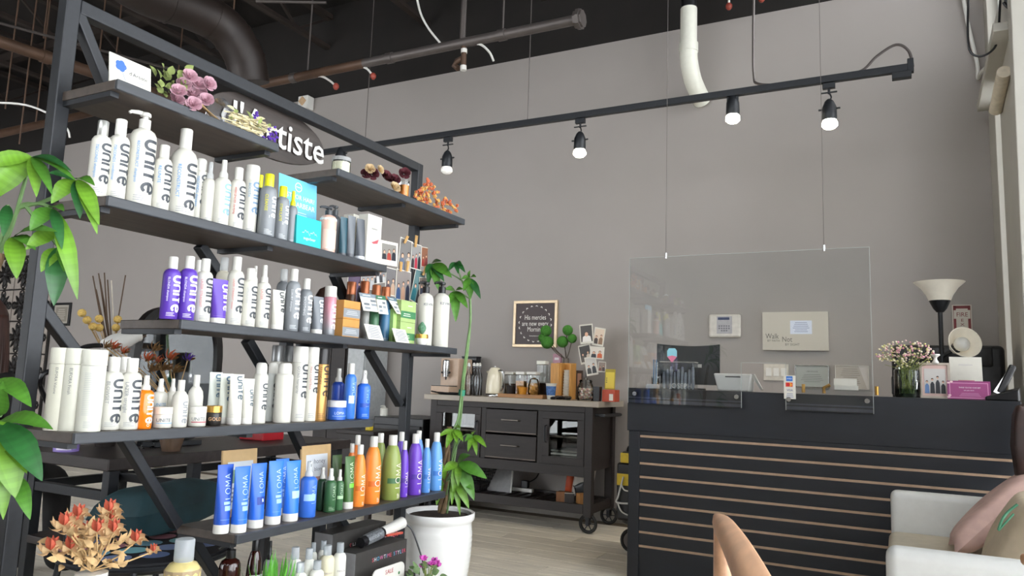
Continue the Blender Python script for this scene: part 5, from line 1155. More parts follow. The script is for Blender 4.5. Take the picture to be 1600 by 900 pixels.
for i, (x, y, pm_, s_) in enumerate(((229, 563, dk, .045), (245, 566, dk, .035), (264, 562, dk, .05), (240, 548, dk2, .045), (255, 578, dk2, .05), (235, 580, dk2, .05), (293, 563, dk3, .04), (272, 582, dk2, .05), (176, 545, dk, .04), (192, 552, dk, .035), (165, 543, dk2, .035))):
    fp = aX(x, y, -2.62); part(t, 'flower_stem', MB().tube([p+V((0, 0, .18)), (p+V((0, 0, .2))).lerp(fp, .5), fp], .0022, 5), strawm)
    for k in range(11):
        a = k*2.4; e = .25+.9*k/11; inst('petal', pm_ if k < 8 else dk2, t, fp, s_, (.6+math.cos(a)*e, math.sin(a)*e, .8-.6*k/11), a)
p = V((-3.0, 2.0, DZ)); q = aX(178, 560, -3.0); p.y = q.y
t = thing('reed_vase', 'tall thin reeds with yellow balls standing in a vase', 'reeds', p)
part(t, 'vase', MB().lathe([(.04, .0004), (.055, .1), (.05, .25), (.03, .32), (.034, .34)], 18), mat('dark_vase', '#2c2624', .3), smooth=True, world=False)
vm = p+V((0, 0, .33))
for i, (x, y) in enumerate(((145, 431), (154, 427), (156, 436), (163, 426), (168, 437), (174, 438), (196, 430), (150, 452))):
    part(t, 'reed', MB().tube([vm, vm.lerp(aX(x, y, -3.0), .5)+V((.01*(i % 3-1), 0, 0)), aX(x, y, -3.0)], .0028, 5), mat('pale_reed', '#d8cfc0', .7) if i == 5 else mat('brown_reed', '#5e4a3a', .7))
for i, (x, y) in enumerate(((128, 489), (136, 500), (145, 510), (155, 498), (155, 512), (184, 499), (181, 512))):
    f0 = aX(x, y, -2.98); part(t, 'ball_stem', MB().tube([vm, vm.lerp(f0, .5), f0], .002, 5), strawm); part(t, 'yellow_ball', MB().sph(f0, .017, 12), mat('craspedia', '#d8b565', .9, 0, .25, 200, .5), smooth=True)
# patterned chair with cushion
sc_, sr = V((-2.33, 1.80, .45)), .265
t = thing('patterned_chair', 'black metal chair with a round seat of coloured circles', 'chair', (sc_.x, sc_.y, 0))
part(t, 'seat', MB().lathe([(sr*.9, .40), (sr, .415), (sr, .44), (sr*.95, .45)], 36, Mx.Translation((sc_.x, sc_.y, 0))), mat('seat_fabric', '#14141a', .7), smooth=True)
mb = MB(); T = Mx.Translation((sc_.x, sc_.y, .4512)); pal = ('#7fb0c4', '#b47684', '#7f90b8', '#8cc8d0', '#c07e8c', '#6d80b0'); k = 0
for ix in range(-3, 4):
    for iy in range(-3, 4):
        x, y = ix*.108+(.054 if iy % 2 else 0), iy*.098
        if math.hypot(x, y) < sr-.035: mb.col = pal[(ix*2+iy*3) % 6]; mb.disc(x, y, .046, T, 16)
part(t, 'printed_circles', mb, PRINT)
part(t, 'rim', MB().tube([V((sc_.x+sr*1.03*math.cos(a), sc_.y+sr*1.03*math.sin(a), .425)) for a in [2*PI*i/36 for i in range(36)]], .009, 8, True), black_metal, smooth=True)
for i in range(4):
    a = PI/4+i*PI/2; part(t, 'leg', MB().tube(catmull([V((sc_.x+sr*math.cos(a), sc_.y+sr*math.sin(a), .42)), V((sc_.x+sr*1.05*math.cos(a), sc_.y+sr*1.05*math.sin(a), .25)), V((sc_.x+sr*.95*math.cos(a), sc_.y+sr*.95*math.sin(a), .008))], 4), .011, 8), black_metal, smooth=True)
for s_ in (-1, 1): part(t, 'back_upright', MB().tube([V((sc_.x-sr*.9, sc_.y+s_*.13, .42)), V((sc_.x-sr*1.0, sc_.y+s_*.15, .54))], .01, 8), black_metal, smooth=True)
def cushion(b, c, ax, ay, az, n=14, e=.5):
    """square pillow: half extents along the three given vectors"""
    vs, fs = [], []
    for side in (1, -1):
        for i in range(n+1):
            for j in range(n+1):
                u, v = i/n*2-1, j/n*2-1; h = ((1-u**4)*(1-v**4))**e; pin = 1-.10*(1-abs(u)**2)*(abs(v)**3); pin2 = 1-.10*(1-abs(v)**2)*(abs(u)**3)
                vs.append(V(c)+V(ax)*(u*pin2)+V(ay)*(v*pin)+V(az)*(side*h*(1+.05*math.sin(5*u+3*v))))
    m_ = (n+1)**2
    for s_ in range(2):
        for i in range(n):
            for j in range(n):
                a = s_*m_+i*(n+1)+j; f = (a, a+n+1, a+n+2, a+1); fs.append(f if s_ == 0 else f[::-1])
    return b.put(vs, fs)
t = thing('velvet_cushion', 'dark teal velvet cushion resting on the patterned chair', 'cushion', (-2.5, 1.93, .452))
part(t, 'pillow', cushion(MB(), (-2.42, 1.92, .551), (.10, .04, .01), (-.07, .26, .0), (-.01, 0, .085)), mat('teal_velvet', '#1f3a40', .75, 0, .4, 7, .2), smooth='all')
part(t, 'care_tag', MB().bb(-2.35, -2.347, 1.88, 1.91, .55, .565), white_plastic)
# seated person in black, brown hair, at the left edge
hx = aD(-24, 520, 3.4); S = V((hx.x, hx.y, 0))
t = thing('person', 'person in black clothing with long brown hair seated behind the post', 'person', S)
fw = V((-.35, .94, 0)).normalized(); rt = V((fw.y, -fw.x, 0))
def sk(name, pts, edges, rad, mt, sub=2):
    me = bpy.data.meshes.new(name); me.from_pydata([tuple(p) for p in pts], edges, []); o = link(name, me, t); me.materials.append(mt)
    md = o.modifiers.new('skin', 'SKIN'); md.use_smooth_shade = True
    for i, r_ in enumerate(rad): me.skin_vertices[0].data[i].radius = (r_, r_) if not isinstance(r_, tuple) else r_
    me.skin_vertices[0].data[0].use_root = True
    s2 = o.modifiers.new('sub', 'SUBSURF'); s2.levels = sub; s2.render_levels = sub; return o
hz = hx.z; up = V((0, 0, 1)); pel = V((0, 0, .52))
P_ = [pel, pel+up*.16, pel+up*.32, pel+up*.44, pel+up*.53, V((0, 0, hz-.02)), V((0, 0, hz+.07))]
E_ = [(0, 1), (1, 2), (2, 3), (3, 4), (4, 5), (5, 6)]; R_ = [(.16, .13), (.14, .11), (.17, .12), (.13, .10), (.055, .055), (.085, .095), (.07, .085)]
for s_ in (-1, 1):
    b0 = len(P_); sh = pel+up*.42+rt*(.17*s_); el = sh-up*.25+rt*(.06*s_)+fw*.04; wr = el+fw*.22-up*.02-rt*(.05*s_); hn = wr+fw*.08
    P_ += [sh, el, wr, hn]; E_ += [(3, b0), (b0, b0+1), (b0+1, b0+2), (b0+2, b0+3)]; R_ += [.065, .048, .036, (.04, .02)]
    k0 = len(P_); kn = pel+fw*.42+rt*(.12*s_)-up*.01; an = kn-up*.43+fw*.03; to = an+fw*.15-up*.035
    P_ += [kn, an, to]; E_ += [(0, k0), (k0, k0+1), (k0+1, k0+2)]; R_ += [.075, .048, .04]
sk('body', P_, E_, R_, mat('black_cloth', '#131213', .85, 0, .3, 20))
hd_ = V((0, 0, hz+.03))
part(t, 'head', MB().sph(hd_, .1, 20, (.82, .95, 1.18)).sph(hd_+fw*.095-up*.01, .018, 8).sph(hd_+rt*.082, .022, 8).sph(hd_-rt*.082, .022, 8), mat('skin', '#c99a80', .6), smooth='all', world=False)
hb_ = MB().sph(hd_-fw*.022+up*.02, .112, 20, (.9, .95, 1.15))
for i in range(40):
    a = PI*(i/39)+PI*.0; dv = rt*math.cos(a)-fw*math.sin(a)*.9
    hb_.tube(catmull([hd_+dv*.09+up*.05, hd_+dv*.115-up*.08, hd_+dv*.13-up*.22, hd_+dv*(.12+.02*(i % 3))-up*.34], 4), [.018-.001*k for k in range(13)], 7)
part(t, 'hair', hb_, mat('brown_hair', '#3a2018', .5, 0, .4, 50, .3, (1, 1, .1)), smooth='all', world=False)
sp_ = S
t = thing('salon_stool', 'black round stool under the seated person', 'stool', S)
part(t, 'seat', MB().lathe([(.17, .40), (.19, .41), (.19, .445), (.17, .45)], 24, Mx.Translation(S)), black_plastic, smooth=True)
part(t, 'column', MB().cyl(S+V((0, 0, .05)), S+V((0, 0, .4)), .03, 12), chrome, smooth=True)
for i in range(5): a = i*1.257; part(t, 'base_arm', MB().bar(S+V((0, 0, .05)), S+V((math.cos(a)*.26, math.sin(a)*.26, .03)), .03, .025), chrome)
for i in range(5): a = i*1.257; part(t, 'caster', MB().sph(S+V((math.cos(a)*.26, math.sin(a)*.26, .024)), .024, 10), black_plastic, smooth=True)
# ---------------------------------------------------------------- far back wall, left
Yw = WY-.004
ta, tb = aY(-30, 400, WY-.05), aY(84, 405, WY-.05)
t = thing('ornament_screen', 'black scrollwork screen of square pale tiles on the far wall', 'screen', ((ta.x+tb.x)/2, WY-.03, .4))
tw = .42; zb0 = 2.45-5*tw; xr = tb.x
tm_ = mat('tile_pale', '#a99f96', .5); sw = mat('scroll_black', '#1c1817', .5)
part(t, 'frame', MB().bb(xr-4*tw-.03, xr+.03, WY-.02, WY-.006, zb0-.03, zb0+5*tw+.03), sw)
tile = mesh('tile', MB().bb(-tw/2+.01, tw/2-.01, -.03, -.02, -tw/2+.01, tw/2-.01), tm_, .003)
sb_ = MB()
for q in range(4):
    a0 = q*PI/2+PI/4
    for k in range(3):
        pts = [V((math.cos(a0+(k-1)*.45+.5*math.sin(s_*3)*(k-1))*tw*.42*s_, -.034, math.sin(a0+(k-1)*.45+.5*math.sin(s_*3)*(k-1))*tw*.42*s_)) for s_ in [i/6 for i in range(7)]]
        sb_.tube(pts, [.008+.016*math.sin(PI*i/6) for i in range(7)], 5)
    c = V((math.cos(q*PI/2)*tw*.36, -.034, math.sin(q*PI/2)*tw*.36)); sb_.tube([c+V((math.cos(i*.785)*.045, 0, math.sin(i*.785)*.045)) for i in range(8)], .011, 5, True)
    for s_ in (-.45, .45): sb_.sph(c*.62+V((s_*.1*(q % 2), 0, s_*.1*((q+1) % 2))), .022, 8)
scroll = mesh('scrollwork', sb_.sph((0, -.034, 0), .04, 10), sw, smooth='all')
for i in range(4):
    for j in range(5):
        l_ = V((xr-tw*(i+.5), WY, zb0+tw*(j+.5)))-V(t.location); o = link('tile', tile, t, l_); link('scrollwork', scroll, o)
def wallframe(name, label, x0, y0, x1, y1, fm, draw, fw_=.03, cat='picture frame', th=.025):
    a, b_ = aY(x0, y0, WY-.02), aY(x1, y1, WY-.02); a2 = aY(x0, y1, WY-.02); X0, X1 = (a.x+a2.x)/2, (b_.x+aY(x1, y0, WY-.02).x)/2; Z0, Z1 = (a2.z+b_.z)/2, (a.z+aY(x1, y0, WY-.02).z)/2
    t = thing(name, label, cat, ((X0+X1)/2, WY-.02, Z0)); yf = WY-th
    if fw_:
        for args in ((X0, X1, Z0, Z0+fw_), (X0, X1, Z1-fw_, Z1), (X0, X0+fw_, Z0+fw_, Z1-fw_), (X1-fw_, X1, Z0+fw_, Z1-fw_)): part(t, 'frame_side', MB().bb(args[0], args[1], yf, WY-.0015, args[2], args[3]), fm, .002)
    w, h = X1-X0-2*fw_, Z1-Z0-2*fw_; T = frame_T(V((X0+fw_, yf+.008 if fw_ else yf, Z0+fw_)), (1, 0, 0), (0, -1, 0))
    if not fw_: part(t, 'panel', MB().bb(X0, X1, yf+.0006, WY-.0015, Z0, Z1), fm, .002)
    mb = MB(); draw(mb, w, h, T); part(t, 'printed_face', mb, PRINT); return t
def d_cert(mb, w, h, T): mb.col = '#b4ada2'; mb.rect(0, 0, w, h, T); mb.col = '#8f887c'; mb.rect(w*.1, h*.1, w*.9, h*.9, T, .0008); lines(mb, T, w*.2, h*.2, w*.8, h*.8, 6, '#c9c3b8', .0014, .3)
wallframe('dark_framed_certificate', 'small black framed certificate on the far wall beside the screen', 82, 473, 109, 509, black_plastic, d_cert)
# cabinets along the back wall between the shelf and the console
ca_, cb_ = aY(582, 654, 5.05).x, min(-3.41, aY(666, 654, 5.05).x); zc = aY(625, 653, 5.05).z
t = thing('black_drawer_cabinet', 'low black drawer cabinet left of the dark console', 'cabinet', ((ca_+cb_)/2, 5.3, 0))
part(t, 'body', MB().bb(ca_, cb_, 5.07, 5.58, .0, zc), black_plastic, .006)
for k in range(3):
    d_ = part(t, 'drawer', MB().bb(ca_+.02, cb_-.02, 5.05, 5.07, .06+k*(zc-.1)/3, .04+(k+1)*(zc-.1)/3), mat('black_drawer', '#1d1c1e', .4), .004)
    part(d_, 'handle', MB().bb((ca_+cb_)/2-.06, (ca_+cb_)/2+.06, 5.035, 5.05, .04+(k+.6)*(zc-.1)/3, .055+(k+.6)*(zc-.1)/3), chrome, .002)
p, H, wd = fit(600, 634, 12, zc, Y=5.2)
bottle('soap_pump', 'small white pump bottle on the low black cabinet', None, p, H, wd, 'pump')
p, H, wd = fit(577, 0, 1, 0, Y=5.0) if 0 else (None, 0, 0)
cx0, cx1 = aY(492, 600, 5.25).x, aY(538, 600, 5.25).x
t = thing('tall_dark_cabinet', 'tall dark wood cabinet against the back wall behind the shelf', 'cabinet', ((cx0+cx1)/2, 5.4, 0))
part(t, 'body', MB().bb(cx0, cx1, 5.27, 5.59, 0, 1.42), espresso, .005)
for k in range(2): d_ = part(t, 'door', MB().bb(cx0+.01+k*(cx1-cx0-.02)/2, cx0+.005+(k+1)*(cx1-cx0-.02)/2, 5.25, 5.27, .05, 1.38), espresso, .004); part(d_, 'knob', MB().sph(((cx0+cx1)/2+(.03 if k else -.03), 5.24, .8), .012, 10), chrome, smooth=True)
cx2 = aY(567, 600, 5.25).x
t = thing('pale_locker', 'narrow pale grey cupboard right of the tall dark cabinet', 'cupboard', ((cx1+cx2)/2, 5.4, 0))
part(t, 'body', MB().bb(cx1+.006, cx2, 5.27, 5.59, 0, 1.40), mat('pale_grey', '#a5a8a8', .5), .005); d_ = part(t, 'door', MB().bb(cx1+.016, cx2-.01, 5.255, 5.27, .06, 1.36), mat('pale_door', '#b2b5b6', .45), .004); part(d_, 'knob', MB().sph((cx1+.04, 5.245, .75), .01, 10), chrome, smooth=True)
sx0, sx1, sy0, sy1 = aY(525, 672, 4.5).x, aY(584, 672, 4.5).x, 4.5, 4.85; sz_ = aY(550, 672, 4.5).z
t = thing('dark_side_table', 'dark wooden side table behind the orange bottles', 'table', ((sx0+sx1)/2, 4.7, 0))
part(t, 'table_top', MB().bb(sx0, sx1, sy0, sy1, sz_-.03, sz_), espresso, .004); part(t, 'apron', MB().bb(sx0+.02, sx1-.02, sy0+.02, sy1-.02, sz_-.26, sz_-.03), espresso, .003)
for x in (sx0+.04, sx1-.04):
    for y in (sy0+.04, sy1-.04): part(t, 'leg', MB().bb(x-.02, x+.02, y-.02, y+.02, 0, sz_-.26), espresso, .003)
p, H, wd = fit(577, 660, 9, sz_, Y=4.6)
t = thing('yellow_cube', 'tiny yellow box on the dark side table', 'box', p); part(t, 'carton', MB().bb(-wd/2, wd/2, -.02, .02, .0004, H), mat('yellow_box', '#cdb42a', .5), .002, world=False); part(t, 'flap', MB().bb(-wd/2, wd/2, -.02, .0, H, H+.001), MC['yellow_box'], world=False)

# ================================================================ console on wheels
CX0, CX1, CY0, CY1, CT = -3.39, -1.897, 5.03, 5.58, .93
t = thing('wheeled_console', 'dark wooden kitchen console on black wheels with grey top', 'console', ((CX0+CX1)/2, 5.3, 0))
part(t, 'worktop', MB().bb(CX0, CX1, CY0, CY1, CT-.042, CT), mat('grey_top', '#a79c8e', .4, 0, .08, 5), .004)
BX0, BX1, BY0, BY1 = CX0+.05, CX1-.055, CY0+.03, CY1-.03
xq = lambda px, py=690: aY(px, py, BY0).x
zq = lambda py, px=800: aY(px, py, BY0).z
zbt = .43
for x in (BX0+.03, BX1-.03):
    for y in (BY0+.03, BY1-.03): part(t, 'leg', MB().bb(x-.03, x+.03, y-.03, y+.03, .115, CT-.042), espresso, .003)
part(t, 'carcass', MB().bb(BX0+.06, BX1-.06, BY1-.03, BY1-.015, zbt, CT-.045).bb(BX0+.06, BX1-.06, BY0+.02, BY1-.03, zbt, zbt+.03).bb(BX0+.06, BX1-.06, BY0+.02, BY1-.03, CT-.075, CT-.045), espresso)
for x in (BX0+.03, BX1-.03): part(t, 'side_panel', MB().bb(x-.012, x+.012, BY0+.06, BY1-.06, zbt, CT-.045), espresso)
xs = [BX0+.06, xq(754), xq(843), BX1-.06]
for x in xs[1:3]: part(t, 'divider', MB().bb(x-.02, x+.02, BY0+.005, BY1-.03, zbt+.03, CT-.075), espresso)
part(t, 'bottom_rail', MB().bb(BX0+.06, BX1-.06, BY0+.002, BY0+.02, zbt-.04, zbt+.035), espresso, .002); part(t, 'top_rail', MB().bb(BX0+.06, BX1-.06, BY0+.002, BY0+.02, CT-.085, CT-.042), espresso, .002)
edge = mat('worn_edge', '#6d5f54', .4, 0, .3, 10); dz0, dz1 = zbt+.035, CT-.085
for k in range(2):
    a, b_ = dz0+k*(dz1-dz0)/2+.006, dz0+(k+1)*(dz1-dz0)/2-.006
    d_ = part(t, 'drawer', MB().bb(xs[1]+.025, xs[2]-.025, BY0-.004, BY0+.02, a, b_), espresso, .003)
    part(d_, 'bead', MB().bb(xs[1]+.03, xs[2]-.03, BY0-.007, BY0-.004, a+.006, a+.012), edge)
    xm = (xs[1]+xs[2])/2; zz = (a+b_)/2+.01
    part(d_, 'handle', MB().tube([(xm-.075, BY0-.004, zz), (xm-.07, BY0-.028, zz+.003), (xm+.07, BY0-.028, zz+.003), (xm+.075, BY0-.004, zz)], .005, 8), mat('dark_nickel', '#6d6660', .35, .8))
for k, (x0, x1) in enumerate(((xs[0], xs[1]-.022), (xs[2]+.022, xs[3]))):
    f = .055
    d_ = part(t, 'door', MB().bb(x0, x1, BY0-.004, BY0+.016, dz0, dz0+f).bb(x0, x1, BY0-.004, BY0+.016, dz1-f, dz1).bb(x0, x0+f, BY0-.004, BY0+.016, dz0+f, dz1-f).bb(x1-f, x1, BY0-.004, BY0+.016, dz0+f, dz1-f), espresso, .002)
    part(d_, 'door_glass', MB().bb(x0+f, x1-f, BY0+.004, BY0+.008, dz0+f, dz1-f), glass('cabinet_glass', (.8, .82, .8), 1.4))
    hx_ = x1-.03 if k == 0 else x0+.03; part(d_, 'handle', MB().tube([(hx_, BY0-.004, .62), (hx_, BY0-.03, .625), (hx_, BY0-.03, .735), (hx_, BY0-.004, .74)], .006, 8), black_metal)
    part(t, 'inner_shelf', MB().bb(x0, x1, BY0+.03, BY1-.03, .655, .67), edge)
part(t, 'side_towel_bar', MB().tube([(BX1, BY0+.06, .83), (BX1+.06, BY0+.06, .83), (BX1+.06, BY1-.06, .83), (BX1, BY1-.06, .83)], .012, 8), black_metal)
for y in (BY0+.012, BY1-.012): part(t, 'lower_rail', MB().bb(BX0+.06, BX1-.06, y-.012, y+.012, .135, .20), espresso, .002)
for x in (BX0+.02, BX1-.02): part(t, 'lower_side_rail', MB().bb(x-.012, x+.012, BY0+.06, BY1-.06, .135, .20), espresso, .002)
ns = 15
for i in range(ns): x = BX0+.09+i*(BX1-BX0-.18)/(ns-1); part(t, 'slat', MB().bb(x-.024, x+.024, BY0+.024, BY1-.024, .172, .186), espresso)
rub = mat('rubber', '#191817', .6)
for x in (BX0+.03, BX1-.03):
    for y in (BY0+.03, BY1-.03):
        w_ = part(t, 'wheel', MB().tube([V((x, y+.058*math.cos(2*PI*i/24)*0+.058*math.cos(2*PI*i/24), .07+.058*math.sin(2*PI*i/24))) if 0 else V((x+.058*math.cos(2*PI*i/24), y, .07+.058*math.sin(2*PI*i/24))) for i in range(24)], .012, 8, True), rub, smooth=True)
        part(w_, 'hub', MB().cyl((x, y-.016, .07), (x, y+.016, .07), .016, 12), black_metal, smooth=True)
        for i in range(6): a = i*PI/3; part(w_, 'spoke', MB().bar((x, y, .07), (x+.052*math.cos(a), y, .07+.052*math.sin(a)), .006, .006), black_metal)
        part(w_, 'fork', MB().bb(x-.012, x+.012, y-.024, y-.018, .06, .135).bb(x-.012, x+.012, y+.018, y+.024, .06, .135).bb(x-.025, x+.025, y-.026, y+.026, .125, .137), black_metal)
# ---- on the console
def on(cx, ty, w, Y=5.25): return fit(cx, ty, w, CT+.0005, Y=Y)
beige = mat('coffee_machine_beige', '#c3a78f', .4, 0, .05)
p, H, wd = on(704, 560, 33, 5.28)
t = thing('coffee_machine', 'beige espresso machine at the left end of the console', 'coffee machine', p)
part(t, 'housing', MB().bb(-wd/2, wd/2, -.02, .2, .0, H), beige, .008, world=False); part(t, 'base_tray', MB().bb(-wd/2, wd/2, -.16, -.02, 0, H*.22), beige, .006, world=False)
part(t, 'drip_grid', MB().bb(-wd/2+.005, wd/2-.005, -.155, -.025, H*.22, H*.24), black_plastic, world=False)
part(t, 'brew_head', MB().lathe([(.028, -.07), (.03, -.03), (.034, 0), (.03, .06), (.02, .07)], 16, Mx.Translation((-.01, -.055, H*.72))), chrome, smooth=True, world=False)
part(t, 'spout', MB().cyl((-.01, -.055, H*.4), (-.01, -.055, H*.55), .006, 8), black_plastic, world=False)
part(t, 'portafilter', MB().cyl((-.05, -.06, H*.6), (.03, -.06, H*.6), .009, 8), black_plastic, world=False)
p2 = aY(702, 612, 5.08)
t = thing('black_tray', 'black oval tray in front of the espresso machine', 'tray', (p2.x, 5.09, CT+.0005)); part(t, 'plate', MB().lathe([(.1, 0), (.13, .012), (.135, .02), (.125, .016)], 24, None, .95, .3), black_plastic, smooth=True, world=False)
part(t, 'grip', MB().tube([(-.12, 0, .015), (-.17, -.005, .022), (-.175, .0, .022)], .006, 6), black_plastic, world=False)
p, H, wd = on(735, 559, 27, 5.53)
one('dark_canister', 'tall dark box behind the glass bottles on the console', 'box', MB().bb(p.x-wd/2, p.x+wd/2, 5.5, 5.57, CT+.0005, CT+H).bb(p.x-wd/2-.003, p.x+wd/2+.003, 5.497, 5.573, CT+H, CT+H+.012), black_plastic, .004)
for k, (cx, Y) in enumerate(((732, 5.2), (740, 5.27), (745, 5.19), (749, 5.3))):
    p, H, wd = on(cx, 567, 9.5, Y); r = wd/2
    t = thing('glass_bottle', f'clear swing top glass bottle, {ORD[k]} from left of four', 'bottle', p, 0, 'clear glass bottles on the console')
    part(t, 'body', MB().lathe([(r*.9, 0), (r, .005), (r, H*.55), (r*.85, H*.64), (r*.38, H*.76), (r*.36, H*.9)], 16), glass('bottle_glass', (.93, .95, .96), 2.2), smooth=True, world=False)
    part(t, 'stopper', MB().lathe([(r*.45, H*.9), (r*.5, H*.95), (r*.3, H)], 12), white_plastic, smooth=True, world=False)
    part(t, 'wire_bail', MB().tube([(r*.4, 0, H*.8), (r*.6, 0, H*.88), (r*.3, 0, H*.96)], .002, 5), chrome, world=False)
p, H, wd = on(773, 573, 28, 5.2); r = wd/2
t = thing('kettle', 'cream retro electric kettle on the console', 'kettle', p)
part(t, 'body', MB().lathe([(r*.98, H*.1), (r, H*.14), (r*.97, H*.35), (r*.85, H*.7), (r*.72, H*.86), (r*.5, H*.96), (.006, H*.99)], 28), mat('kettle_cream', '#e8dfc6', .25, 0, .02, coat=.4), smooth=True, world=False)
part(t, 'base', MB().lathe([(r*.9, 0), (r*.95, .004), (r*.95, H*.06), (r*.85, H*.1)], 28), chrome, smooth=True, world=False)
part(t, 'lid_knob', MB().sph((0, 0, H), r*.13, 10), chrome, smooth=True, world=False)
part(t, 'handle', MB().tube(catmull([(r*.66, -.02, H*.86), (r*1.12, -.03, H*.84), (r*1.28, -.03, H*.6), (r*1.2, -.03, H*.3), (r*.95, -.02, H*.22)], 5), .011, 8), chrome, smooth=True, world=False)
part(t, 'spout', MB().put([(-r*.6, -.03, H*.86), (-r*.6, .03, H*.86), (-r*1.12, 0, H*.84), (-r*.72, 0, H*.66)], [(0, 1, 2), (0, 2, 3), (1, 3, 2)]), MC['kettle_cream'], world=False)
tx0, tx1 = aY(785, 615, 5.15).x, aY(851, 615, 5.15).x
t = thing('wooden_tray', 'wooden tray holding jars on the console', 'tray', ((tx0+tx1)/2, 5.2, CT+.0005)); oak = mat('oak', '#a9794a', .5, 0, .2, 12, .05, (1, 8, 8))
part(t, 'base', MB().bb(tx0, tx1, 5.10, 5.36, CT+.0005, CT+.012), oak, .002)
for a in ((tx0-.01, tx1+.01, 5.09, 5.10), (tx0-.01, tx1+.01, 5.36, 5.37)): part(t, 'side', MB().bb(*a, CT+.0005, CT+.028), oak, .002)
for a in ((tx0-.01, tx0, 5.10, 5.36), (tx1, tx1+.01, 5.10, 5.36)): part(t, 'end', MB().bb(*a, CT+.0005, CT+.028), oak, .002)
ZT = CT+.0126
fills = ('#4a3426', '#c8924e', '#b9853f')
for k, (cx, w) in enumerate(((798.5, 16), (815.5, 16), (833, 17))):
    p, H, wd = fit(cx, 581, w, ZT, Y=5.29); t = thing('storage_jar', ('dark filled', 'orange filled', 'biscuit filled')[k]+' square glass jar with white lid on the tray', 'jar', p, 0, 'square jars on the tray'); q = wd/2-.003
    part(t, 'contents', MB().bb(-q+.003, q-.003, -.035, .035, .004, H*(.5, .62, .55)[k]), mat('fill_'+fills[k].strip('#'), fills[k], .8, 0, .4, 60, .4), world=False)
    part(t, 'glass_body', MB().bb(-q, q, -.04, .04, 0, H*.88), clear, .004, world=False); part(t, 'lid', MB().bb(-q-.001, q+.001, -.042, .042, H*.88, H), white_plastic, .003, world=False)
for k, (cx, ty, w, c, lab) in enumerate(((797, 602, 14, '#2a2422', 'small black cup at the left front of the tray'), (817, 605, 15, '#e0962c', 'small bright orange cup at the front of the tray'))):
    p, H, wd = fit(cx, ty, w, ZT, Y=5.16); r = wd/2; t = thing('small_cup', lab, 'cup', p, 0, 'small cups on the tray'); part(t, 'cup', MB().lathe([(r*.75, 0), (r*.95, H*.9), (r, H), (r*.9, H), (r*.7, H*.2), (.001, H*.15)], 20), mat('cup_'+c.strip('#'), c, .35), smooth=True, world=False); part(t, 'rim', MB().lathe([(r*.97, H*.92), (r*1.03, H*.96), (r*.97, H)], 20, open_=True), mat('cup_'+c.strip('#'), c), smooth=True, world=False)
p, H, wd = fit(834, 590, 19, ZT, Y=5.15); r = wd/2
t = thing('cookie_jar', 'round glass jar of biscuits at the right of the tray', 'jar', p)
for i in range(14): a = i*2.4; part(t, 'biscuit', MB().lathe([(.014, -.004), (.017, 0), (.014, .004)], 10, Mx.Translation((math.cos(a)*r*.45, math.sin(a)*r*.45, .02+.006*i*.8)) @ Mx.Rotation(i*1.1, 4, 'X')), mat('biscuit', '#c98f3e', .8, 0, .3, 60), world=False)
part(t, 'glass_body', MB().lathe([(r*.7, 0), (r, H*.2), (r, H*.6), (r*.7, H*.85), (r*.72, H*.9)], 20, open_=True), clear, smooth=True, world=False); part(t, 'glass_lid', MB().lathe([(r*.75, H*.9), (r*.4, H*.96), (.01, H)], 20), clear, smooth=True, world=False)
p, H, wd = on(847.5, 564, 14.5, 5.46); q = wd/2
t = thing('tall_glass_jar', 'tall square glass jar with white lid behind the tray', 'jar', p); part(t, 'contents', MB().bb(-q+.006, q-.006, -.03, .03, .003, H*.4), mat('coffee_grounds', '#3a2820', .9), world=False); part(t, 'glass_body', MB().bb(-q, q, -.036, .036, 0, H*.9), clear, .004, world=False); part(t, 'lid', MB().bb(-q-.002, q+.002, -.038, .038, H*.9, H), cream_plastic, .003, world=False)
p, H, wd = on(861, 599, 17, 5.12); r = wd/2
t = thing('blue_paper_cup', 'blue and white paper cup in front of the bamboo stand', 'cup', p); part(t, 'cup', MB().lathe([(r*.7, 0), (r*.98, H*.97), (r*.9, H*.97), (r*.66, H*.1), (.001, H*.1)], 22), paper, smooth=True, world=False); part(t, 'rim', MB().tube([(r*math.cos(i*.2856), r*math.sin(i*.2856), H*.98) for i in range(22)], .003, 6, True), paper, smooth=True, world=False)
part(t, 'blue_print', MB().lathe([(r*.79, H*.25), (r*.96, H*.82)], 22, open_=True), mat('cup_blue', '#4a70a8', .5, 0, .5, 60), smooth=True, world=False)
p, H, wd = on(880, 567, 33, 5.34); bam = mat('bamboo', '#c8914a', .5, 0, .15, 8, .05, (8, 8, 1)); q = wd/2
t = thing('bamboo_cup_stand', 'bamboo cup stand holding white paper cups on the console', 'stand', p)
part(t, 'back', MB().bb(-q, q, .05, .062, 0, H), bam, .002, world=False); part(t, 'base', MB().bb(-q, q, -.06, .05, 0, .012), bam, .002, world=False)
for x in (-q+.006, -q*.08, q-.006): part(t, 'divider', MB().bb(x-.006, x+.006, -.05, .05, .012, H*.98), bam, .002, world=False)
part(t, 'front_panel', MB().bb(-q, -q*.1, -.06, -.05, .012, H*.98), bam, .002, world=False)
pc = p+V((q*.45, -.005, .0126)); 
for k in range(10):
    hh = H*.80/10.5; rc = q*.40*(1-.018*k); o = thing('paper_cup', f'{ORD[9-k]} white paper cup from the top of the bamboo stand stack', 'cup', pc+V((0, 0, k*hh)), 0, 'stacked paper cups in the bamboo stand'); part(o, 'cup', MB().lathe([(rc*.9, 0.0003), (rc, hh*.6), (rc*1.06, hh*.7), (rc*1.06, hh*.97), (rc*.9, hh*.97)], 18), paper, smooth=True, world=False); part(o, 'rim', MB().lathe([(rc*1.06, hh*.75), (rc*1.1, hh*.85), (rc*1.06, hh*.96)], 18, open_=True), paper, smooth=True, world=False)
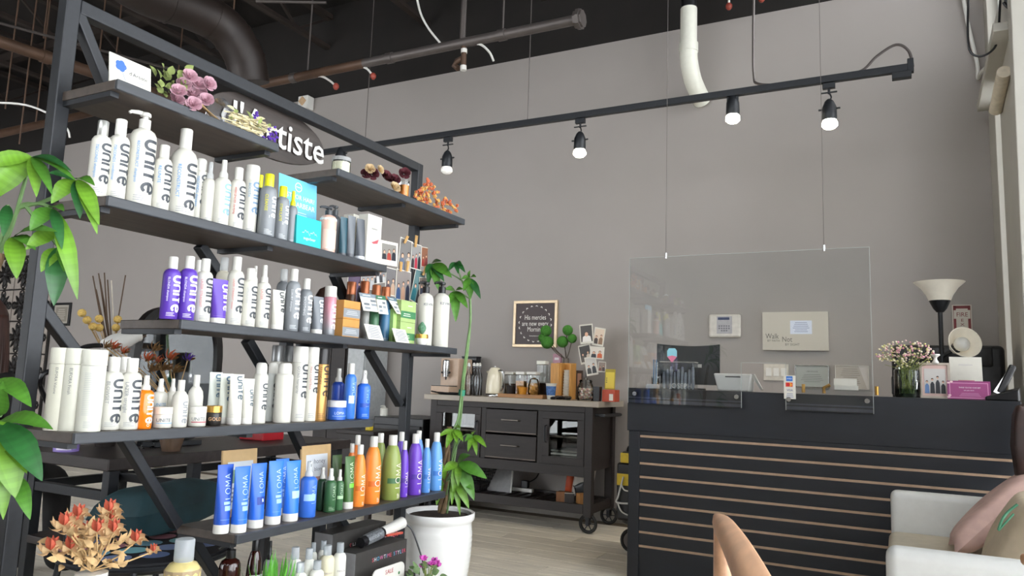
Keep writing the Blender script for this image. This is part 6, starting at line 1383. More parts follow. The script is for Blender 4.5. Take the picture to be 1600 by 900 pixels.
p2 = aY(879, 619, 5.12); t = thing('black_pods', 'heap of black wrapped packets in front of the bamboo stand', 'packets', (p2.x, 5.11, CT+.0005))
for i in range(7): part(t, 'packet', cushion(MB(), ((i-3)*.02, .02*((i*2) % 3-1), .012+.007*(i % 2)), (.03, .01*(i % 3-1), 0), (-.004, .022, .004), (0, 0, .009), 6), black_plastic, smooth='all', world=False)
p, H, wd = on(915, 590, 27, 5.16); r = wd/2
t = thing('candy_jar', 'round glass jar full of pink and white sweets on the console', 'jar', p)
cnd = [mesh('sweet', MB().sph((0, 0, 0), 1, 8, (1, .7, .6)), mat('sweet_'+c.strip('#'), c, .5), smooth='all') for c in ('#d8b0a0', '#e8ddd2', '#c08a80', '#d8c8a8')]
for i in range(60): a = rnd.uniform(0, 2*PI); rr = r*.78*math.sqrt(rnd.random()); inst('sweet', cnd[i % 4], t, p+V((rr*math.cos(a), rr*math.sin(a), .016+H*.42*rnd.random())), .0125, (rnd.uniform(-1, 1), rnd.uniform(-1, 1), 1))
part(t, 'glass_body', MB().lathe([(r*.92, 0), (r, .01), (r, H*.55), (r*.8, H*.72), (r*.72, H*.78), (r*.76, H*.82)], 24, open_=True), clear, smooth=True, world=False); part(t, 'glass_lid', MB().lathe([(r*.8, H*.82), (r*.7, H*.9), (r*.2, H*.93), (r*.25, H*.98), (.005, H)], 20), clear, smooth=True, world=False)
p, H, wd = on(933.5, 604, 13, 5.14); one('black_square_cup', 'small black square cup beside the sweets jar', 'cup', MB().lathe([(wd*.52, CT+.0005), (wd*.62, CT+H), (wd*.54, CT+H), (wd*.46, CT+.01), (.001, CT+.01)], 4, Mx.Translation((p.x, p.y, 0)) @ Mx.Rotation(PI/4, 4, 'Z')), black_plastic, .002)
p, H, wd = on(954.5, 609, 21, 5.2); t = thing('orange_box', 'orange box with white label at the right end of the console', 'box', p); part(t, 'carton', MB().bb(-wd/2, wd/2, -.05, .05, 0, H), mat('orange_carton', '#b8472a', .5), .002, world=False); part(t, 'label', MB().bb(wd*.05, wd*.35, -.0512, -.05, H*.1, H*.65), paper, world=False)
zo = CT+.0005+H
a_, b2 = aY(947, 605, 5.27), aY(963, 605, 5.27); hh = aY(955, 577, 5.27).z-zo-.001
def d_y(mb, w, h, T): mb.col = '#d9c23a'; mb.rect(w*.08, h*.05, w*.92, h*.85, T, .0006); lines(mb, T, w*.1, h*.3, w*.25, h*.6, 3, '#5a5026', .001)
card('yellow_card', 'yellow card standing on the orange box', 'card', V((a_.x, 5.235, zo+.001)), (1, 0, 0), b2.x-a_.x, hh, lean=5, col=mat('yellow_card', '#a8962e', .6), draw=d_y, nrm=(0, -1, 0))
p, H, wd = on(905, 579, 11, 5.42); 
def d_br(mb, w, h, T): mb.col = '#b08a78'; mb.rect(w*.2, h*.45, w*.8, h*.9, T, .0008)
card('brown_picture', 'small brown standing picture behind the sweets jar', 'picture frame', V((p.x-wd/2, 5.42, CT+.0005)), (1, 0, 0), wd, H, th=.01, col=mat('brown_frame', '#4a3a32', .5), draw=d_br, nrm=(0, -1, 0))
p, H, wd = on(870, 553, 13, 5.5); card('pink_box', 'pink and white box behind the bamboo stand', 'box', V((p.x-wd/2, 5.49, CT+.0005)), (1, 0, 0), wd, H, th=.03, col=mat('pink_carton', '#b98a9a', .5), nrm=(0, -1, 0), draw=lambda mb, w, h, T: lines(mb, T, w*.1, h*.7, w*.9, h*.95, 2, '#e8dfe2'))
# green ball flowers
p, H, wd = on(884, 560, 14, 5.46); t = thing('green_ball_branch', 'twig with round green pompom blooms in a slim vase', 'flowers', p); part(t, 'vase', MB().lathe([(.03, 0), (.036, .05), (.02, .16), (.022, H)], 16), mat('taupe_vase', '#6a6058', .5), smooth=True, world=False)
b0 = p+V((0, 0, H-.01)); tw_ = mat('twig', '#5a5046', .8)
for i, (x, y, r_) in enumerate(((853, 517, 10), (855, 535, 11), (848, 528, 8), (887, 516, 9), (894, 529, 8), (879, 534, 10))):
    q = aY(x, y, 5.42); part(t, 'twig', MB().tube(catmull([b0, b0.lerp(q, .5)+V((.015*(i % 3-1), 0, -.02)), q], 4), .0035, 5), tw_); part(t, 'pompom', MB().sph(q, r_*5.7/F*.95, 16), mat('pompom_green', '#3f7a28', .9, 0, .45, 220, 1.0), smooth='all')
# photo tree
pt = aY(912, 620, 5.36); t = thing('photo_tree', 'thin metal stand with clips holding small snapshots', 'photo stand', (pt.x, 5.4, CT+.0005))
part(t, 'base', MB().lathe([(.04, 0), (.045, .004), (.006, .008)], 20), black_metal, smooth=True, world=False)
zt_ = aY(912, 515, 5.4).z; part(t, 'stem', MB().cyl((pt.x, 5.4, CT+.004), (pt.x, 5.4, zt_), .003, 6), black_metal)
pq = (((904, 508), (924, 507), (928, 536), (907, 538), 'black and white portrait snapshot at the top left of the stand', ['#e8e4de'], '#3c3834'), ((930, 511), (949, 516), (942, 542), (925, 539), 'sepia snapshot with brown figure at the top right of the stand', ['#3a2a22', '#8a6a50'], '#d8c4b0'), ((902, 541), (921, 538), (927, 566), (908, 570), 'dark snapshot at the left middle of the stand', ['#4a4038', '#c8b8a8'], '#2c2622'), ((923, 541), (944, 542), (943, 562), (921, 560), 'orange snapshot of two people at the right middle of the stand', ['#20202a', '#c85a2a'], '#d8cfc4'), ((913, 559), (930, 557), (935, 585), (917, 588), 'overexposed snapshot at the lower middle of the stand', ['#3a3836', '#2a2a2c'], '#c8c4be'), ((931, 565), (948, 566), (946, 582), (934, 581), 'small snapshot of a couple at the lower right of the stand', ['#7a4a3a', '#3a2a28'], '#8a7a70'))
for i, (A, B_, C_, D_, lab, cols, bg) in enumerate(pq):
    Y = 5.375+.008*(i % 3); a, b_, c_, d_ = [aY(*q, Y) for q in (D_, C_, B_, A)]
    w = (b_-a).length; h = (d_-a).length; an = math.degrees(math.atan2(b_.z-a.z, b_.x-a.x))
    card('snapshot', lab, 'photo', a, (1, 0, 0), w, h, th=.0008, nrm=(0, -1, 0), roll=an, group='snapshots on the console stand', draw=lambda mb, w, h, T, cols=cols, bg=bg: people(mb, T, w*.08, h*.1, w*.92, h*.93, cols, bg))
    q = (a+c_)/2; q.y = Y+.004; part(t, 'clip_arm', MB().tube([(pt.x, 5.4, min(q.z, zt_)-.03), (pt.x*.5+q.x*.5, 5.395, q.z), (q.x, Y+.003, q.z)], .0018, 5), black_metal)
# ---- under the console
p0 = V((BX0+.28, 5.3, .1866)); t = thing('wire_basket', 'black wire basket on the slatted shelf at left', 'basket', p0)
for i in range(7): z = .0+i*.025+.003; f = 1+.12*i/6; part(t, 'hoop', MB().tube([(-.13*f, -.12*f, z), (.13*f, -.12*f, z), (.13*f, .12*f, z), (-.13*f, .12*f, z)], .0025, 5, True), black_metal, world=False)
for i in range(9):
    for s_ in (-1, 1):
        u = -1+2*i/8; part(t, 'wire', MB().tube([(.13*u, .12*s_, .003), (.146*u, .134*s_, .155)], .002, 5), black_metal, world=False); part(t, 'wire', MB().tube([(.13*s_, .12*u, .003), (.146*s_, .134*u, .155)], .002, 5), black_metal, world=False)
part(t, 'liner', MB().bb(-.12, .12, -.11, .11, .006, .06), mat('basket_fill', '#2c2426', .8), .01, world=False)
p0 = V((BX0+.5, 5.36, .1866)); t = thing('white_shelf_board', 'pale board leaning against the wall under the console', 'board', p0); part(t, 'panel', MB().put([(-.10, -.05, 0), (.12, -.05, 0), (.06, .1, .22), (-.05, .1, .22), (-.10, -.035, 0), (.12, -.035, 0), (.06, .115, .22), (-.05, .115, .22)], [(0, 1, 2, 3), (7, 6, 5, 4), (0, 4, 5, 1), (1, 5, 6, 2), (2, 6, 7, 3), (3, 7, 4, 0)]), mat('pale_board', '#a7a6a6', .5), world=False); part(t, 'edge_strip', MB().bar((.12, -.053, .002), (.06, .097, .222), .012, .006), white_plastic, world=False)
a_ = aY(803, 763, WY-.03); b2 = aY(845, 765, WY-.03)
t = thing('power_strip', 'white power strip with black plug under the console', 'power strip', ((a_.x+b2.x)/2, WY-.03, .1866)); part(t, 'strip', MB().bb(a_.x, b2.x, WY-.2, WY-.16, .1866, .215), white_plastic, .004); q = aY(831, 757, WY-.06); part(t, 'plug', MB().bb(q.x-.03, q.x+.03, WY-.2, WY-.16, .215, .275), black_plastic, .006); part(t, 'cord', MB().tube(catmull([(q.x, WY-.17, .25), (q.x+.08, WY-.15, .30), (q.x+.06, WY-.04, .38), (q.x-.02, WY-.02, .42)], 5), .005, 6), black_plastic, smooth=True)
for k, (cx, ty, w, c, rz, lab) in enumerate(((879, 768, 18, '#8a5a34', .1, 'brown wooden block under the console'), (889, 770, 17, '#4a4644', .5, 'dark grey block between two wooden ones'), (910, 771, 17, '#b9824a', .75, 'light wooden block at the right end of the slatted shelf'))):
    p, H, wd = fit(cx, ty, w, .1866, Y=5.18); o = thing('wood_block', lab, 'block', p, rz, 'blocks under the console'); part(o, 'block', MB().bb(-wd*.45, wd*.45, -.04, .04, 0, H), mat('block_'+c.strip('#'), c, .6, 0, .15, 15, .05, (8, 1, 1)), .003, world=False); part(o, 'cap_strip', MB().bb(-wd*.45, wd*.45, -.041, -.035, H, H+.004), white_plastic if k == 1 else mat('block_'+c.strip('#'), c), world=False)
t = thing('shopping_bag', 'orange and white bag slumped under the console', 'bag', (BX1-.19, 5.4, .1866))
part(t, 'bag_body', cushion(MB(), (0, 0, .145), (.09, 0, .01), (.02, .0, .13), (.0, .06, 0), 10), mat('bag_white', '#c9c2ba', .5), smooth='all', world=False); part(t, 'orange_side', cushion(MB(), (-.1, -.01, .15), (.035, 0, .01), (.015, .0, .13), (.0, .05, 0), 8), mat('bag_orange', '#c8512a', .5), smooth='all', world=False); part(t, 'dark_panel', cushion(MB(), (.0, -.055, .07), (.05, 0, .03), (-.02, 0, .06), (0, .01, 0), 8), black_plastic, smooth='all', world=False)
# behind the glass door
t = thing('orange_bag', 'crumpled orange bag behind the right glass door', 'bag', (xq(902), 5.2, zbt+.0305)); part(t, 'sack', MB().lathe([(.045, 0), (.055, .04), (.035, .09), (.015, .11), (.03, .14)], 9), mat('bag_orange', '#c8512a'), smooth=True, world=False); part(t, 'knot', MB().sph((0, 0, .11), .018, 8), mat('bag_orange', '#c8512a'), smooth=True, world=False)
t = thing('stacked_plates', 'pale stack of trays behind the right glass door', 'trays', (xq(880), 5.25, zbt+.0305))
for k in range(5): part(t, 'tray', MB().bb(-.13, .1, -.12, .12, k*.022, k*.022+.014), cream_plastic if k % 2 else mat('tray_grey', '#9a948c', .5), .003, world=False)
# framed quote on the wall
def d_quote(mb, w, h, T):
    mb.col = '#35211f'; mb.rect(0, 0, w, h, T); mb.col = '#e9e3da'
    for i, (s_, y) in enumerate((("His mercies", .60), ("are new every", .45), ("Morning", .31))): mb.text(s_, h*.17, T, w*.5, h*y, z=.0008, sx=.72)
    mb.text('lamentations 3', h*.05, T, w*.5, h*.19, z=.0008)
    for i in range(40):
        a = 2*PI*i/40; x, y = w*.5+w*.40*math.cos(a), h*.5+h*.42*math.sin(a); d = a+(1 if i % 2 else -1)*.9
        mb.poly([(x, y, .0008), (x+w*.03*math.cos(d+.4), y+h*.03*math.sin(d+.4), .0008), (x+w*.055*math.cos(d), y+h*.055*math.sin(d), .0008), (x+w*.03*math.cos(d-.4), y+h*.03*math.sin(d-.4), .0008)], T)
wallframe('framed_quote', 'dark quote in a pale gold frame above the console', 802, 469.5, 870.5, 542.5, mat('champagne_frame', '#c9b393', .35, .4, .08), d_quote, .024)
# ================================================================ reception counter
KX0, KX1, KY, KZ = -1.372, .497, 4.1, 1.04
kb = mat('counter_black', '#181b22', .45, 0, .18, 4, .03, (1, 1, 4)); strip = mat('slat_strip', '#a88c74', .5, 0, .08)
t = thing('reception_counter', 'black slatted reception counter with thin tan grooves', 'counter', ((KX0+KX1)/2, KY+.25, 0))
part(t, 'upper_panel', MB().bb(KX0, KX1, KY, KY+.03, .80, KZ-.0), kb, .003)
part(t, 'counter_top', MB().bb(KX0, KX1, KY+.03, KY+.42, KZ-.035, KZ), kb, .003)
part(t, 'stile', MB().bb(KX0+.012, KX0+.075, KY-.004, KY+.03, 0, .80), kb, .004); part(t, 'stile', MB().bb(KX1-.02, KX1, KY, KY+.03, 0, .80), kb, .003)
part(t, 'side_panel', MB().bb(KX0, KX0+.03, KY+.03, KY+.6, 0, KZ-.035), kb, .003); part(t, 'side_panel', MB().bb(KX1-.03, KX1, KY+.03, KY+.6, 0, KZ-.035), kb, .003)
part(t, 'back_board', MB().bb(KX0+.03, KX1-.03, KY+.022, KY+.03, 0, .80), strip)
part(t, 'work_surface', MB().bb(KX0+.03, KX1-.03, KY+.1, KY+.5, .72, .75), kb, .003)
zs_ = [.772-.0745*i for i in range(9)]
for i, z in enumerate(zs_):
    z1_ = zs_[i-1]-.006 if i else .80
    part(t, 'slat', MB().bb(KX0+.075, KX1-.02, KY+.004, KY+.022, z+.006, z1_), kb, .002)
    part(t, 'groove_strip', MB().bb(KX0+.075, KX1-.02, KY+.0035, KY+.022, z-.006, z+.006), strip)
part(t, 'kick_panel', MB().bb(KX0+.075, KX1-.02, KY+.004, KY+.022, 0, zs_[-1]-.006), kb, .002)
for q in (aY(992, 615, KY), aY(998, 873, KY)): pass
# clear screen with pass-through, hung on wires
AY = KY-.03
ac = glass('acrylic', (.97, .98, .985), 1.7)
x0, x1, z0, z1_, xs0, xs1, zs1 = -1.36, -.108, .955, 1.784, -.735, -.515, 1.192
t = thing('acrylic_screen', 'large clear acrylic screen with cut-out hanging before the counter', 'screen', ((x0+x1)/2, AY, z0))
T = frame_T(V((0, AY+.0025, 0)), (1, 0, 0), (0, -1, 0))
part(t, 'sheet', MB().prism([(x0, z0), (xs0, z0), (xs0, zs1), (xs1, zs1), (xs1, z0), (x1, z0), (x1, z1_), (x0, z1_)], .005, T), ac)
em = mat('acrylic_edge', '#b9bdb9', .2, 0, .02)
e_ = .0015
for a in ((x0, x1, z1_-.002, z1_), (xs0, xs1, zs1, zs1+.002)): part(t, 'edge', MB().bb(a[0], a[1], AY-.0032, AY+.0030, a[2], a[3]), em)
for a in ((x0, z0, z1_), (x1-.002, z0, z1_), (xs0-.002, z0, zs1), (xs1, z0, zs1)): part(t, 'edge', MB().bb(a[0], a[0]+.002, AY-.0032, AY+.003, a[1], a[2]), em)
for px, py in ((992, 615), (1151, 620), (1232.5, 624), (1355, 626.5)):
    q = aY(px, py, AY); part(t, 'standoff', MB().cyl((q.x, AY-.01, q.z), (q.x, KY, q.z), .012, 14), chrome, smooth=True)
for px in (1040.5, 1287.5):
    q = aY(px, 397, AY); part(t, 'hanging_wire', MB().cyl((q.x, AY, z1_+.01), (q.x, AY, CZ), .0014, 6), greypipe); part(t, 'wire_clip', MB().cyl((q.x, AY, z1_-.012), (q.x, AY, z1_+.02), .007, 10), chrome, smooth=True)
for k, (xa_, xb_) in enumerate(((x0+.003, xs0-.004), (xs1+.004, x1-.003))): part(t, 'lower_rail', MB().bb(xa_, xb_, AY+.004, AY+.02, z0+.004, z0+.02).bb(xa_, xb_, AY+.004, AY+.014, z0+.028, z0+.036), mat('clear_rail', '#5a5c66', .2, 0, .1))
# stickers on the screen
a, b_ = aY(1225, 623, AY-.004), aY(1243, 587, AY-.004)
t = thing('card_sticker', 'white payment card sticker strip on the clear screen', 'sticker', ((a.x+b_.x)/2, AY-.003, a.z)); T = frame_T(V((a.x, AY-.0036, a.z)), (1, 0, 0), (0, -1, 0)); w, h = b_.x-a.x, b_.z-a.z
part(t, 'sheet', MB().bb(a.x, b_.x, AY-.0035, AY-.0027, a.z, b_.z), paper); mb = MB(); mb.col = '#2f6fc0'; mb.rect(w*.2, h*.76, w*.75, h*.97, T, .0004); mb.col = '#e8eef8'; mb.text('AMEX', h*.08, T, w*.48, h*.84, z=.0008)
mb.col = '#d8452c'; mb.rect(w*.15, h*.52, w*.75, h*.70, T, .0004); mb.col = '#e8a03a'; mb.disc(w*.55, h*.61, h*.07, T, z=.0006); mb.col = '#c8202c'; mb.disc(w*.38, h*.61, h*.07, T, z=.0007); mb.col = '#2a3f80'; mb.text('VISA', h*.13, T, w*.5, h*.33, z=.0006); lines(mb, T, w*.15, h*.05, w*.85, h*.26, 3, '#8a90a8', .0006); part(t, 'printed_face', mb, PRINT)
q = aY(1050, 555, AY-.004); t = thing('gem_sticker', 'blue and pink gem shaped sticker on the clear screen', 'sticker', (q.x, AY-.003, q.z-.03)); T = frame_T(V((q.x, AY-.0036, q.z)), (1, 0, 0), (0, -1, 0)); s_ = 7.2*4.4/F
mb = MB(); mb.col = '#8cc6d4'; mb.poly([(-s_, s_*.2, 0), (s_, s_*.2, 0), (s_, s_*.9, 0), (s_*.6, s_*1.4, 0), (-s_*.6, s_*1.4, 0), (-s_, s_*.9, 0)], T); mb.poly([(-s_, s_*.2, 0), (-s_, -.3*s_, 0), (s_, -.3*s_, 0), (s_, s_*.2, 0)], T); mb.col = '#d97a96'; mb.poly([(-s_, -.3*s_, 0), (0, -1.5*s_, 0), (s_, -.3*s_, 0), (0, -.05*s_, .0004)], T); part(t, 'printed_face', mb, PRINT)
part(t, 'backing', MB().prism([(-s_, -.3*s_), (0, -1.5*s_), (s_, -.3*s_), (s_, .9*s_), (.6*s_, 1.4*s_), (-.6*s_, 1.4*s_), (-s_, .9*s_)], .0006, T @ Mx.Translation((0, 0, -.0007))), paper)
# ---- on the counter
KT = KZ+.0005
def onk(cx, ty, w, Y): return fit(cx, ty, w, KT, Y=Y)
p, H, wd = onk(1076, 538, 96, 4.42)
t = thing('computer_monitor', 'black computer monitor behind the clear screen', 'monitor', p, R(6))
n = 10; pl = [(wd*(i/n-.5), H-.012*(1-(2*i/n-1)**2)) for i in range(n+1)]
part(t, 'screen_back', MB().prism([(-wd/2, .03), (wd/2, .03)]+pl[::-1], .025, frame_T(V((0, -.01, 0)), (1, 0, 0), (0, -1, 0))), mat('monitor_black', '#25282c', .35), .002, world=False)
part(t, 'foot', MB().lathe([(.1, 0), (.1, .008), (.02, .014), (.02, .05)], 20), black_plastic, smooth=True, world=False); part(t, 'label', MB().bb(wd*.1, wd*.22, -.0355, -.035, .13, .15), paper, world=False)
part(t, 'cable', MB().tube(catmull([(wd*.08, -.04, .16), (wd*.1, -.05, .09), (wd*.12, -.045, .004)], 4), .003, 6), white_plastic, smooth=True, world=False)
p, H, wd = onk(1060, 565, 54, 4.27)
t = thing('name_display', 'dark acrylic display box with silver tubes and white name letters', 'display', p); 
part(t, 'box', MB().bb(-wd/2, wd/2, -.03, .05, 0, H*.96), glass('smoke_box', (.8, .82, .84), 1.5), .002, world=False); part(t, 'top_lid', MB().bb(-wd/2-.003, wd/2+.003, -.033, .053, H*.96, H), mat('pale_lid', '#b9b4aa', .4), .002, world=False)
slv = mat('silver_tube', '#b4b9c0', .35, .2, .15)
for i in range(9): part(t, 'tube', MB().lathe([(.006, 0.001), (.009, .02), (.009, H*(.5+.1*(i % 3))), (.006, H*(.62+.1*(i % 3)))], 10, Mx.Translation((-wd*.42+i*wd*.105, .005*(i % 2), 0))), slv, smooth=True, world=False)
mb = MB(); mb.text('JOSEPH', .04, frame_T(V((0, -.032, .006)), (1, 0, 0), (0, -1, 0)), wd*.1, 0); part(t, 'name_letters', mb, white_plastic, world=False)
p, H, wd = onk(1024, 562, 10, 4.25); t = thing('pen_cup', 'clear cup of pens at the left end of the counter', 'pens', p); part(t, 'cup', MB().lathe([(.02, 0), (.022, .07)], 14, open_=True), clear, smooth=True, world=False)
for i in range(4): part(t, 'pen', MB().cyl((-.008+.006*i, 0, .003), (-.012+.008*i, .004, H*(1-.08*(i % 2))), .004, 8), (pmat('#5b86b0'), white_plastic, pmat('#7fa0c0'), chrome)[i], smooth=True, world=False)
p, H, wd = onk(1020, 600, 20, 4.2); one('business_card_holder', 'small clear holder with cards near the pens', 'card holder', MB().bb(p.x-wd/2, p.x+wd/2, 4.18, 4.21, KT, KT+H*.8).bb(p.x-wd*.45, p.x+wd*.45, 4.19, 4.2, KT, KT+H), mat('holder_white', '#d5d5d5', .4), .001)
p, H, wd = onk(1150, 584, 62, 4.30)
t = thing('payment_terminal', 'white sloped payment terminal on the counter', 'terminal', p, R(-4))
part(t, 'body', MB().put([(-wd*.40, -.05, .0), (wd*.36, -.05, 0), (wd*.36, .07, 0), (-wd*.40, .07, 0), (-wd/2, -.06, H), (wd*.46, -.06, H), (wd*.46, .02, H*.92), (-wd/2, .02, H*.92)], [(3, 2, 1, 0), (4, 5, 6, 7), (0, 1, 5, 4), (1, 2, 6, 5), (2, 3, 7, 6), (3, 0, 4, 7)]), white_plastic, .008, world=False)
part(t, 'side_fin', MB().put([(wd*.40, -.05, H), (wd*.5, -.05, H), (wd*.63, .02, H*.15), (wd*.58, .02, H*.12), (wd*.40, -.03, H), (wd*.5, -.03, H), (wd*.63, .04, H*.15), (wd*.58, .04, H*.12)], [(0, 1, 2, 3), (7, 6, 5, 4), (0, 4, 5, 1), (1, 5, 6, 2), (2, 6, 7, 3), (3, 7, 4, 0)]), white_plastic, world=False)
part(t, 'card_slot', MB().bb(-wd*.2, wd*.18, -.0605, -.055, H*.78, H*.84), black_plastic, .001, world=False)
gold = MC['gold']
xa_, xb_ = aY(1256, 605, 4.22).x, aY(1370, 605, 4.22).x
t = thing('gold_card_rest', 'clear tray on gold feet holding white cards', 'card holder', ((xa_+xb_)/2, 4.22, KT))
for x in (xa_, xa_+.10, xb_): part(t, 'gold_foot', MB().tube([(x, 4.2, KT+.006), (x, 4.2, KT+.035), (x+(.0 if x != xa_+.10 else .03), 4.2, KT+.05)], .009, 10), gold, smooth=True)
part(t, 'glass_tray', MB().bb(xa_, xb_, 4.19, 4.27, KT+.022, KT+.026), clear); part(t, 'card_stack', MB().bb(xa_+.15, xa_+.26, 4.2, 4.26, KT+.027, KT+.05), paper, .001); part(t, 'standing_card', MB().bb(xa_+.145, xa_+.255, 4.235, 4.237, KT+.05, KT+.085), paper)
p, H, wd = onk(1418, 574, 38, 4.26); r = wd/2
t = thing('flower_vase', "glass vase of tiny pink and cream blossoms on the counter", 'vase', p)
part(t, 'glass_vase', MB().lathe([(r*.92, 0), (r, .006), (r*.98, H*.9), (r*.85, H*.94), (r*.9, H)], 24, open_=True), glass('vase_glass', (.86, .92, .86), 1.6), smooth=True, world=False); part(t, 'water', MB().lathe([(r*.9, .005), (r*.95, H*.28)], 20), glass('water', (.75, .85, .75), 1.0), smooth=True, world=False)
gs = mat('stem_green', '#7f8a45', .7, 0, .3, 30); bl = [mesh('blossom', MB().sph((0, 0, 0), 1, 6), mat('tiny_'+c.strip('#'), c, .8), smooth='all') for c in ('#e6c4c0', '#e9dfc6', '#d89aa8', '#cfc98a')]
c0 = p+V((0, 0, H*.9))
for i in range(34):
    x, y = rnd.uniform(1378, 1456), rnd.uniform(540, 572); q = aY(x, y, 4.26+rnd.uniform(-.06, .06)); part(t, 'stem', MB().tube([p+V((rnd.uniform(-.5, .5)*r, rnd.uniform(-.5, .5)*r, .02)), c0+V((rnd.uniform(-.6, .6)*r, rnd.uniform(-.6, .6)*r, 0)), q], .0014, 4), gs)
for i in range(230):
    a = rnd.uniform(0, 2*PI); k = math.sqrt(rnd.random()); x, y = 1415+46*k*math.cos(a), 553+21*k*math.sin(a); s_ = rnd.uniform(.0035, .006)
    inst('blossom', bl[i % 4 if y < 560 else 3 if i % 2 else 1], t, aY(x, y, 4.26+rnd.uniform(-.07, .07)), s_)
p, H, wd = onk(1461, 566, 42, 4.24)
t = thing('counter_photo_frame', 'silver framed group photo standing on the counter', 'picture frame', p)
T = frame_T(V((-wd/2, -.0, 0)), (1, 0, 0), (0, -1, .12)); fm = mat('silver_frame', '#a89c90', .35, .4, .08)
for a in ((0, 0, wd, .012), (0, H-.012, wd, H), (0, .012, .012, H-.012), (wd-.012, .012, wd, H-.012)): part(t, 'frame_side', MB().put([(x, y, z) for z in (-.01, .0) for x, y in ((a[0], a[1]), (a[2], a[1]), (a[2], a[3]), (a[0], a[3]))], [(3, 2, 1, 0), (4, 5, 6, 7), (0, 1, 5, 4), (1, 2, 6, 5), (2, 3, 7, 6), (3, 0, 4, 7)], T), fm, .001, world=False)
mb = MB(); mb.col = '#d8b8b0'; mb.rect(.01, .01, wd-.01, H-.01, T, -.006); people(mb, T, .02, .025, wd-.02, H-.03, ['#5f7fb0', '#20222a', '#2a2a30', '#1c1c22'], '#c9c4c0', z=-.0045); part(t, 'photo', mb, PRINT, world=False)
part(t, 'white_finial', MB().lathe([(.012, 0), (.016, .006), (.008, .02), (.008, .03), (.022, .042), (.02, .047)], 16, Mx.Translation((wd*.04, .02, H-.006))), white_plastic, smooth=True, world=False)
p, H, wd = onk(1510, 557, 44, 4.36)
def d_wc(mb, w, h, T): mb.col = '#c07a84'; mb.rect(w*.25, h*.22, w*.75, h*.45, T, .0006); mb.col = '#e8cdbf'; mb.disc(w*.5, h*.33, w*.12, T, z=.0009); lines(mb, T, w*.2, h*.78, w*.8, h*.84, 1, '#c9c4c0')
card('white_leaflet', 'white folded card with red print behind the pink card', 'card', V((p.x-wd/2, 4.36, KT)), (1, 0, 0), wd, H, lean=8, draw=d_wc, nrm=(0, -1, 0))
p, H, wd = onk(1514, 595, 58, 4.2)
def d_pk(mb, w, h, T): 
    mb.col = '#d08ab0'; mb.rect(w*.05, h*.06, w*.95, h*.9, T, .0004); mb.col = '#9a3f78'; mb.rect(w*.07, h*.1, w*.93, h*.86, T, .0007); mb.col = '#f2dde8'; mb.text('THANK YOU FOR YOUR VISIT', h*.1, T, w*.52, h*.60, z=.001, sx=.75); mb.text('see you soon', h*.09, T, w*.5, h*.46, z=.001); lines(mb, T, w*.25, h*.15, w*.8, h*.36, 3, '#c98ab0', .001, .3)
    mb.col = '#e8c0c8'
    for x, y in ((.03, .88), (.05, .2), (.1, .94), (.02, .1)): mb.disc(w*x, h*y, h*.08, T, z=.0012, ry=h*.05)
card('pink_card', 'purple pink printed card standing on the counter', 'card', V((p.x-wd/2, 4.2, KT)), (1, 0, 0), wd, H, lean=10, col=mat('magenta_card', '#8f3a72', .5), draw=d_pk, nrm=(0, -1, 0))
p, H, wd = onk(1567, 604, 44, 4.24)
t = thing('desk_phone', 'black cordless phone in its base at the end of the counter', 'phone', p, R(-10))
part(t, 'base', MB().put([(-wd/2, -.06, 0), (wd/2, -.06, 0), (wd/2, .06, 0), (-wd/2, .06, 0), (-wd/2, -.06, H*.25), (wd/2, -.06, H*.8), (wd/2, .06, H), (-wd/2, .06, H*.45)], [(3, 2, 1, 0), (4, 5, 6, 7), (0, 1, 5, 4), (1, 2, 6, 5), (2, 3, 7, 6), (3, 0, 4, 7)]), black_plastic, .006, world=False)
part(t, 'handset', MB().bar((-wd*.1, .0, H*.5), (wd*.34, .02, H+.10), .05, .03, (1, 0, -.4)), black_plastic, .008, world=False); part(t, 'silver_trim', MB().bar((-wd*.18, -.02, H*.5), (wd*.2, -.0, H+.055), .006, .03, (1, 0, -.4)), chrome, .001, world=False)
# behind the counter
t = thing('office_chair', 'black high-backed office chair behind the counter', 'chair', (.12, 4.98, 0))
ox0, ox1 = aY(1393, 600, 4.9).x, aY(1574, 600, 4.9).x; xm = (ox0+ox1)/2; ztp = aY(1500, 539, 4.9).z; lea = mat('black_leather', '#1a1a1d', .4, 0, .2, 40, .1)
t.location = (xm, 5.0, 0)
part(t, 'backrest', MB().bb(xm-.28, ox1, 4.92, 5.02, .55, ztp), lea, .03, smooth=True); part(t, 'headrest', MB().bb(xm-.14, ox1-.06, 4.905, 4.925, ztp-.12, ztp-.01), lea, .012, smooth=True)
part(t, 'seat', MB().bb(xm-.28, xm+.26, 4.99, 5.42, .42, .52), lea, .03, smooth=True)
part(t, 'armrest', MB().bb(ox0, ox0+.06, 4.86, 5.2, 1.05, 1.16).bb(ox0+.015, ox0+.045, 5.1, 5.15, .5, 1.06), lea, .01); part(t, 'column', MB().cyl((xm, 5.2, .08), (xm, 5.2, .42), .03, 12), chrome, smooth=True)
for i in range(5): a = i*1.257; part(t, 'base_arm', MB().bar((xm, 5.2, .08), (xm+.26*math.cos(a), 5.2+.26*math.sin(a), .05), .04, .03), black_plastic); part(t, 'caster', MB().sph((xm+.26*math.cos(a), 5.2+.26*math.sin(a), .028), .028, 10), black_plastic, smooth=True)
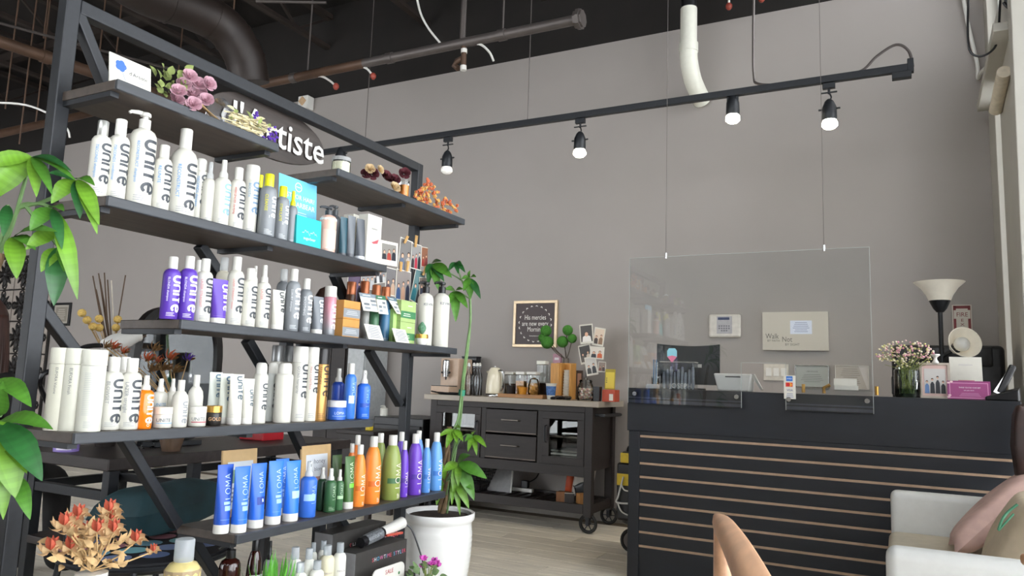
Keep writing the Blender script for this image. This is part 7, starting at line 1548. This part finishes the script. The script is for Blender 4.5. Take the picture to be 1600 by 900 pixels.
# torch lamp
ly = 4.76; lp = aY(1471, 540, ly); zt = aY(1467, 441, ly).z; zc_ = aY(1468, 470, ly).z; zb_ = aY(1470, 488, ly).z; rs = 36*proj((lp.x, ly, zt))[2]/F
t = thing('floor_lamp', 'black floor lamp with white torch shade and small side shade', 'lamp', (lp.x, ly, 0)); sh_ = mat('lamp_shade', '#e9e2d2', .5, 0, .03, emit=.12)
part(t, 'base', MB().lathe([(.13, 0), (.13, .015), (.02, .03)], 24), black_metal, smooth=True, world=False); part(t, 'pole', MB().cyl((0, 0, .02), (0, 0, zb_+.02), .012, 10), black_metal, smooth=True, world=False)
part(t, 'shade_cup', MB().lathe([(.018, zb_), (.034, zb_+.02), (rs*.42, zc_)], 24), black_metal, smooth=True, world=False); part(t, 'torch_shade', MB().lathe([(rs*.42, zc_), (rs*.52, zc_+(zt-zc_)*.3), (rs*.72, zc_+(zt-zc_)*.68), (rs, zt), (rs*.97, zt), (rs*.66, zc_+(zt-zc_)*.64), (rs*.4, zc_+.01)], 32, open_=True), sh_, smooth=True, world=False)
sq = aY(1504, 537, ly-.06); dr = V((.35, -.9, .25)).normalized(); T = frame_T(sq-dr*.05-V((lp.x, ly, 0)), V((0, 0, 1)).cross(dr), dr); rr = 20*4.95/F
part(t, 'side_shade', MB().lathe([(.03, -.04), (rs*.3, -.02), (rr*.75, .03), (rr, .08), (rr*.96, .08), (rr*.7, .03), (.03, -.02)], 28, T, open_=True), sh_, smooth=True, world=False); part(t, 'side_bulb', MB().sph((0, 0, .04), .04, 16, T=T), white_plastic, smooth=True, world=False)
q = T @ V((0, 0, -.04)); part(t, 'side_arm', MB().tube(catmull([(0, 0, q.z-.05), (.04, -.01, q.z-.02), q], 4), .01, 8), black_metal, smooth=True, world=False)
# ---- on the wall behind the counter
def wbox(name, label, cat, x0, y0, x1, y1, th, mt, bevel=.008):
    a = aY(x0, y1, WY-th); b_ = aY(x1, y0, WY-th); a2 = aY(x0, y0, WY-th); t = thing(name, label, cat, ((a.x+b_.x)/2, WY-th, a.z)); part(t, 'housing', MB().bb((a.x+a2.x)/2, b_.x, WY-th, WY-.001, a.z, (b_.z+a2.z)/2), mt, bevel); return t, a, b_
t, a, b_ = wbox('alarm_keypad', 'cream alarm keypad on the grey wall', 'keypad', 1107, 491, 1157, 527, .03, mat('keypad_cream', '#d6d0c6', .45), .014)
w, h = b_.x-a.x, b_.z-a.z
part(t, 'key_panel', MB().bb(a.x+w*.26, b_.x-w*.26, WY-.033, WY-.03, a.z+h*.16, b_.z-h*.08), mat('keypad_grey', '#b0adb0', .5), .001); part(t, 'display', MB().bb(a.x+w*.3, b_.x-w*.34, WY-.0345, WY-.033, b_.z-h*.24, b_.z-h*.13), mat('lcd', '#3a4668', .2))
for i in range(5):
    for j in range(3):
        if not (i in (0, 4) and j == 0): part(t, 'key', MB().bb(a.x+w*(.32+.075*i), a.x+w*(.37+.075*i), WY-.0345, WY-.033, a.z+h*(.26+.1*j), a.z+h*(.32+.1*j)), mat('key_dark', '#6f6e76', .5))
def d_walk(mb, w, h, T):
    mb.col = '#c9c2b4'; mb.rect(0, 0, w, h, T); mb.col = '#57534e'; mb.text('Walk', h*.19, T, w*.15, h*.30, z=.0008, sx=.8); mb.text('BY FAITH', h*.075, T, w*.17, h*.22, z=.0008); mb.text('Not', h*.19, T, w*.38, h*.22, z=.0008, sx=.8); mb.text('BY SIGHT', h*.085, T, w*.46, h*.12, z=.0008)
    mb.col = '#dfe6f4'; mb.rect(w*.43, h*.42, w*.76, h*.77, T, .0015); lines(mb, T, w*.47, h*.46, w*.72, h*.74, 6, '#8f98b8', .002, .35)
wallframe('canvas_quote', 'wide cream canvas with script lettering and a taped note', 1192, 487.5, 1294.5, 547.5, mat('canvas_cream', '#c9c2b4', .6), d_walk, 0, 'wall art', .035)
t, a, b_ = wbox('switch_plate', 'cream wall plate with three light switches', 'switch', 1193, 569, 1232, 594, .012, mat('plate_cream', '#cdc7bb', .45), .003)
for i in range(3): w = b_.x-a.x; part(t, 'rocker', MB().bb(a.x+w*(.1+.3*i), a.x+w*(.32+.3*i), WY-.017, WY-.012, a.z+.03, b_.z-.03), white_plastic, .002)
def d_c2(mb, w, h, T): mb.col = '#a8aba4'; mb.rect(0, 0, w, h, T); mb.col = '#4a4c4a'; mb.text('CERTIFICATE', h*.09, T, w*.5, h*.7, z=.0008); lines(mb, T, w*.15, h*.2, w*.85, h*.62, 5, '#7f827c', .0008, .3)
wallframe('certificate_frame', 'silver framed certificate behind the gold card rest', 1242, 570, 1296, 606, chrome, d_c2, .008)
def d_c3(mb, w, h, T): mb.col = '#b9b0a4'; mb.rect(0, 0, w, h, T); mb.col = '#cfc8c2'; mb.poly([(w*.7, h, .0006), (w, h, .0006), (w, 0, .0006), (w*.95, 0, .0006)], T); lines(mb, T, w*.15, h*.1, w*.75, h*.9, 9, '#948c80', .0009, .3)
wallframe('paper_notice', 'beige paper notice on the wall left of the flower vase', 1305, 571, 1358, 608, paper, d_c3, .003)
def d_fire(mb, w, h, T):
    mb.col = '#cfc6ba'; mb.rect(0, 0, w, h, T); mb.col = '#7c2a2e'
    mb.rect(w*.06, .01, w*.2, h*.985, T, .0006); mb.rect(w*.8, .01, w*.94, h*.985, T, .0006); mb.poly([(w*.06, h*.985, .0006), (w*.94, h*.985, .0006), (w*.8, h*.93, .0006), (w*.2, h*.93, .0006)], T)
    mb.col = '#cfc6ba'; mb.rect(w*.08, h*.74, w*.92, h*.9, T, .0009); mb.col = '#7c2a2e'; mb.text('FIRE', w*.36, T, w*.5, h*.78, z=.0012, sx=.92)
    for i, ch in enumerate('EXT.'): mb.text(ch, w*.24, T, w*.5, h*(.685-.08*i), z=.0012, sx=1.3)
wallframe('fire_sign', 'red and white fire extinguisher sign behind the lamp', 1489, 476, 1520, 560, paper, d_fire, 0, 'sign', .008)
# cart with cords behind the left end of the counter
cx = aY(983, 780, 4.72).x; t = thing('tool_caddy', 'black upright caddy with yellow bands and white cord left of the counter', 'caddy', (cx, 4.72, 0)); ct_ = aY(985, 700, 4.72).z
yel = mat('yellow_band', '#d8b92a', .5); zz = lambda py: aY(983, py, 4.72).z
part(t, 'body', MB().bb(cx-.065, cx+.2, 4.65, 4.85, zz(812), zz(722)), black_plastic, .02); part(t, 'upper_body', MB().bb(cx-.035, cx+.18, 4.66, 4.84, zz(722), zz(705)), black_plastic, .01)
part(t, 'yellow_band', MB().bb(cx-.06, cx+.1, 4.645, 4.80, zz(757), zz(739)), yel, .003); part(t, 'yellow_band', MB().bb(cx-.04, cx+.1, 4.65, 4.80, zz(722), zz(707)), yel, .003)
part(t, 'handle_loop', MB().tube(catmull([(cx-.01, 4.7, zz(706)), (cx, 4.7, zz(698)), (cx+.03, 4.7, zz(699)), (cx+.03, 4.7, zz(707))], 4), .008, 8), black_metal, smooth=True)
part(t, 'white_cord', MB().tube(catmull([aY(974, 745, 4.63), aY(966, 775, 4.63), aY(964, 785, 4.63), aY(990, 787, 4.64)], 6), .006, 6), white_plastic, smooth=True); part(t, 'white_cord', MB().tube(catmull([aY(965, 786, 4.635), aY(972, 800, 4.635), aY(990, 808, 4.64)], 6), .005, 6), white_plastic, smooth=True); part(t, 'white_cord', MB().tube(catmull([aY(971, 757, 4.63), aY(976, 766, 4.63), aY(990, 768, 4.64)], 5), .005, 6), white_plastic, smooth=True)
part(t, 'lower_hull', MB().lathe([(.03, zz(824)), (.08, zz(816)), (.09, zz(795)), (.085, zz(785))], 18, Mx.Translation((cx+.03, 4.74, 0))), black_plastic, smooth=True); part(t, 'leg', MB().bb(cx+.0, cx+.04, 4.7, 4.74, .08, zz(812)), black_plastic, .004)
for dy in (0, .16): w_ = part(t, 'wheel', MB().tube([V((cx+.025+.062*math.cos(i*PI/12), 4.70+dy, .074+.062*math.sin(i*PI/12))) for i in range(24)], .012, 8, True), rub, smooth=True); part(w_, 'hub', MB().cyl((cx+.025, 4.69+dy, .074), (cx+.025, 4.71+dy, .074), .05, 16), greypipe)
# ================================================================ waiting area at right
lw = mat('white_leather', '#d6d6d2', .4, 0, .03, 30, .05); lg = mat('seat_cream', '#c9bda6', .6, 0, .06, 30)
LX0, LX1, LY0, LY1, LA, LS = -.045, .56, 2.42, 3.95, .62, .45
t = thing('loveseat', 'pale leather loveseat facing left along the window', 'sofa', ((LX0+LX1)/2, (LY0+LY1)/2, 0))
for y0, y1 in ((LY0, LY0+.1), (LY1-.1, LY1)): part(t, 'armrest', MB().bb(LX0, LX1, y0, y1, .1, LA), lw, .03, smooth=True)
part(t, 'backrest', MB().bb(LX1-.1, LX1-.005, LY0+.1, LY1-.1, .1, .70), lw, .03, smooth=True); part(t, 'frame', MB().bb(LX0+.03, LX1-.1, LY0+.1, LY1-.1, .1, .30), lw, .01)
for k in range(2): m_ = (LY0+LY1)/2; part(t, 'seat_cushion', MB().bb(LX0-.01, LX1-.1, (LY0+.105, m_+.003)[k], (m_-.003, LY1-.105)[k], .30, LS), lg, .035, smooth=True)
for x in (LX0+.06, LX1-.06):
    for y in (LY0+.06, LY1-.06): part(t, 'foot', MB().lathe([(.02, 0), (.03, .1)], 14, Mx.Translation((x, y, 0))), chrome, smooth=True)
t = thing('pink_cushion', 'dusty pink velvet cushion leaning on the loveseat', 'cushion', (.28, 3.55, LS))
def quilt(b, pc, ax, ay, az): return cushion(b, pc, ax, ay, az, 16)
a, b_ = aY(1478, 852, 3.45), aY(1600, 745, 3.75); mid = (a+b_)/2; ax = (b_-a)/2
part(t, 'pillow', quilt(MB(), mid+V((.03, .0, .0)), ax*1.1, V((.0, .17, -.01)), V((.036, 0, -.04))), mat('dusty_pink', '#c4a297', .7, 0, .14, 14, .25), smooth='all')
t = thing('cream_cushion', 'cream cushion with green line drawing at right edge', 'cushion', (.33, 3.1, LS))
c1 = aY(1588, 842, 2.9); part(t, 'pillow', quilt(MB(), c1, V((.07, .02, .135)), V((.0, .2, 0)), V((-.05, 0, .028))), mat('cream_fabric', '#c4b298', .7, 0, .06, 30), smooth='all')
part(t, 'green_stroke', MB().tube(catmull([aY(1560, 828, 2.69), aY(1566, 812, 2.69), aY(1575, 800, 2.7), aY(1590, 788, 2.7)], 4), .004, 5).tube(catmull([aY(1560, 829, 2.69), aY(1571, 817, 2.69), aY(1584, 803, 2.7)], 4), .003, 5), mat('green_ink', '#4f8a6a', .6), smooth=True)
q = aY(1606, 690, 3.72)
one('brown_hair_shape', 'dark brown rounded shape for hair at right edge above the pink cushion', 'bag', cushion(MB(), (q.x+.0, 3.74, q.z-.02), (.055, 0, .0), (0, .07, 0), (0, 0, .17), 12, .4), mat('hair_shape_brown', '#2e1a14', .5, 0, .4, 20, .2), smooth='all')  # rounded form added in place of a person's brown hair
# wooden armchair in the foreground
oakm = mat('pale_oak', '#c99b78', .45, 0, .14, 6, .04, (8, 1, 8))
z_ = .78; A0, A1 = aZ(1122, 797, z_), aZ(1212, 960, z_); dv = (A1-A0).normalized(); rt = V((-dv.y, dv.x, 0)); B0 = aZ(1604, 858, z_); 
t = thing('wooden_armchair', 'pale wooden armchair with slim rounded arms in the foreground', 'armchair', ((A0+B0)/2+dv*.35)*1.0); t.location.z = 0
def arm(S_):
    pts = [S_+dv*(.74*i/10) for i in range(11)]
    for i, p_ in enumerate(pts): p_.z = z_-.018+.012*math.sin(PI*i/10)
    vs, fs = [], []; n = 14
    for i, p_ in enumerate(pts):
        w = .021*(.55+.45*min(1, i/1.5))+.008*i/10; hh = .018*(.6+.4*min(1, i/1.2))
        for k in range(n): a_ = 2*PI*k/n; vs.append(p_+rt*(w*math.copysign(abs(math.cos(a_))**.7, math.cos(a_)))+V((0, 0, hh*math.copysign(abs(math.sin(a_))**.7, math.sin(a_)))))
    for i in range(10):
        for k in range(n): fs.append((i*n+k, i*n+(k+1) % n, (i+1)*n+(k+1) % n, (i+1)*n+k))
    fs += [tuple(range(n-1, -1, -1)), tuple(10*n+k for k in range(n))]
    return MB().put(vs, fs)
for S_ in (A0, B0):
    part(t, 'armrest', arm(S_), oakm, smooth=True)
    f0 = S_+dv*.10; f1 = S_+dv*.66
    part(t, 'leg', MB().tube([V((f0.x, f0.y, z_-.025)), V((f0.x, f0.y, .35)), V((f0.x, f0.y, 0))+dv*-.03], [.018, .02, .014], 10), oakm, smooth=True); part(t, 'leg', MB().tube([V((f1.x, f1.y, z_-.02)), V((f1.x, f1.y, .35)), V((f1.x, f1.y, 0))+dv*.08], [.018, .02, .014], 10), oakm, smooth=True)
s0, s1 = A0+dv*.08, B0+dv*.08
M4 = [s0+(s1-s0)*.06, s0+(s1-s0)*.94, s0+(s1-s0)*.94+dv*.5, s0+(s1-s0)*.06+dv*.5]
part(t, 'seat', MB().put([V((p_.x, p_.y, zz_)) for zz_ in (.36, .43) for p_ in M4], [(3, 2, 1, 0), (4, 5, 6, 7), (0, 1, 5, 4), (1, 2, 6, 5), (2, 3, 7, 6), (3, 0, 4, 7)]), mat('seat_grey', '#8b8680', .8), .02)
part(t, 'front_rail', MB().bar(V((M4[0].x, M4[0].y, .34)), V((M4[1].x, M4[1].y, .34)), .03, .05), oakm, .004); part(t, 'back_rail', MB().bar(V((M4[2].x, M4[2].y, .34)), V((M4[3].x, M4[3].y, .34)), .03, .05), oakm, .004)
